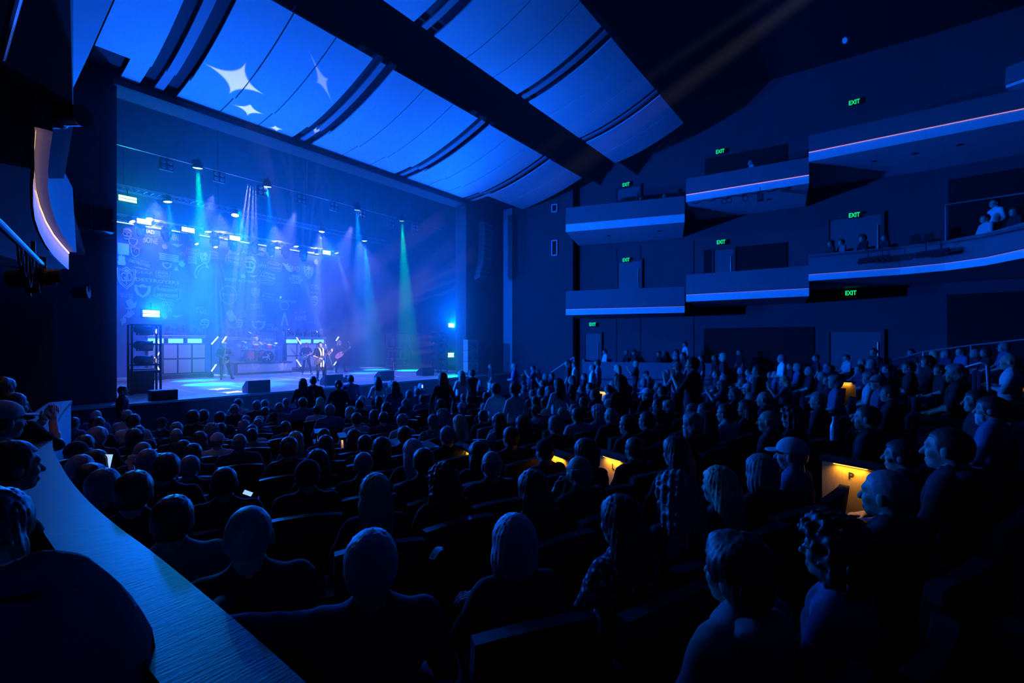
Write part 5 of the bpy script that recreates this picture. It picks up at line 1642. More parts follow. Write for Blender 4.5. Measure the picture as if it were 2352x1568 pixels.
# ---- colours
def cloth(name, c, v=.15, s=18):
    return mat('cloth_' + name, c, .92, var=v, vscale=s, bump=.15)
SKINS = [mat('skin_a', (.5, .34, .28), .5, var=.06), mat('skin_b', (.42, .27, .2), .5, var=.06), mat('skin_c', (.34, .2, .14), .5, var=.06)]
CL = {'black': cloth('black', (.018, .018, .022)), 'dark': cloth('dark', (.025, .026, .034)), 'navy': cloth('navy', (.025, .035, .075)), 'grey': cloth('grey', (.2, .2, .22)),
      'blue': cloth('blue', (.09, .13, .24)), 'pale': cloth('pale', (.5, .52, .56)), 'white': cloth('white', (.75, .76, .78)), 'denim': cloth('denim', (.1, .14, .24)), 'red': cloth('red', (.3, .04, .05)), 'green': cloth('green', (.03, .14, .12))}
def plaid_mat():
    m = mat('cloth_plaid', (.2, .22, .3), .9)
    nt = m.node_tree; b = nt.nodes['Principled BSDF']
    tc = nt.nodes.new('ShaderNodeTexCoord'); ck = nt.nodes.new('ShaderNodeTexChecker'); ck.inputs['Scale'].default_value = 24
    ck.inputs[1].default_value = (.45, .48, .6, 1); ck.inputs[2].default_value = (.06, .07, .12, 1)
    nt.links.new(tc.outputs['Object'], ck.inputs['Vector']); nt.links.new(ck.outputs['Color'], b.inputs['Base Color'])
    return m
CL['plaid'] = plaid_mat()
def floral_mat():
    m = mat('cloth_floral', (.1, .1, .12), .9)
    nt = m.node_tree; b = nt.nodes['Principled BSDF']
    tc = nt.nodes.new('ShaderNodeTexCoord'); vo = nt.nodes.new('ShaderNodeTexVoronoi'); vo.inputs['Scale'].default_value = 34
    rp_ = nt.nodes.new('ShaderNodeValToRGB'); rp_.color_ramp.elements[0].color = (.55, .55, .6, 1); rp_.color_ramp.elements[1].color = (.03, .03, .05, 1); rp_.color_ramp.elements[0].position = .32; rp_.color_ramp.elements[1].position = .42
    nt.links.new(tc.outputs['Object'], vo.inputs['Vector']); nt.links.new(vo.outputs['Distance'], rp_.inputs[0]); nt.links.new(rp_.outputs[0], b.inputs['Base Color'])
    return m
CL['floral'] = floral_mat()
HC = {'black': mat('hair_black', (.012, .011, .011), .55, var=.3, vscale=40, wave=(1, 1, .1), spec=.5), 'dark': mat('hair_dark', (.035, .025, .02), .5, var=.3, vscale=40, wave=(1, 1, .1), spec=.5),
      'grey': mat('hair_grey', (.20, .20, .21), .55, var=.25, vscale=40, wave=(1, 1, .1), spec=.5), 'white': mat('hair_white', (.5, .5, .52), .55, var=.2, vscale=40, wave=(1, 1, .1), spec=.5),
      'blond': mat('hair_blond', (.5, .4, .26), .5, var=.25, vscale=40, wave=(1, 1, .1), spec=.5), 'red': mat('hair_red', (.4, .12, .08), .5, var=.25, vscale=40, wave=(1, 1, .1), spec=.5)}
M_PANTS = cloth('trousers', (.03, .035, .05)); M_SHOES = mat('shoe_black', (.02, .02, .02), .5); M_SHOEW = mat('shoe_white', (.75, .75, .75), .6)
M_GLASSES = mat('glasses_frame', (.02, .02, .02), .3)

def dress(o, cols):
    for i, m in enumerate(cols):
        o.material_slots[i].link = 'OBJECT'
        o.material_slots[i].material = m

def person(proto, loc, rz, scale, label, group, top, hair=None, hcol='dark', skin=0, pants=None, shoes=None, extras=(), hscale=1.0, name='person'):
    me, HM = proto
    o = link(name, me, None, loc=loc, rot=(0, 0, rz), label=label, category='person', group=group)
    o.scale = (scale,) * 3
    dress(o, [SKINS[skin], CL[top], pants or M_PANTS, shoes or M_SHOES])
    items = []
    if hair in ('cap', 'flatcap'):
        items.append((hair, hair, CL[hcol] if hcol in CL else HC[hcol]))
        if hair == 'cap': items.append(('brim', 'cap_brim', CL[hcol] if hcol in CL else HC[hcol]))
    elif hair:
        items.append((hair, 'hair', HC[hcol]))
    for e in extras:
        if e[0] == 'glasses': items.append(('glasses', 'glasses', M_GLASSES))
        elif e[0] == 'beard': items.append(('beard', 'beard', HC[e[1]]))
        elif e[0] == 'hood': items.append(('hood', 'hood', CL[e[1]]))
        elif e[0] == 'under': items.append((e[1], 'hair', HC[e[2]]))
    for kind, nm, m in items:
        me2 = glasses_mesh() if kind == 'glasses' else hair_mesh(kind)
        c = link(nm, me2, o)
        c.matrix_local = HM @ Matrix.Scale(hscale, 4)
        dress(c, [m])
    return o

# ================================================================ BAND
def face(frm, to):
    return math.atan2(to[1] - frm[1], to[0] - frm[0]) - math.pi / 2

def guitar(name, label, loc, rz, ctr, neckdir, bodym, neckm, scale=1.0, bass=False):
    """ctr and neckdir in the player's own space (he faces +Y)"""
    root = thing(name, label, 'guitar', loc=loc, rz=rz)
    d = Vector(neckdir).normalized()
    n = Vector((0, 1, 0)); n = (n - d * n.dot(d)).normalized()
    u = n.cross(d)
    M = Matrix(((d.x, u.x, n.x, ctr[0]), (d.y, u.y, n.y, ctr[1]), (d.z, u.z, n.z, ctr[2]), (0, 0, 0, 1))) @ Matrix.Scale(scale, 4)
    out = []
    N = 40
    for i in range(N):
        a = 2 * math.pi * i / N
        r = .165 + .028*math.cos(2*a) - .012*math.cos(3*a)
        x_, y_ = -.05 + (r + .045) * math.cos(a) * 1.12, r * math.sin(a) * (1.0 if math.cos(a) < .1 else .86)
        out.append((x_, y_))
    mb = MB(); mb.prism([M @ Vector((p[0], p[1], -.022)) for p in out], (M.to_3x3() @ Vector((0, 0, .044)))); b = mb.obj('body', bodym, root)
    mb = MB()
    for xx in (-.07, .04): mb.box((xx-.02, -.042, .022), (xx+.02, .042, .032), M=M)
    mb.box((-.16, -.05, .022), (-.14, .05, .034), M=M); mb.obj('pickup', M_STEEL, b)
    L = .62 if bass else .5
    mb = MB(); mb.box((.1, -.027, .0), (.1 + L, .027, .035), M=M); nk = mb.obj('neck', neckm, root)
    mb = MB()
    for k in range(9): mb.box((.16 + (L-.1)*k/9, -.026, .035), (.164 + (L-.1)*k/9, .026, .038), M=M)
    mb.obj('fret', M_STEEL, nk)
    mb = MB(); mb.prism([M @ Vector(p) for p in ((.1+L, -.03, .005), (.12+L+.14, -.045, -.01), (.12+L+.15, .035, -.01), (.1+L, .03, .005))], M.to_3x3() @ Vector((0, 0, .02))); hs = mb.obj('headstock', bodym, root)
    mb = MB()
    for k in range(3):
        for s in (-1, 1): mb.tube(M @ Vector((.14+L+.04*k, s*.04, 0)), M @ Vector((.14+L+.04*k, s*.065, 0)), .01, n=6)
    mb.obj('tuner', M_CHROME, hs)
    return root

# poses (x>0 is the player's right hand side)
sing = body_mesh('singer_body', standing(knee_l=(-.13, .04, .5), ankle_l=(-.15, .02, .1), elbow_r=(.30, -.04, 1.10), wrist_r=(.12, .22, .99), hand_r='grip', hand_r_dir=(-1, .2, -.1), hand_r_up=(0, 1, .2),
            elbow_l=(-.36, .06, 1.14), wrist_l=(-.40, .26, 1.30), hand_l='grip', hand_l_dir=(.1, .3, 1), hand_l_up=(0, 1, 0), head_yaw=-12), hi=True, sleeves='short')
P_S = (10.46, 19.55, STAGE_Z)
o = person(sing, P_S, math.pi, 1.02, 'singer in dark shirt and long pale scarf playing a black guitar', None, 'black', 'short', 'dark', extras=())
mb = MB()
for s in (-1, 1):
    pts = [Vector((s*.07, -.06, 1.50)), Vector((s*.085, .10, 1.42)), Vector((s*.05, .155, 1.25)), Vector((s*.045, .17, 1.05)), Vector((s*.06, .17, .80)), Vector((s*.05, .16, .62))]
    for a, b in zip(pts[:-1], pts[1:]):
        wv = Vector((.035, 0, 0)); mb.add([a - wv, a + wv, b + wv, b - wv, a - wv + Vector((0, .012, 0)), a + wv + Vector((0, .012, 0)), b + wv + Vector((0, .012, 0)), b - wv + Vector((0, .012, 0))], [(0, 1, 2, 3), (7, 6, 5, 4), (0, 4, 5, 1), (2, 6, 7, 3), (1, 5, 6, 2), (0, 3, 7, 4)])
mb.obj('scarf', CL['pale'], o)
guitar('electric_guitar', 'black electric guitar held by the singer', P_S, math.pi, (.10, .20, .98), (-.5, .06, .42), M_DKCAB, M_DKCAB, 1.0)

bass = body_mesh('bassist_body', standing(knee_l=(-.16, .05, .5), ankle_l=(-.24, .02, .1), knee_r=(.14, .06, .5), ankle_r=(.2, .0, .1), elbow_r=(.30, -.02, 1.12), wrist_r=(.16, .2, .98), hand_r='grip', hand_r_dir=(-.8, .4, -.3), hand_r_up=(0, 1, .2),
            elbow_l=(-.34, .05, 1.12), wrist_l=(-.44, .26, 1.24), hand_l='grip', hand_l_dir=(.1, .3, 1), hand_l_up=(0, 1, 0), head_yaw=-35, head_pitch=-8), hi=True)
P_B = (12.15, 24.2, STAGE_Z)
person(bass, P_B, math.pi - .25, 1.0, 'bass player with long reddish hair, dark jacket and white shoes', None, 'navy', 'long', 'red', shoes=M_SHOEW, extras=(('glasses',),))
guitar('bass_guitar', 'blue bass guitar with a pale wooden neck held by the long-haired bassist', P_B, math.pi - .25, (.12, .2, .96), (-.6, .08, .36), mat('bass_blue', (.05, .2, .3), .3), mat('maple', (.75, .5, .4), .4), 1.05, True)

gtr = body_mesh('guitarist_body', standing(knee_l=(-.2, .05, .5), ankle_l=(-.34, .0, .1), knee_r=(.14, .03, .5), ankle_r=(.2, -.02, .1), elbow_r=(.31, -.02, 1.14), wrist_r=(.14, .22, 1.04), hand_r='grip', hand_r_dir=(-.9, .3, -.2), hand_r_up=(0, 1, .2),
            elbow_l=(-.36, .05, 1.18), wrist_l=(-.46, .26, 1.30), hand_l='grip', hand_l_dir=(.1, .3, 1), hand_l_up=(0, 1, 0)), hi=True)
P_G = (14.0, 24.0, STAGE_Z)
person(gtr, P_G, math.pi + .1, 1.07, 'tall blond long-haired guitarist in dark jacket playing a pink guitar', None, 'navy', 'long', 'blond', extras=(('glasses',),))
guitar('electric_guitar', 'pink single-cut electric guitar held by the blond guitarist', P_G, math.pi + .1, (.10, .2, 1.05), (-.55, .06, .35), mat('guitar_pink', (.85, .35, .36), .3), M_DKCAB, 1.05)

sax = body_mesh('sax_body', standing(knee_l=(-.18, .04, .5), ankle_l=(-.3, .0, .1), elbow_r=(.30, .0, 1.12), wrist_r=(.08, .27, 1.0), hand_r='grip', hand_r_dir=(-.7, .6, -.2), hand_r_up=(0, .3, 1),
            elbow_l=(-.31, .03, 1.14), wrist_l=(-.06, .26, 1.14), hand_l='grip', hand_l_dir=(.8, .5, 0), hand_l_up=(0, .3, 1), head_pitch=4), hi=True, fat=1.18)
P_X = (7.95, 23.6, STAGE_Z)
person(sax, P_X, math.pi - .1, 1.02, 'saxophonist in flat cap and dark green shirt with a short white beard', None, 'green', 'flatcap', 'pale', extras=(('beard', 'white'),))
sx = thing('saxophone', 'brass tenor saxophone held at the mouth of the player in the flat cap', 'saxophone', loc=P_X, rz=math.pi - .1)
M_BRASS = mat('sax_brass', (.8, .55, .35), .25, metal=1.0)
mb = MB()
pts = [(0, .115, 1.53), (0, .19, 1.53), (0, .24, 1.48), (.02, .27, 1.35), (.06, .29, 1.1), (.10, .30, .88), (.12, .31, .80), (.08, .36, .76), (.02, .4, .80), (-.01, .42, .9)]
rr = [.008, .01, .014, .018, .026, .034, .04, .046, .06, .1]
for i in range(len(pts)-1): mb.tube(pts[i], pts[i+1], rr[i], rr[i+1], 12)
b = mb.obj('body_tube', M_BRASS, sx, smooth=True)
mb = MB(); mb.lathe([(.1, 0), (.115, .02), (.1, .02), (.09, -.02)], Matrix.Translation((-.01, .425, .905)), 16); mb.obj('bell', M_BRASS, sx, smooth=True)
mb = MB()
for k in range(7): mb.lathe([(.02, 0), (.02, .012), (.001, .014)], Matrix.Translation((.035 + .012*k, .30 + .003*k, 1.25 - .06*k)) @ Matrix.Rotation(-math.pi/2, 4, 'X'), 8)
mb.obj('key', M_CHROME, b)

drm = body_mesh('drummer_body', seated(elbow_l=(-.32, .1, .80), wrist_l=(-.30, .36, .92), hand_l='grip', hand_l_dir=(.1, .9, .3), elbow_r=(.34, .1, .84), wrist_r=(.34, .34, 1.0), hand_r='grip', hand_r_dir=(0, .8, .5), knee_l=(-.22, .38, .5), knee_r=(.22, .38, .5), ankle_l=(-.26, .46, .1), ankle_r=(.26, .46, .1)), hi=True, sleeves='none')
P_D = (11.0, 27.75, RZ + .08)
person(drm, P_D, math.pi, 1.02, 'white-haired drummer in a sleeveless top behind the kit', None, 'blue', 'short', 'white', extras=(('glasses',),))
for i, (a, b) in enumerate((((-.30, .42, .93), (-.05, .74, 1.02)), ((.34, .4, 1.02), (.5, .7, 1.22)))):
    st_ = thing('drumstick', ('pale wooden drumstick raised by the drummer', 'pale wooden drumstick over the snare of the drummer')[i], 'drumstick', loc=P_D, rz=math.pi)
    mb = MB(); mb.tube(a, b, .011, .006, 8); mb.obj('shaft', M_HEAD, st_); mb = MB(); mb.lathe([(.004, 0), (.009, .012), (.001, .024)], Matrix.Translation(b) @ fix_M(Vector(b) - Vector(a)), 8); mb.obj('tip', M_HEAD, st_)

# ================================================================ CURVED LEDGE WALL of the raised side seats
LZ = CZ - .85
EO = [(166, 919), (143, 945), (129, 975), (121, 1010), (124, 1036), (137, 1062), (160, 1100), (205, 1152), (270, 1208), (330, 1252), (400, 1307), (515, 1402), (640, 1510), (760, 1620)]
EI = [(112, 924), (75, 950), (52, 978), (44, 1005), (41, 1040), (43, 1075), (55, 1130), (89, 1203), (127, 1262), (185, 1335), (241, 1405), (367, 1568), (500, 1740), (640, 1920)]
def resample(pts, n):
    P_ = [at_Z(x_, y_, LZ) for x_, y_ in pts]
    L_ = [0.0]
    for a, b in zip(P_[:-1], P_[1:]): L_.append(L_[-1] + (b-a).length)
    out = []
    for i in range(n):
        s = L_[-1]*i/(n-1); j = 0
        while j < len(L_)-2 and L_[j+1] < s: j += 1
        out.append(P_[j].lerp(P_[j+1], (s-L_[j])/(L_[j+1]-L_[j])))
    return out
RO = [at_Z(x_, y_, LZ) for x_, y_ in EO]; RI = [at_Z(x_, y_, LZ) for x_, y_ in EI]
def smooth_curve(P_, n):
    # Catmull-Rom through the points
    out = []
    m = len(P_)
    for i in range(n):
        t = (m-1)*i/(n-1); k = min(int(t), m-2); f = t-k
        p0, p1, p2, p3 = P_[max(k-1, 0)], P_[k], P_[k+1], P_[min(k+2, m-1)]
        out.append(.5*((2*p1) + (p2-p0)*f + (2*p0-5*p1+4*p2-p3)*f*f + (3*p1-p0-3*p2+p3)*f**3))
    return out
RO, RI = smooth_curve(RO, 60), smooth_curve(RI, 60)
root = thing('wall_ledge', 'curved low wall with a wide pale veneer ledge around the side seats', 'wall', kind='structure')
mb = MB()
rows = [[a, b, b - Vector((0, 0, .045)), a - Vector((0, 0, .045))] for a, b in zip(RI, RO)]
mb.grid([r + [r[0]] for r in rows]); mb.add(rows[0], [(3, 2, 1, 0)]); mb.add(rows[-1], [(0, 1, 2, 3)])
mb.obj('ledge_cap', M_WOODCAP, root)
mb = MB()
rows = []
for a, b in zip(RI, RO):
    d = (b - a).normalized()
    a2, b2 = a + d*.05, b - d*.015
    rows.append([Vector((a2.x, a2.y, LZ-.045)), Vector((b2.x, b2.y, LZ-.045)), Vector((b2.x, b2.y, .2)), Vector((a2.x, a2.y, .2))])
mb.grid([r + [r[0]] for r in rows]); mb.add(rows[0], [(3, 2, 1, 0)]); mb.add(rows[-1], [(0, 1, 2, 3)])
mb.obj('wall_face', mat('ledge_wall', (.34, .35, .4), .7, var=.1, vscale=3), root)
mb = MB(); mb.prism([(p.x - .12, p.y, .2) for p in RI[::6]] + [(-6, -1.2, .2), (-6, 11.9, .2)], (0, 0, 1.05))
struct('floor_side', mb, M_FLOOR, 'raised floor of the side seats behind the curved ledge')
SIDE_FLOOR = 1.25

# ================================================================ AUDIENCE
PROTO = {}
def proto(key):
    if key in PROTO: return PROTO[key]
    hi = key.endswith('+'); k = key.rstrip('+')
    sex = 'f' if k[0] == 'w' else 'm'
    sit = {'lap': {}, 'fold': dict(elbow_l=(-.26, .04, .76), elbow_r=(.26, .04, .76), wrist_l=(.06, .2, .80), wrist_r=(-.08, .22, .84), hand_l_dir=(1, .1, .1), hand_r_dir=(-1, .1, .1)),
           'clap': dict(elbow_l=(-.25, .14, .80), elbow_r=(.25, .14, .80), wrist_l=(-.05, .3, 1.0), wrist_r=(.05, .3, 1.0), hand_l='flat', hand_r='flat', hand_l_dir=(.2, .4, 1), hand_r_dir=(-.2, .4, 1), hand_l_up=(-1, 0, 0), hand_r_up=(1, 0, 0)),
           'chin': dict(elbow_l=(-.2, .2, .80), wrist_l=(-.06, .16, 1.03), hand_l='grip', hand_l_dir=(.4, -.3, 1), hand_l_up=(0, 1, 0)),
           'phone': dict(elbow_r=(.24, .18, .84), wrist_r=(.12, .34, 1.06), hand_r='grip', hand_r_dir=(-.1, .2, 1), hand_r_up=(0, -1, 0)),
           'ledge': dict(elbow_l=(-.56, .06, 1.02), wrist_l=(-.52, .33, .97), hand_l_dir=(0, 1, -.1), shoulder_l=(-.20, -.02, 1.0)),
           'lean': dict(chest=(0, .08, .88), neck=(0, .13, 1.03), head=(0, .19, 1.13), elbow_l=(-.24, .24, .72), elbow_r=(.24, .24, .72), wrist_l=(-.06, .44, .66), wrist_r=(.06, .44, .66))}
    std = {'down': {}, 'front': dict(elbow_l=(-.26, .02, 1.12), elbow_r=(.26, .02, 1.12), wrist_l=(-.05, .22, 1.08), wrist_r=(.05, .22, 1.08), hand_l_dir=(1, .3, 0), hand_r_dir=(-1, .3, 0)),
           'clap': dict(elbow_l=(-.26, .12, 1.16), elbow_r=(.26, .12, 1.16), wrist_l=(-.04, .3, 1.36), wrist_r=(.04, .3, 1.36), hand_l='flat', hand_r='flat', hand_l_dir=(.2, .3, 1), hand_r_dir=(-.2, .3, 1), hand_l_up=(-1, 0, 0), hand_r_up=(1, 0, 0)),
           'phone': dict(elbow_r=(.24, .16, 1.28), wrist_r=(.1, .3, 1.52), hand_r='grip', hand_r_dir=(0, .2, 1), hand_r_up=(0, -1, 0))}
    nm = k[2:]
    J = standing(**std[nm]) if k[1] == 'S' else seated(**sit[nm])
    PROTO[key] = body_mesh('body_' + k, J, hi=hi, sex=sex, h=None if hi else .021, sleeves='long' if nm in ('fold', 'ledge') else 'short')
    return PROTO[key]

# theatre seat
M_SEATCL = mat('seat_cloth', (.02, .018, .025), .9, var=.2, vscale=25); M_SEATSH = mat('seat_shell', (.03, .025, .024), .55, var=.2, vscale=8)
def seat_proto():
    root = thing('theatre_seat', 'x', 'seat')
    mb = MB()
    n = 8; rows = []
    for j in range(5):
        z_ = .40 + .50*j/4; y_ = -.20 - .07*j/4
        row = []
        for i in range(n+1):
            u = -1 + 2*i/n
            top = .03*(1 - u*u) if j == 4 else 0
            row.append(Vector((u*.245, y_ + .035*u*u, z_ + top)))
        rows.append(row)
    mb.grid(rows); mb.grid([[p + Vector((0, -.06, 0)) for p in r][::-1] for r in rows])
    for i in range(n): mb.add([rows[4][i], rows[4][i+1], rows[4][i+1] + Vector((0, -.06, 0)), rows[4][i] + Vector((0, -.06, 0))], [(0, 1, 2, 3)])
    for j in range(4):
        for i in (0, n): mb.add([rows[j][i], rows[j+1][i], rows[j+1][i] + Vector((0, -.06, 0)), rows[j][i] + Vector((0, -.06, 0))], [(0, 1, 2, 3)])
    mb.obj('backrest', M_SEATSH, root, smooth=True)
    mb = MB(); mb.box((-.235, -.2, .36), (.235, .26, .44)); mb.obj('seat_cushion', M_SEATCL, root)
    for s in (-1, 1):
        mb = MB(); mb.box((s*.262-.025, -.2, .60), (s*.262+.025, .2, .64)); mb.obj('armrest', M_SEATSH, root)
        mb = MB(); mb.box((s*.262-.015, -.12, 0), (s*.262+.015, .12, .60)); mb.obj('leg', M_SEATSH, root)
    return root
SEAT0 = seat_proto(); seat_used = [False]
def put_seat(loc, rz, label, group):
    r_ = copy_tree(SEAT0) if seat_used[0] else SEAT0
    seat_used[0] = True
    r_.location = loc; r_.rotation_euler = (0, 0, rz); r_['label'] = label; r_['group'] = group
    return r_

# heads read from the photograph: (px, py of the crown, width in px, hair, hair colour, top colour, pose, extra)
def T(ox, oy, sc, rows):
    return [(ox + r[0]/sc, oy + r[1]/sc, r[2]/sc) + tuple(r[3:]) for r in rows]
def X(*a): return a
HD = []
HD += T(0, 860, 3.92, [
 (868,318,95,'fringe','grey','blue','m_fold'),(1150,312,90,'fringe','grey','pale','m_lap'),(880,378,125,'ponytail','dark','dark','w_lap'),(1205,352,110,'short','dark','pale','m_lap'),(665,382,90,'short','dark','blue','m_lap'),
 (880,470,140,'full','grey','dark','m_lap'),(1250,458,90,'short','dark','navy','m_lap'),(1210,487,140,'bob','dark','dark','w_lap'),(765,540,135,'short','dark','dark','m_lap'),(690,605,170,'cap','black','dark','m_lap'),
 (640,725,180,'short','grey','dark','m_lap'),(860,680,200,'bob','dark','dark','w_phone'),(1285,600,155,'crop','grey','dark','m_lap'),(1330,665,155,'short','grey','navy','m_lap'),(750,810,240,'full','dark','dark','m_lap'),
 (935,838,255,'short','grey','black','m_lap'),(1210,858,270,'short','dark','black','m_lap'),(1505,703,210,'short','dark','black','m_lap'),(1715,717,205,'crop','grey','dark','m_lap'),(1740,615,150,'short','dark','dark','m_lap'),
 (1590,480,130,'fringe','grey','dark','m_lap'),(1455,388,90,'cap','dark','dark','m_lap'),(1590,425,110,'short','grey','dark','m_lap'),(1740,315,105,'short','dark','dark','m_lap'),(1835,313,90,'short','dark','dark','m_lap'),(1985,330,90,'short','dark','navy','m_lap'),
 (2150,212,75,'short','grey','pale','m_lap'),(2115,258,75,'fringe','grey','dark','m_lap'),(2315,230,75,'short','grey','dark','m_lap'),(1905,430,125,'curly','grey','dark','w_lap'),(1990,462,95,'short','dark','dark','m_lap'),(1960,523,125,'cap','pale','pale','m_lap'),
 (1800,512,150,'bob','dark','dark','w_lap'),(2200,408,125,'full','grey','dark','m_lap'),(2155,525,135,'fringe','grey','navy','m_lap'),(2270,515,120,'short','dark','pale','m_lap'),(2325,465,85,'short','grey','dark','m_lap'),(1650,585,120,'short','dark','dark','m_lap'),
 (2020,820,220,'crop','dark','black','m_lap'),(1555,1080,330,'short','dark','grey','m_lap'),(2240,1165,400,'crop','grey','black','m_lap')])
HD += T(560, 860, 3.92, [
 (530,28,70,'long','dark','dark','wSfront'),(625,12,60,'short','dark','black','mSdown'),(855,42,65,'ponytail','dark','dark','wSfront'),(960,0,58,'short','dark','blue','mSfront'),(1205,12,65,'long','dark','white','wSfront'),(1355,55,80,'long','dark','blue','wSfront'),(1790,-25,92,'long','dark','dark','wSdown'),(1955,-40,70,'long','blond','white','wSdown'),
 (2050,-50,60,'short','dark','dark','mSclap'),
 (120,230,75,'short','grey','dark','m_lap'),(192,222,65,'short','grey','dark','m_lap'),(380,208,62,'crop','grey','blue','m_lap'),(322,250,82,'short','grey','blue','m_lap'),(195,288,75,'short','dark','dark','m_lap'),(530,203,75,'short','dark','blue','m_lap'),(582,213,50,'short','dark','dark','m_lap'),
 (685,200,70,'long','blond','blue','w_lap'),(660,272,65,'short','dark','pale','m_lap'),(775,263,85,'short','grey','blue','m_lap'),(900,190,65,'cap','dark','dark','m_lap'),(1065,188,65,'short','white','pale','m_lap'),(1042,222,70,'short','black','black','m_lap'),(1215,185,70,'long','dark','dark','w_lap'),
 (958,287,90,'bob','blond','dark','w_lap'),(1013,338,75,'short','dark','pale','m_fold'),(1175,315,90,'bob','dark','dark','w_lap'),(1285,243,105,'long','dark','blue','w_lap'),(1258,328,72,'crop','dark','navy','m_lap'),(1320,45,50,'short','grey','dark','m_lap'),(1425,285,85,'short','black','dark','m_lap'),(1460,218,85,'full','grey','blue','m_lap'),
 (1425,348,85,'bun','grey','pale','w_lap'),(1490,135,75,'long','grey','blue','w_lap'),(1560,112,70,'fringe','grey','blue','m_lap'),(1588,75,50,'crop','grey','blue','m_phone'),(1608,178,65,'short','dark','blue','m_lap'),(1712,175,60,'fringe','grey','blue','m_lap'),(1770,215,65,'short','dark','dark','m_lap'),(1865,178,60,'crop','grey','navy','m_lap'),
 (1912,95,60,'short','grey','blue','m_lap'),(1960,262,85,'cap','pale','dark','m_lap'),(1975,165,55,'fringe','grey','blue','m_lap'),(2030,180,65,'short','dark','dark','m_lap'),(2040,110,55,'short','grey','blue','m_lap'),(2105,88,55,'fringe','grey','navy','m_lap'),(2120,48,50,'crop','grey','blue','m_lap'),(2055,80,45,'short','white','pale','m_lap'),
 (2180,155,65,'short','dark','dark','m_lap'),(2265,70,65,'short','grey','pale','wSfront'),(2225,255,75,'short','dark','dark','m_lap'),(1795,300,100,'curly','grey','dark','w_lap'),(1705,352,92,'short','grey','plaid','m_lap'),(1940,355,100,'long','blond','dark','w_lap'),(2150,328,90,'short','dark','dark','m_lap'),(2290,345,90,'long','dark','pale','w_lap'),
 (1445,460,125,'short','dark','dark','m_lap'),(1830,460,135,'short','grey','black','m_lap'),(1520,570,190,'long','white','dark','w_lap'),(1615,655,190,'short','dark','black','m_lap'),(1090,537,150,'short','dark','black','m_lap'),(1240,562,170,'bob','dark','dark','w_lap'),(1075,688,170,'crop','grey','dark','m_lap'),
 (735,537,135,'long','dark','dark','w_lap'),(720,487,95,'short','dark','dark','m_lap'),(990,528,90,'long','dark','dark','w_lap'),(140,467,95,'short','grey','blue','m_lap'),(265,425,95,'cap','dark','dark','m_lap'),(375,465,110,'short','dark','navy','m_lap'),(465,503,75,'long','blond','blue','w_lap'),(405,555,130,'bun','dark','dark','w_lap'),(75,520,120,'short','dark','blue','m_lap'),(20,415,85,'short','grey','dark','m_lap'),
 (660,662,200,'long','dark','black','w_lap'),(575,770,195,'cap','black','black','m_lap'),(1180,878,270,'long','blond','dark','w_lap'),(1790,775,260,'curlylong','dark','black','w_lap'),(2228,678,180,'fringe','grey','dark','m_lap'),(2110,590,150,'long','dark','dark','w_lap')])
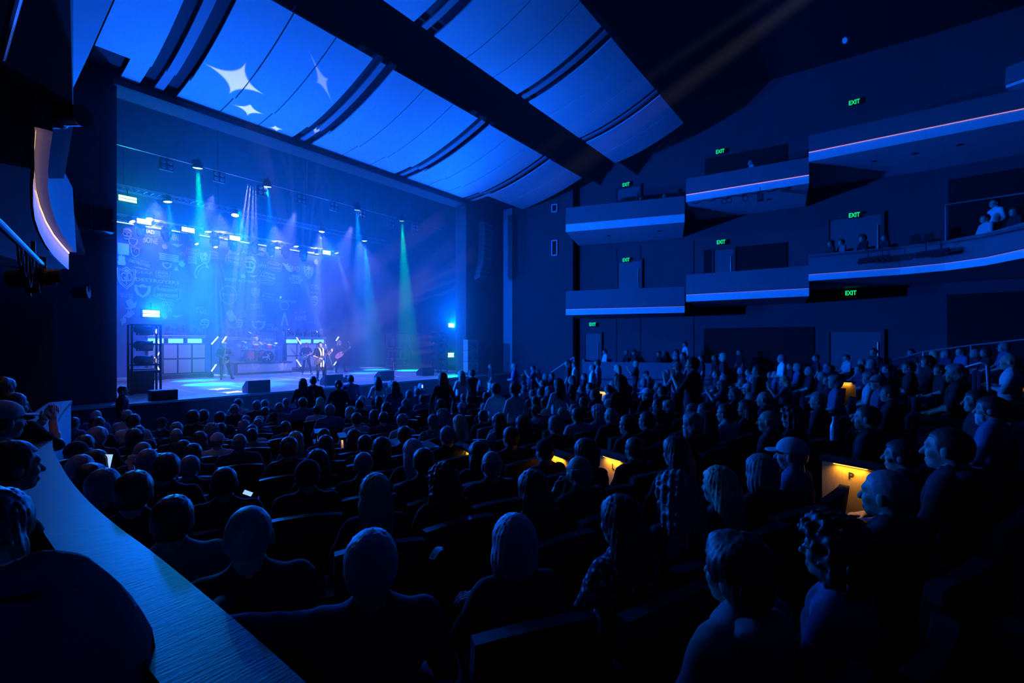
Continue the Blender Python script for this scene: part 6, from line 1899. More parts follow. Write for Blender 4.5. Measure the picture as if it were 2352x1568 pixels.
HD += T(1100, 800, 3.92, [
 (315,132,50,'short','grey','blue','mSfront'),(105,135,40,'short','dark','dark','mSdown'),(485,150,45,'short','dark','blue','mSclap'),(527,140,42,'short','dark','dark','m_lap'),(440,225,42,'bob','grey','blue','w_lap'),(505,215,55,'short','dark','blue','m_lap'),(400,230,60,'bob','blond','blue','w_lap'),(655,215,50,'short','dark','dark','m_clap'),(595,225,50,'short','grey','dark','m_clap'),
 (800,98,62,'long','dark','dark','wSdown'),(858,118,52,'short','dark','white','mSdown'),(1020,140,57,'short','grey','white','wSdown'),(1065,98,60,'short','dark','plaid','mSdown'),(1245,140,70,'long','blond','black','wSfront'),(1410,110,55,'bob','blond','dark','wSclap'),(945,220,55,'short','dark','navy','m_lap'),(835,240,75,'long','dark','dark','w_lap'),(1268,228,85,'long','black','black','wSdown'),
 (320,300,80,'bun','dark','white','wSdown'),(715,262,95,'long','dark','white','wSdown'),(100,310,55,'bob','blond','pale','w_lap'),(150,308,65,'short','dark','white','wSfront'),(400,325,60,'short','grey','pale','m_clap'),(480,365,65,'crop','grey','blue','m_lap'),(555,355,60,'short','dark','blue','m_lap'),(625,340,60,'full','grey','blue','m_lap'),(570,280,55,'short','dark','navy','m_lap'),
 (925,325,60,'short','dark','navy','m_lap'),(995,305,65,'short','dark','blue','m_lap'),(1040,362,90,'short','dark','dark','m_lap'),(1165,325,70,'short','dark','white','m_lap'),(1200,290,55,'short','grey','dark','m_lap'),(1340,325,60,'short','dark','dark','m_lap'),(1385,320,52,'short','grey','navy','m_lap'),(1480,265,60,'short','grey','blue','m_lap'),(1520,250,55,'cap','grey','dark','m_lap'),(1505,200,50,'cap','dark','dark','m_lap'),
 (1510,355,90,'cap','white','dark','m_lap','beard'),(1610,305,60,'short','grey','blue','m_lap'),(1650,335,88,'short','dark','dark','m_lap','glasses'),(1690,190,60,'cap','grey','blue','m_lap'),(1785,120,85,'cap','grey','plaid','mSclap'),(1920,72,115,'short','black','black','mSclap'),
 (760,485,80,'short','grey','dark','m_lap'),(750,525,92,'fringe','grey','dark','m_lap'),(855,500,80,'crop','grey','dark','m_lap'),(885,530,85,'short','dark','pale','m_lap'),(590,460,90,'short','dark','dark','m_lap'),(505,455,70,'short','dark','navy','m_lap'),(510,525,110,'bun','dark','white','w_lap'),(600,545,105,'cap','pale','dark','m_lap'),(940,460,85,'short','dark','dark','m_lap'),
 (1075,495,110,'curly','white','pale','w_lap'),(1190,525,105,'fringe','grey','black','m_lap'),(1175,450,95,'full','grey','dark','m_lap'),(1335,420,95,'short','dark','dark','m_lap'),(1610,480,75,'short','dark','navy','m_lap'),(1705,482,110,'full','grey','dark','m_lap'),(1610,540,115,'short','black','black','m_lap'),(1510,565,135,'short','dark','black','m_lap'),(1340,590,140,'short','dark','dark','m_lap','glasses'),
 (1920,490,130,'short','grey','dark','m_lap'),(2030,485,110,'short','dark','dark','m_lap'),(1920,575,130,'full','grey','black','m_lap','beard'),(2040,555,120,'long','dark','black','w_lap'),(2220,490,145,'short','dark','pale','m_lap'),(2300,345,105,'crop','grey','dark','m_lap'),(2180,285,80,'cap','grey','navy','m_clap'),(2200,230,60,'short','grey','dark','m_lap'),(2135,190,70,'short','dark','dark','m_lap'),
 (2195,40,75,'bob','blond','dark','wSdown'),(2120,50,50,'short','dark','dark','mSdown'),(2000,55,55,'short','dark','black','mSdown'),(1770,22,55,'cap','grey','dark','mSdown'),(1835,25,50,'short','dark','dark','mSdown'),
 (190,580,95,'bob','blond','pale','w_lap'),(395,600,105,'bob','dark','dark','w_lap'),(285,700,140,'short','dark','dark','m_lap'),(690,595,110,'short','grey','black','m_lap','glasses'),(590,820,160,'cap','dark','black','m_lap'),(960,812,210,'bob','dark','black','w_lap'),(900,958,225,'fringe','grey','dark','m_chin'),(1400,795,200,'short','dark','black','m_lap','glasses'),
 (1770,775,220,'long','dark','black','w_lap'),(480,1080,220,'long','dark','dark','w_lap'),(1770,1080,300,'curlylong','grey','black','w_lap'),(2160,1045,310,'long','blond','black','w_lap'),(95,495,72,'short','dark','dark','m_lap'),(45,545,70,'crop','grey','dark','m_lap')])
HD += T(1652, 780, 3.36, [
 (1140,498,180,'crop','dark','dark','m_lap'),(380,538,155,'fringe','grey','dark','m_lap'),(555,757,270,'cap','pale','blue','m_lap'),(320,885,290,'bob','grey','black','w_lap'),(1400,765,235,'short','black','black','w_lap'),(1760,665,290,'crop','dark','dark','m_lap','hood'),(1290,990,345,'crop','grey','black','m_lap'),
 (1985,380,160,'short','dark','dark','m_lap'),(2095,430,185,'short','black','blue','m_lap','beard'),(205,455,85,'long','dark','dark','w_lap'),(560,500,160,'curly','dark','black','w_lap'),(245,405,90,'short','grey','dark','m_lap'),(345,395,105,'fringe','grey','navy','m_lap'),(760,405,115,'short','grey','dark','m_lap'),(1310,345,120,'short','dark','dark','m_lap'),
 (1820,185,125,'full','grey','dark','m_lap'),(2235,105,115,'fringe','grey','pale','m_fold'),(1460,165,95,'short','dark','dark','m_lap'),(1605,120,105,'full','black','black','m_lap'),(1535,180,85,'bob','grey','dark','w_lap'),(1650,85,62,'bob','blond','dark','w_lap'),(1478,70,60,'short','dark','dark','m_lap'),(1742,80,55,'short','grey','navy','m_lap'),(1862,55,60,'short','dark','blue','m_lap'),(1970,70,60,'short','grey','dark','m_lap'),(2052,60,60,'bob','dark','dark','w_lap'),(2195,15,70,'short','grey','blue','m_lap'),
 (1225,270,105,'cap','grey','blue','m_lap'),(1150,250,85,'full','grey','pale','m_lap'),(1080,190,65,'short','dark','navy','m_lap'),(1170,150,70,'bob','grey','dark','w_lap'),(1095,150,50,'short','grey','blue','m_lap'),(1232,135,45,'short','dark','dark','m_lap'),(980,110,62,'short','dark','pale','m_lap'),(1190,62,50,'short','dark','dark','mSfront'),
 (890,270,92,'full','grey','blue','w_lap'),(790,245,62,'short','grey','dark','m_lap'),(838,270,62,'short','dark','navy','m_lap'),(745,110,48,'short','dark','dark','mSdown'),(480,110,58,'short','grey','white','mSfront'),(690,205,62,'short','grey','dark','m_lap'),(600,180,65,'bob','grey','blue','w_lap'),(545,175,48,'short','dark','dark','m_lap'),(500,275,82,'long','blond','blue','w_clap'),(430,240,48,'short','grey','blue','m_lap'),(395,240,42,'short','dark','navy','m_lap'),
 (165,210,50,'short','grey','dark','m_lap'),(225,220,50,'short','dark','blue','m_lap'),(175,295,62,'short','grey','dark','m_lap'),(220,335,72,'cap','pale','dark','m_lap'),(258,265,50,'short','grey','blue','m_lap'),(298,190,42,'short','dark','dark','mSdown'),(155,35,36,'short','dark','black','mSdown'),(825,180,42,'short','grey','blue','m_lap'),(865,195,42,'short','dark','dark','m_lap'),(1290,190,60,'short','dark','dark','m_lap'),(1700,190,70,'short','dark','dark','m_lap')])
HD += [(1690, 1222, 128, 'full', 'dark', 'grey', 'm_lap', 'hood'), (1915, 1172, 150, 'curly', 'dark', 'denim', 'w_lap', 'glasses'), (1180, 1183, 104, 'bob', 'white', 'dark', 'w_fold'), (1425, 1132, 112, 'long', 'black', 'floral', 'w_lap'), (852, 1213, 118, 'short', 'white', 'navy', 'm_ledge')]

FOCUS = (10.4, 21.0)
def solve(px, py, wpx, stand, kind):
    r = ray(px, py)
    H0 = 1.735 if stand else 1.312
    if kind in ('full', 'long'): H0 += .012
    if kind in ('curly', 'curlylong'): H0 += .03
    if kind in ('fringe',): H0 -= .004
    best = None
    t = .95
    while t < 26:
        x_, y_ = r.x*t, r.y*t
        if y_ < 15.3 and x_ < 22.6:
            ang = math.atan2(FOCUS[1]-y_, FOCUS[0]-x_) - math.atan2(r.y, r.x)
            w0 = math.hypot(.178*math.cos(ang), .222*math.sin(ang)) + (.03 if kind in ('curly', 'curlylong', 'long', 'bob') else 0)
            s = min(1.07, max(.93, wpx*t/(w0*FPX)))
            g = abs(CAM.z + r.z*t - floor_z(y_) - H0*s) / t + .012*abs(math.log(wpx*t/(w0*FPX)))
            if best is None or g < best[0]: best = (g, t, s)
        t *= 1.01
    return r, best[1], best[2], H0
ents = []
for e in HD:
    px, py, wpx, hair, hcol, top, pose = e[:7]
    stand = pose[1] == 'S'
    r, t, s, H0 = solve(px, py, wpx, stand, hair)
    ents.append(dict(px=px, py=py, w=wpx, hair=hair, hcol=hcol, top=top, pose=pose, ex=e[7:] , stand=stand, r=r, t=t, s=s, H0=H0))
# push apart those that would share a place
for it in range(120):
    moved = False
    ents.sort(key=lambda q: q['t'])
    for i, a in enumerate(ents):
        ax, ay = a['r'].x*a['t'], a['r'].y*a['t']
        for b in ents[i+1:]:
            if b['t'] - a['t'] > 1.3: break
            bx, by = b['r'].x*b['t'], b['r'].y*b['t']
            fd = math.atan2(FOCUS[1]-ay, FOCUS[0]-ax); ux, uy = math.cos(fd), math.sin(fd)
            al = abs((bx-ax)*ux + (by-ay)*uy); ac = abs(-(bx-ax)*uy + (by-ay)*ux)
            both = a['stand'] and b['stand']
            dd = math.hypot(ac, al * (.47/.6 if not both else 1))
            need = .47 if not both else .42
            if dd < need:
                k = (need - dd) * .3 + .01
                b['t'] += k; a['t'] = max(1.0, a['t'] - k*.5); moved = True
    if not moved: break

HAIRTXT = {'short': '{} short hair', 'crop': 'close-cropped {} hair', 'full': 'thick {} hair', 'fringe': 'a bald crown', 'long': 'long {} hair', 'bob': 'chin-length {} hair', 'curly': 'curly {} hair', 'curlylong': 'long curly {} hair', 'bun': '{} hair in a bun', 'ponytail': '{} ponytail', 'cap': 'a {} cap'}
def zone(x_, y_):
    if y_ > 12.6: return 'near the stage front'
    if x_ < 1.6 and y_ < 8: return 'beside the curved ledge'
    if y_ > 9: return 'front rows'
    if x_ > 12.5 and y_ > 4: return 'before the low box wall'
    if x_ > 11: return 'before the double door'
    if x_ > 6.5 and y_ < 1.5: return 'below the sloping handrail'
    if y_ > 5.5: return 'mid hall'
    if y_ > 2.6: return 'middle rows'
    return 'rear rows'
def slabel(d, x_, y_):
    h = HAIRTXT[d['hair']].format(d['hcol']).replace('a a', 'a')
    return '%s spectator with %s, %s top, %s' % ('standing' if d['stand'] else 'seated', h, d['top'], zone(x_, y_))
CUSTOM = {(852, 1213): 'white-haired spectator resting one sleeve on the curved ledge', (1690, 1222): 'spectator in grey hooded sweatshirt turned to the stage, grey sleeve lit blue', (1915, 1172): 'curly-haired spectator with glasses and denim jacket', (1180, 1183): 'spectator with short pale bobbed hair and folded arms', (1425, 1132): 'spectator with black hair and a floral print top'}
seat_group = 'dark theatre seats under the spectators'
n_people = 0
for d in ents:
    t, r = d['t'], d['r']
    x_, y_ = r.x*t, r.y*t
    fz = floor_z(y_)
    s = d['s']
    # keep the crown on its line of sight
    crown = CAM.z + r.z*t
    s2 = (crown - fz)/d['H0']
    s2 = min(1.13, max(.88, s2))
    rz = face((x_, y_), FOCUS) + random.uniform(-.16, .16)
    hi = d['w'] > 36
    key = d['pose'] + ('+' if hi else '')
    pr_ = proto(key)
    # the crown sits a little behind/ahead of the body origin: aim the head at the ray
    hm = pr_[1].translation
    hx, hy = hm.x*s2, hm.y*s2
    ox = x_ - (hx*math.cos(rz) - hy*math.sin(rz)); oy = y_ - (hx*math.sin(rz) + hy*math.cos(rz))
    # keep clear of the ledge wall
    for q in RO[::2]:
        dx_, dy_ = ox - q.x, oy - q.y; dq = math.hypot(dx_, dy_)
        if dq < .17: ox += dx_/dq*(.17-dq); oy += dy_/dq*(.17-dq)
    lab = None
    for kxy, v in CUSTOM.items():
        if abs(kxy[0]-d['px']) < .5 and abs(kxy[1]-d['py']) < .5: lab = v
    ex = []
    for q in d['ex']:
        ex.append(('beard', 'white') if q == 'beard' else (('glasses',) if q == 'glasses' else ('hood', d['top'])))
    if d['hair'] == 'cap': ex.append(('under', 'crop', 'grey' if d['hcol'] in ('pale', 'grey', 'white') else 'dark'))
    hair = d['hair']; hcol = d['hcol']
    lb = lab or slabel(d, x_, y_)
    o = person(pr_, (ox, oy, fz), rz, s2, lb, None if lab else lb, d['top'], hair, hcol, skin=random.choice((0, 0, 0, 1)), extras=ex)
    d['obj'] = o; d['xy'] = (ox, oy); d['rz'] = rz; d['s2'] = s2
    n_people += 1
    if not d['stand']:
        sl_ = 'theatre seat of spectator with %s, %s' % (HAIRTXT[hair].format(hcol), zone(x_, y_)); put_seat((ox, oy, fz), rz, sl_, sl_)
print('audience', n_people)

# ================================================================ SMALL THINGS IN THE HALL
# aisle panels with lit row letters
M_AMBER = mat('amber_glow', (.9, .6, .1), .5, emit=(1.0, .62, .05), estr=2.2)
M_PANEL = mat('panel_oak', (.55, .33, .09), .6, var=.25, vscale=10, wave=(1, 8, 1))
AIS = [(730, 994, ''), (786, 1004, ''), (910, 1021, ''), (986, 1026, ''), (1074, 1033, ''), (1282, 1045, 'K'), (1409, 1050, 'L'), (1955, 1067, 'P'), (1384, 899, ''), (1943, 878, ''), (2334, 888, '')]
ALAB = ['glowing amber by the seat of a dark ponytail', 'glowing amber beside a pale-shirted man', 'showing only its amber lamp, cup rest side', 'showing a broad amber lamp before the white-haired woman', 'half hidden by dark hair, amber lit', 'with the letter K lit amber', 'with the letter L lit amber', 'with the letter P lit amber', 'tiny and amber before the standing crowd', 'with a thin amber lamp among the rear rows', 'with an amber lamp beside the steel handrail']
for (px, py, let), lb in zip(AIS, ALAB):
    r = ray(px, py); t = 1.2; best = None
    while t < 24:
        g = abs(CAM.z + r.z*t - floor_z(r.y*t) - .93)
        if best is None or g < best[0]: best = (g, t)
        t *= 1.01
    if px > 2300: best = (0, 11.0)
    p = CAM + r * best[1]
    fz = floor_z(p.y)
    rz = face((p.x, p.y), FOCUS)
    root = thing('aisle_panel', 'aisle end panel ' + lb, 'seat panel', loc=(p.x, p.y, fz), rz=rz)
    H = p.z - fz
    mb = MB(); mb.box((0, -.2, 0), (.05, .2, H)); mb.obj('panel', M_PANEL, root)
    mb = MB(); mb.box((-.05, -.2, H), (.06, .2, H + .035)); mb.obj('arm_cap', M_SEATSH, root)
    mb = MB(); mb.box((-.03, -.11, H - .012), (-.012, .11, H - .002)); mb.obj('lamp', M_AMBER, root)
    a_ = area('aisle_lamp', (0, 0, 0), (0, 0, -1), .55 if let else .35, (1.0, .56, .05), .02, .2, 140)
    a_.parent = root; a_.location = (-.03, 0, H - .02); a_.rotation_euler = (0, math.radians(-14), 0)
    if let:
        v, f = text_geo(let, .075, bold=.002)
        mb = MB(); mb.add([(-.004, -q[0], q[1] + H - .09) for q in v], f); mb.obj('letter', M_BLACK, root)

# people in the side box, on the balconies and in the raised side seats
def extra(px, py, t, pose, hair, hcol, top, label, fz=None, seatit=True, skin=0, hi=False, ex=(), turn=0.0, sc=None):
    p = at_depth(px, py, t)
    pr_ = proto(pose + ('+' if hi else ''))
    H0 = 1.735 if pose[1] == 'S' else 1.312
    s_ = sc or min(1.1, max(.9, (p.z - fz)/H0)) if fz is not None else 1.0
    z0 = fz if fz is not None else p.z - H0
    rz = face((p.x, p.y), FOCUS) + turn
    hm = pr_[1].translation
    ox = p.x - (hm.x*math.cos(rz) - hm.y*math.sin(rz))*s_; oy = p.y - (hm.x*math.sin(rz) + hm.y*math.cos(rz))*s_
    o = person(pr_, (ox, oy, z0), rz, s_, label, None, top, hair, hcol, skin=skin, extras=ex)
    if seatit and pose[1] != 'S':
        put_seat((ox, oy, z0), rz, 'theatre seat of the ' + label[:60].rsplit(' ', 1)[0] if len(label.split()) > 11 else 'theatre seat of the ' + label, None)
    return o
BF = 1.21
extra(1389, 800, 22.9, 'm_lap', 'short', 'dark', 'white', 'spectator in white at the end of the low box wall', BF)
extra(1438, 803, 23.4, 'w_lap', 'short', 'grey', 'dark', 'grey-haired spectator in the box', BF)
extra(1456, 800, 22.0, 'm_lap', 'cap', 'dark', 'dark', 'capped spectator in the box', BF, ex=(('under', 'crop', 'dark'),))
extra(1513, 806, 21.8, 'm_lap', 'short', 'dark', 'black', 'dark spectator leaning in the box', BF)
extra(1526, 806, 23.2, 'w_lap', 'bob', 'grey', 'dark', 'spectator with grey bob in the box', BF)
extra(1553, 802, 21.2, 'w_lap', 'bob', 'dark', 'dark', 'spectator with dark bob in the box', BF + .05)
extra(1573, 784, 21.6, 'mSdown', 'short', 'dark', 'white', 'standing spectator in white shirt behind the box', BF + .02)
def on_tier(px, py, t, hb1, pose, hair, hcol, top, label, **k):
    return extra(px, py, t, pose, hair, hcol, top, label, CZ + hb1, **k)
on_tier(1724, 352, 19.0, 6.46, 'm_lap', 'short', 'grey', 'pale', 'pale-shirted spectator on the upper middle balcony', sc=1.0)
on_tier(1527, 437, 21.2, 5.78, 'm_lap', 'short', 'dark', 'pale', 'spectator at the upper box corner', sc=1.0)
on_tier(1473, 443, 21.6, 5.78, 'w_lap', 'bob', 'dark', 'dark', 'dark spectator in the upper box', sc=1.0)
on_tier(1908, 552, 17.2, 2.64, 'w_lap', 'bob', 'dark', 'dark', 'spectator leaning before the balcony double door', sc=1.0)
on_tier(1932, 548, 17.0, 2.64, 'm_lap', 'short', 'dark', 'grey', 'spectator resting an arm on the curved balcony', sc=1.0)
on_tier(1981, 536, 16.6, 2.64, 'm_lap', 'full', 'dark', 'black', 'dark thick-haired spectator on the curved balcony', sc=1.05)
on_tier(2032, 541, 16.2, 2.64, 'w_lap', 'bob', 'dark', 'dark', 'spectator beside the balcony double door', sc=1.0)
on_tier(2284, 443, 14.6, 2.64, 'mSdown', 'short', 'dark', 'white', 'standing spectator in a white shirt on the curved balcony', sc=1.2)
on_tier(2262, 486, 14.4, 2.64, 'm_lap', 'short', 'dark', 'pale', 'seated spectator below the white shirt', sc=1.15)
on_tier(2330, 480, 13.6, 2.64, 'w_lap', 'bob', 'dark', 'dark', 'seated spectator at the balcony handrail', sc=1.15)
# raised side seats
extra(6, 868, 5.0, 'm_lap', 'full', 'dark', 'dark', 'thick-haired spectator by the wall end', SIDE_FLOOR, hi=True)
extra(30, 900, 3.9, 'm_clap', 'short', 'dark', 'dark', 'clapping spectator beyond the pale cap', SIDE_FLOOR, hi=True, turn=-.3)
extra(6, 903, 3.0, 'm_lean', 'cap', 'pale', 'dark', 'spectator in a pale cap leaning over the ledge', SIDE_FLOOR, hi=True, ex=(('under', 'crop', 'dark'),), turn=-.5)
extra(26, 985, 2.1, 'w_lean', 'short', 'black', 'black', 'dark profile leaning out over the ledge', SIDE_FLOOR, hi=True, turn=-.7, seatit=False)
extra(-22, 1124, 1.32, 'w_lap', 'long', 'dark', 'black', 'long-haired spectator behind the draped jacket', SIDE_FLOOR, hi=True, seatit=False)
# usher by the stage corner
extra(283, 885, 11.0, 'mSdown', 'crop', 'dark', 'black', 'usher in black standing at the stage corner', floor_z(11.5), turn=-.9, hi=True)

# jacket draped over a chair back
p = at_depth(40, 1283, 1.12)
root = thing('draped_chair', 'chair back under a pale draped jacket beside the curved ledge', 'chair', loc=(p.x, p.y, SIDE_FLOOR), rz=-.45)
H = p.z - SIDE_FLOOR
mb = MB(); mb.box((-.12, -.03, .4), (.12, .03, H - .08)); mb.obj('backrest', M_SEATSH, root)
mb = MB(); mb.box((-.23, 0, .38), (.23, .45, .46)); mb.obj('seat', M_SEATCL, root)
for sx_ in (-1, 1):
    for sy_ in (0.0, .42):
        mb = MB(); mb.tube((sx_*.2, sy_, 0), (sx_*.2, sy_, .4), .018); mb.obj('leg', M_METAL, root)
mb = MB(); rows = []
for j in range(15):
    v_ = -1 + 2*j/14
    row = []
    for i in range(25):
        u_ = -1 + 2*i/24
        drop = max(0, abs(u_) - .45)
        zz = H - .62*abs(v_)**1.15 - .55*drop**1.3 + .012*math.sin(9*u_ + 4*v_)
        row.append((u_*.27*(1 + .06*abs(v_)), .055*math.copysign(min(1, abs(v_)*3), v_) + .022*math.sin(13*u_)*abs(v_), zz))
    rows.append(row)
mb.grid(rows); mb.obj('jacket', CL['white'], root, smooth=True)

# lettering on shirts
def back_print(px, py, lines, size, zc, colm):
    d = min(ents, key=lambda q: abs(q['px']-px) + abs(q['py']-py))
    o = d['obj']; mb = MB()
    for k, (txt, dz, arc) in enumerate(lines):
        v, f = text_geo(txt, size, bold=.001)
        mb.add([(-q[0], -.03 - .150*math.sqrt(max(.02, 1 - (q[0]/.235)**2)) - .004, zc + dz + q[1] - arc*q[0]*q[0]) for q in v], f)
    return mb.obj('shirt_print', colm, o)
M_SHIRTP = mat('shirt_print_grey', (.22, .22, .24), .9)
back_print(571, 1157, [('I DRINK ALONE', 0, 1.6)], .052, .88, M_SHIRTP)
back_print(397, 1135, [('77 ROLL', -.05, .3)], .07, .84, M_BLACK)
dg = min(ents, key=lambda q: abs(q['px']-719) + abs(q['py']-863))
mb = MB()
GS = [(-.5, -.5), (.5, -.5), (.55, -.2), (.35, 0), (.42, .25), (.12, .3), (.1, 1.6), (-.1, 1.6), (-.12, .3), (-.42, .25), (-.35, 0), (-.55, -.2)]
mb.add([(q[0]*.09, -.19, 1.17 + q[1]*.13) for q in GS], [tuple(range(len(GS)))]); mb.obj('guitar_print', CL['white'], dg['obj'])

# bottles, phones, cups
M_WATER = mat('clear_plastic', (.6, .7, .8), .15, spec=.8)
def bottle(px, py, t, label):
    p = at_depth(px, py, t)
    root = thing('water_bottle', label, 'bottle', loc=p)
    mb = MB(); mb.lathe([(.03, 0), (.032, .01), (.032, .13), (.014, .18), (.013, .2)], None, 14); mb.obj('body', M_WATER, root, smooth=True)
    mb = MB(); mb.lathe([(.016, .2), (.016, .22), (.001, .222)], None, 12); mb.obj('cap', CL['white'], root)
    mb = MB(); mb.lathe([(.0325, .05), (.0325, .1)], None, 14); mb.obj('label_band', CL['pale'], root)
def near(px, py):
    return min(ents, key=lambda q: math.hypot(q['px']-px, q['py']-py))
d1 = near(1668, 925); q = d1['obj']
bottle(1138, 942, near(1127, 930)['t'] - .25, 'clear water bottle held up among the front spectators')
bottle(1916, 1012, near(1991, 928)['t'] - .1, 'clear water bottle beside the bald man in profile')
M_SCREEN = mat('phone_screen', (.3, .5, .8), .3, emit=(.35, .6, 1.0), estr=1.1)
def phone(px, py, t, tilt, label, hh=.15):
    p = at_depth(px, py, t)
    root = thing('phone', label, 'phone', loc=p)
    d = (CAM - p).normalized()
    M = frame_to((0, 0, 1), d); R3 = Matrix([list(r_) for r_ in M]).to_4x4() @ Matrix.Rotation(math.radians(tilt), 4, 'Z')
    mb = MB(); mb.box((-hh*.25, -hh/2, -.008), (hh*.25, hh/2, 0), M=R3); mb.obj('case', M_BLACK, root)
    mb = MB(); mb.box((-hh*.23, -hh*.48, 0), (hh*.23, hh*.46, .002), M=R3); mb.obj('screen', M_SCREEN, root)
    mb = MB(); mb.box((-hh*.1, hh*.35, .002), (hh*.05, hh*.38, .003), M=R3); mb.obj('record_mark', mat('record_red', (.9, .1, .1), .5, emit=(1, .12, .1), estr=1.0), root)
phone(245, 1060, near(219, 1033)['t'] + .02, -10, 'phone filming the stage, its screen glowing blue', .15)
phone(970, 887, near(965, 879)['t'] - .1, 0, 'small white phone screen in the front rows', .13)
phone(569, 1132, near(515, 1069)['t'] - .1, 60, 'phone held low and lit beside the cropped dark head', .06)
pg = at_depth(1003, 1270, 1.5)
root = thing('programme', 'folded pale programme lying on a seat arm', 'leaflet', loc=pg, rz=.4)
mb = MB()
mb.grid([[(.07*u - .035, .022*v - .01, .012*math.sin(u*2.6)) for u in (0, .25, .5, .75, 1)] for v in (0, 1)]); mb.grid([[(.07*u - .035, .022*v - .01, -.004 + .008*math.sin(u*2.6)) for u in (0, .25, .5, .75, 1)] for v in (0, 1)]); mb.obj('sheet', CL['white'], root, smooth=True)

# handrails at the rear stand
hr = thing('handrail', 'long sloping steel handrail along the rear stand', 'handrail')
pts = [at_depth(2050, 828, 15.0), at_depth(2120, 808, 14.0), at_depth(2230, 793, 12.6), at_depth(2360, 779, 11.2)]
mb = MB(); mb.path(pts, .025, 10); mb.obj('rail', M_STEEL, hr)
for q in pts[1:]:
    mb = MB(); mb.tube(q, (q.x, q.y, floor_z(q.y)), .02); mb.obj('post', M_STEEL, hr)
hr = thing('handrail', 'short bent steel handrail at the end of an aisle', 'handrail')
pts = [at_depth(2212, 845, 6.4), at_depth(2256, 833, 6.2), at_depth(2268, 838, 6.15), at_depth(2271, 885, 6.15)]
mb = MB(); mb.path(pts, .022, 10); mb.obj('rail', M_STEEL, hr)
q = pts[-1]; mb = MB(); mb.tube(q, (q.x, q.y, floor_z(q.y)), .022); mb.obj('post', M_STEEL, hr)
q = pts[0]; mb = MB(); mb.tube(q, (q.x, q.y, floor_z(q.y)), .022); mb.obj('post', M_STEEL, hr)
hr = thing('handrail', 'thin handrail of the stairs beside the low box wall', 'handrail')
a, b = at_depth(1265, 856, 24.0), at_depth(1318, 820, 23.4)
mb = MB(); mb.tube(a, b, .03); mb.obj('rail', M_STEEL, hr)
for q in (a, b):
    mb = MB(); mb.tube(q, (q.x, q.y, floor_z(q.y)), .025); mb.obj('post', M_STEEL, hr)
hr = thing('handrail', 'steel handrail above the curved rear balcony', 'handrail')
a, b = at_depth(2172, 470, 15.8), at_depth(2360, 442, 13.4)
mb = MB(); mb.tube(a, b, .025); mb.obj('rail', M_STEEL, hr)
for q in (a, b):
    mb = MB(); mb.tube(q, (q.x, q.y, CZ + 2.62), .02); mb.obj('post', M_STEEL, hr)

# row lights on the curved balcony
def row_light(x0, y0, x1, y1, t0, t1, label):
    a, b = at_depth(x0, y0, t0), at_depth(x1, y1, t1)
    root = thing('row_light', label, 'stage light', loc=a)
    d = b - a
    mb = MB(); mb.box((0, 0, 0), (0.001, .001, .001)); mb = MB()
    mb.tube((0, 0, 0), d, .1, .1, 8); mb.obj('body', M_MOV, root)
    for k in range(6):
        c = d * ((k + .5) / 6); mb = MB(); mb.lathe([(.075, -.02), (.085, .1), (.07, .1)], Matrix.Translation(c) @ fix_M((-.6, .3, -.6)), 12); mb.obj('cell', M_MOV, root)
    for k in (.3, .75):
        c = d * k
        mb = MB(); mb.tube(c, c + Vector((0, 0, .34)), .015); mb.tube(c + Vector((0, 0, .34)), c + Vector((.28, .1, .4)), .015); mb.obj('hanger', M_METAL, root)
row_light(1972, 600, 2046, 590, 15.7, 15.1, 'row of dark lamps hung on the curved balcony before the double door')
row_light(2105, 586, 2180, 575, 14.8, 14.1, 'row of dark lamps hung on the curved balcony beyond the double door')
pp = thing('rail_pipe', 'thin pipe along the curved balcony carrying the row lights', 'pipe')
pts = [at_depth(x_, y_, t_) for x_, y_, t_ in ((1840, 592, 16.9), (1960, 581, 15.95), (2068, 568, 15.2), (2170, 556, 14.35), (2265, 540, 13.3), (2352, 520, 12.1))]
mb = MB(); mb.path(pts, .03, 8); mb.obj('pipe', M_STEEL, pp)
# cables and a small speaker under the upper middle balcony
cb = thing('cable_run', 'dark looped cables clipped under the upper middle balcony', 'cable')
mb = MB(); prev = None
for i in range(24):
    f_ = i/23; q = at_depth(1590 + 215*f_, 466 - 34*f_ + 2.5*math.sin(i*1.7), 19.0 - 1.7*f_)
    if prev is not None: mb.tube(prev, q, .018, n=5)
    prev = q
mb.obj('cable', M_BLACK, cb)
for (x_, y_, t_) in ((1663, 462, 18.4), (1675, 460, 18.3), (1712, 455, 18.0)):
    c = at_depth(x_, y_, t_); pts = [c + RT*.11*math.cos(a_) + Vector((0, 0, .1*math.sin(a_))) for a_ in [2*math.pi*k/12 for k in range(13)]]
    mb = MB(); mb.path(pts, .012, 5); mb.obj('coil', M_BLACK, cb)
sp = at_depth(1746, 453, 17.7)
root = thing('wall_speaker', 'small dark speaker hung under the upper middle balcony', 'speaker', loc=sp)
mb = MB(); mb.box((-.1, -.1, -.13), (.1, .1, .13)); mb.obj('body', M_MOV, root)
mb = MB(); mb.tube((0, 0, .13), (0, 0, .4), .012); mb.obj('bracket', M_METAL, root)
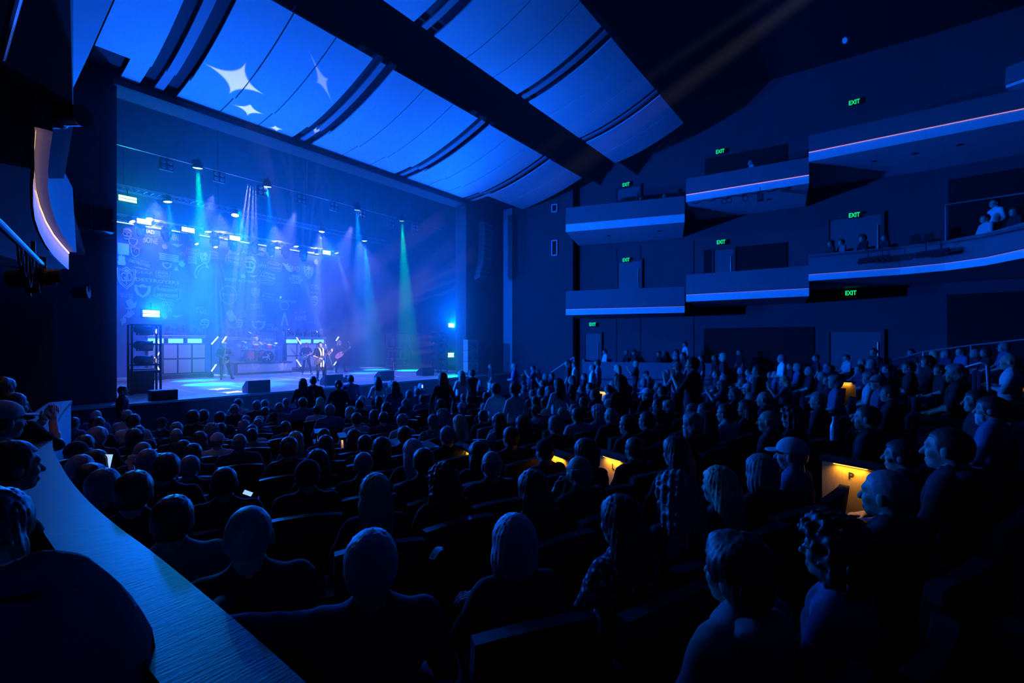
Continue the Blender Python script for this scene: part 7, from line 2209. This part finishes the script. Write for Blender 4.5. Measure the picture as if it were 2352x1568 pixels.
# small soffit lamps
M_TINY = mat('tiny_lamp', (.6, .7, .9), .4, emit=(.4, .7, 1.0), estr=1.4)
for (x_, y_, h_, lb) in ((1398, 541, 5.39, 'first small lamp in the soffit of the upper box by the stage'), (1514, 530, 5.39, 'second small lamp in the soffit of the upper box by the stage'), (1766, 457, 6.12, 'small lamp in the soffit of the upper middle balcony'), (2007, 370, 6.9, 'first small lamp under the upper rear balcony'), (2101, 352, 6.9, 'second small lamp under the upper rear balcony'), (2204, 332, 6.9, 'third small lamp under the upper rear balcony')):
    p = at_Z(x_, y_, CZ + h_)
    root = thing('soffit_lamp', lb, 'ceiling light', loc=p)
    mb = MB(); mb.lathe([(.08, 0), (.08, -.02), (.05, -.02)], None, 12); mb.obj('ring', M_METAL, root)
    mb = MB(); mb.lathe([(.045, -.015), (.001, -.018)], None, 12); mb.obj('lens', M_TINY, root)

# lamps and pipes hung under the side balcony, close by
def profile_lamp(px0, py0, px1, py1, t, label, r=.085):
    a, b = at_depth(px0, py0, t), at_depth(px1, py1, t)
    root = thing('profile_spot', label, 'stage light', loc=a)
    L = (b - a).length; M = fix_M(b - a)
    mb = MB(); mb.lathe([(.04, 0), (r*1.1, .03), (r*1.15, L*.36), (r*.8, L*.4), (r*.8, L*.58), (r*1.05, L*.62), (r*1.05, L*.74), (r*.85, L*.78), (r*.85, L*.96), (r*.95, L), (r*.8, L)], M, 20); mb.obj('barrel', M_MOV, root, smooth=False)
    mb = MB(); mb.lathe([(r*.78, L*.985), (.001, L*.99)], M, 20); mb.obj('lens', LM['off'], root)
    mid = (b - a)*.42
    mb = MB()
    for sg in (-1, 1):
        mb.tube(mid + (M @ Vector((sg*(r+.03), 0, 0))), mid + (M @ Vector((sg*(r+.03), 0, 0))) + Vector((0, 0, .2)), .012)
    mb.tube(mid + (M @ Vector((-(r+.03), 0, 0))) + Vector((0, 0, .2)), mid + (M @ Vector((r+.03, 0, 0))) + Vector((0, 0, .2)), .014); mb.tube(mid + Vector((0, 0, .2)), mid + Vector((0, 0, .34)), .016); mb.obj('yoke', M_METAL, root)
    mb = MB(); mb.box((-.05, -.05, -.05), (.05, .05, .05), M=Matrix.Translation(mid + (M @ Vector((0, -r*1.2, 0))))); mb.tube((b-a)*.3 - Vector((0, 0, r)), (b-a)*.36 - Vector((0, 0, r+.1)), .012); mb.obj('knob', M_METAL, root)
    mb = MB(); mb.tube((b-a)*.25 - Vector((0, 0, r*1.12)), (b-a)*.62 - Vector((0, 0, r*1.02)), .008); mb.obj('safety_bar', M_STEEL, root)
    return root
profile_lamp(-25, 265, 190, 266, 3.7, 'black profile spotlight hanging under the side balcony end', .095)
profile_lamp(22, 640, 152, 634, 4.2, 'black profile spotlight hanging from the lower pipe', .075)
pp = thing('lamp_pipe', 'short steel pipe with hanging cables over the side seats', 'pipe')
pts = [at_Z(-40, 478, CZ + .75), at_Z(0, 515, CZ + .75), at_Z(100, 612, CZ + .75)]
mb = MB(); mb.path(pts, .024, 10); mb.obj('pipe', M_METAL, pp)
for q in (pts[0],):
    mb = MB(); mb.tube(q, (q.x, q.y, CZ + 1.95), .02); mb.obj('hanger', M_METAL, pp)
for k in range(7):
    f_ = .3 + .65*k/7; a = pts[1].lerp(pts[2], f_); b = pts[1].lerp(pts[2], min(1, f_ + .1 + .05*(k % 3)))
    mb = MB(); prev = None
    for i in range(11):
        u_ = i/10; q = a.lerp(b, u_) - Vector((0, 0, (.16 + .06*(k % 3))*math.sin(math.pi*u_)))
        if prev is not None: mb.tube(prev, q, .008, n=5)
        prev = q
    mb.obj('cable', M_BLACK, pp)
pp = thing('ceiling_pipe', 'steel pipe catching the light under the side balcony', 'pipe')
a, b = at_Z(46, -30, CZ + 1.88), at_Z(3, 132, CZ + 1.88)
mb = MB(); mb.tube(a, b, .022, n=10); mb.obj('pipe', M_STEEL, pp)
for q in (a, b):
    mb = MB(); mb.tube(q, q + Vector((0, 0, .07)), .012); mb.obj('clamp', M_METAL, pp)
# follow spot and small catwalk lamp
fs = thing('follow_spot', 'large follow spot on the dark ceiling catwalk', 'spotlight', loc=(12.1, -2.85, CZ + 9.55))
dv = Vector((10.5, 20.2, 2.4)) - Vector((12.1, -2.85, CZ + 9.5))
M = fix_M(dv); mb = MB(); mb.lathe([(.1, -1.1), (.2, -1.0), (.2, -.3), (.15, -.2), (.15, -.12), (.13, -.12)], M, 16); mb.obj('barrel', M_MOV, fs)
mb = MB(); mb.tube((0, -.2, .1), (0, -.2, 2.7), .03); mb.obj('post', M_METAL, fs)
p = at_depth(1945, 91, 15.0)
cl = thing('catwalk_lamp', 'small lamp catching blue light under the dark ceiling', 'stage light', loc=p)
mb = MB(); mb.lathe([(.06, -.1), (.1, 0), (.1, .08), (.08, .1)], fix_M((-.6, .6, -.4)), 12); mb.obj('can', M_BAND, cl); mb = MB(); mb.tube((0, 0, .05), (0, 0, CZ + 12.3 - p.z), .012); mb.obj('stem', M_METAL, cl)
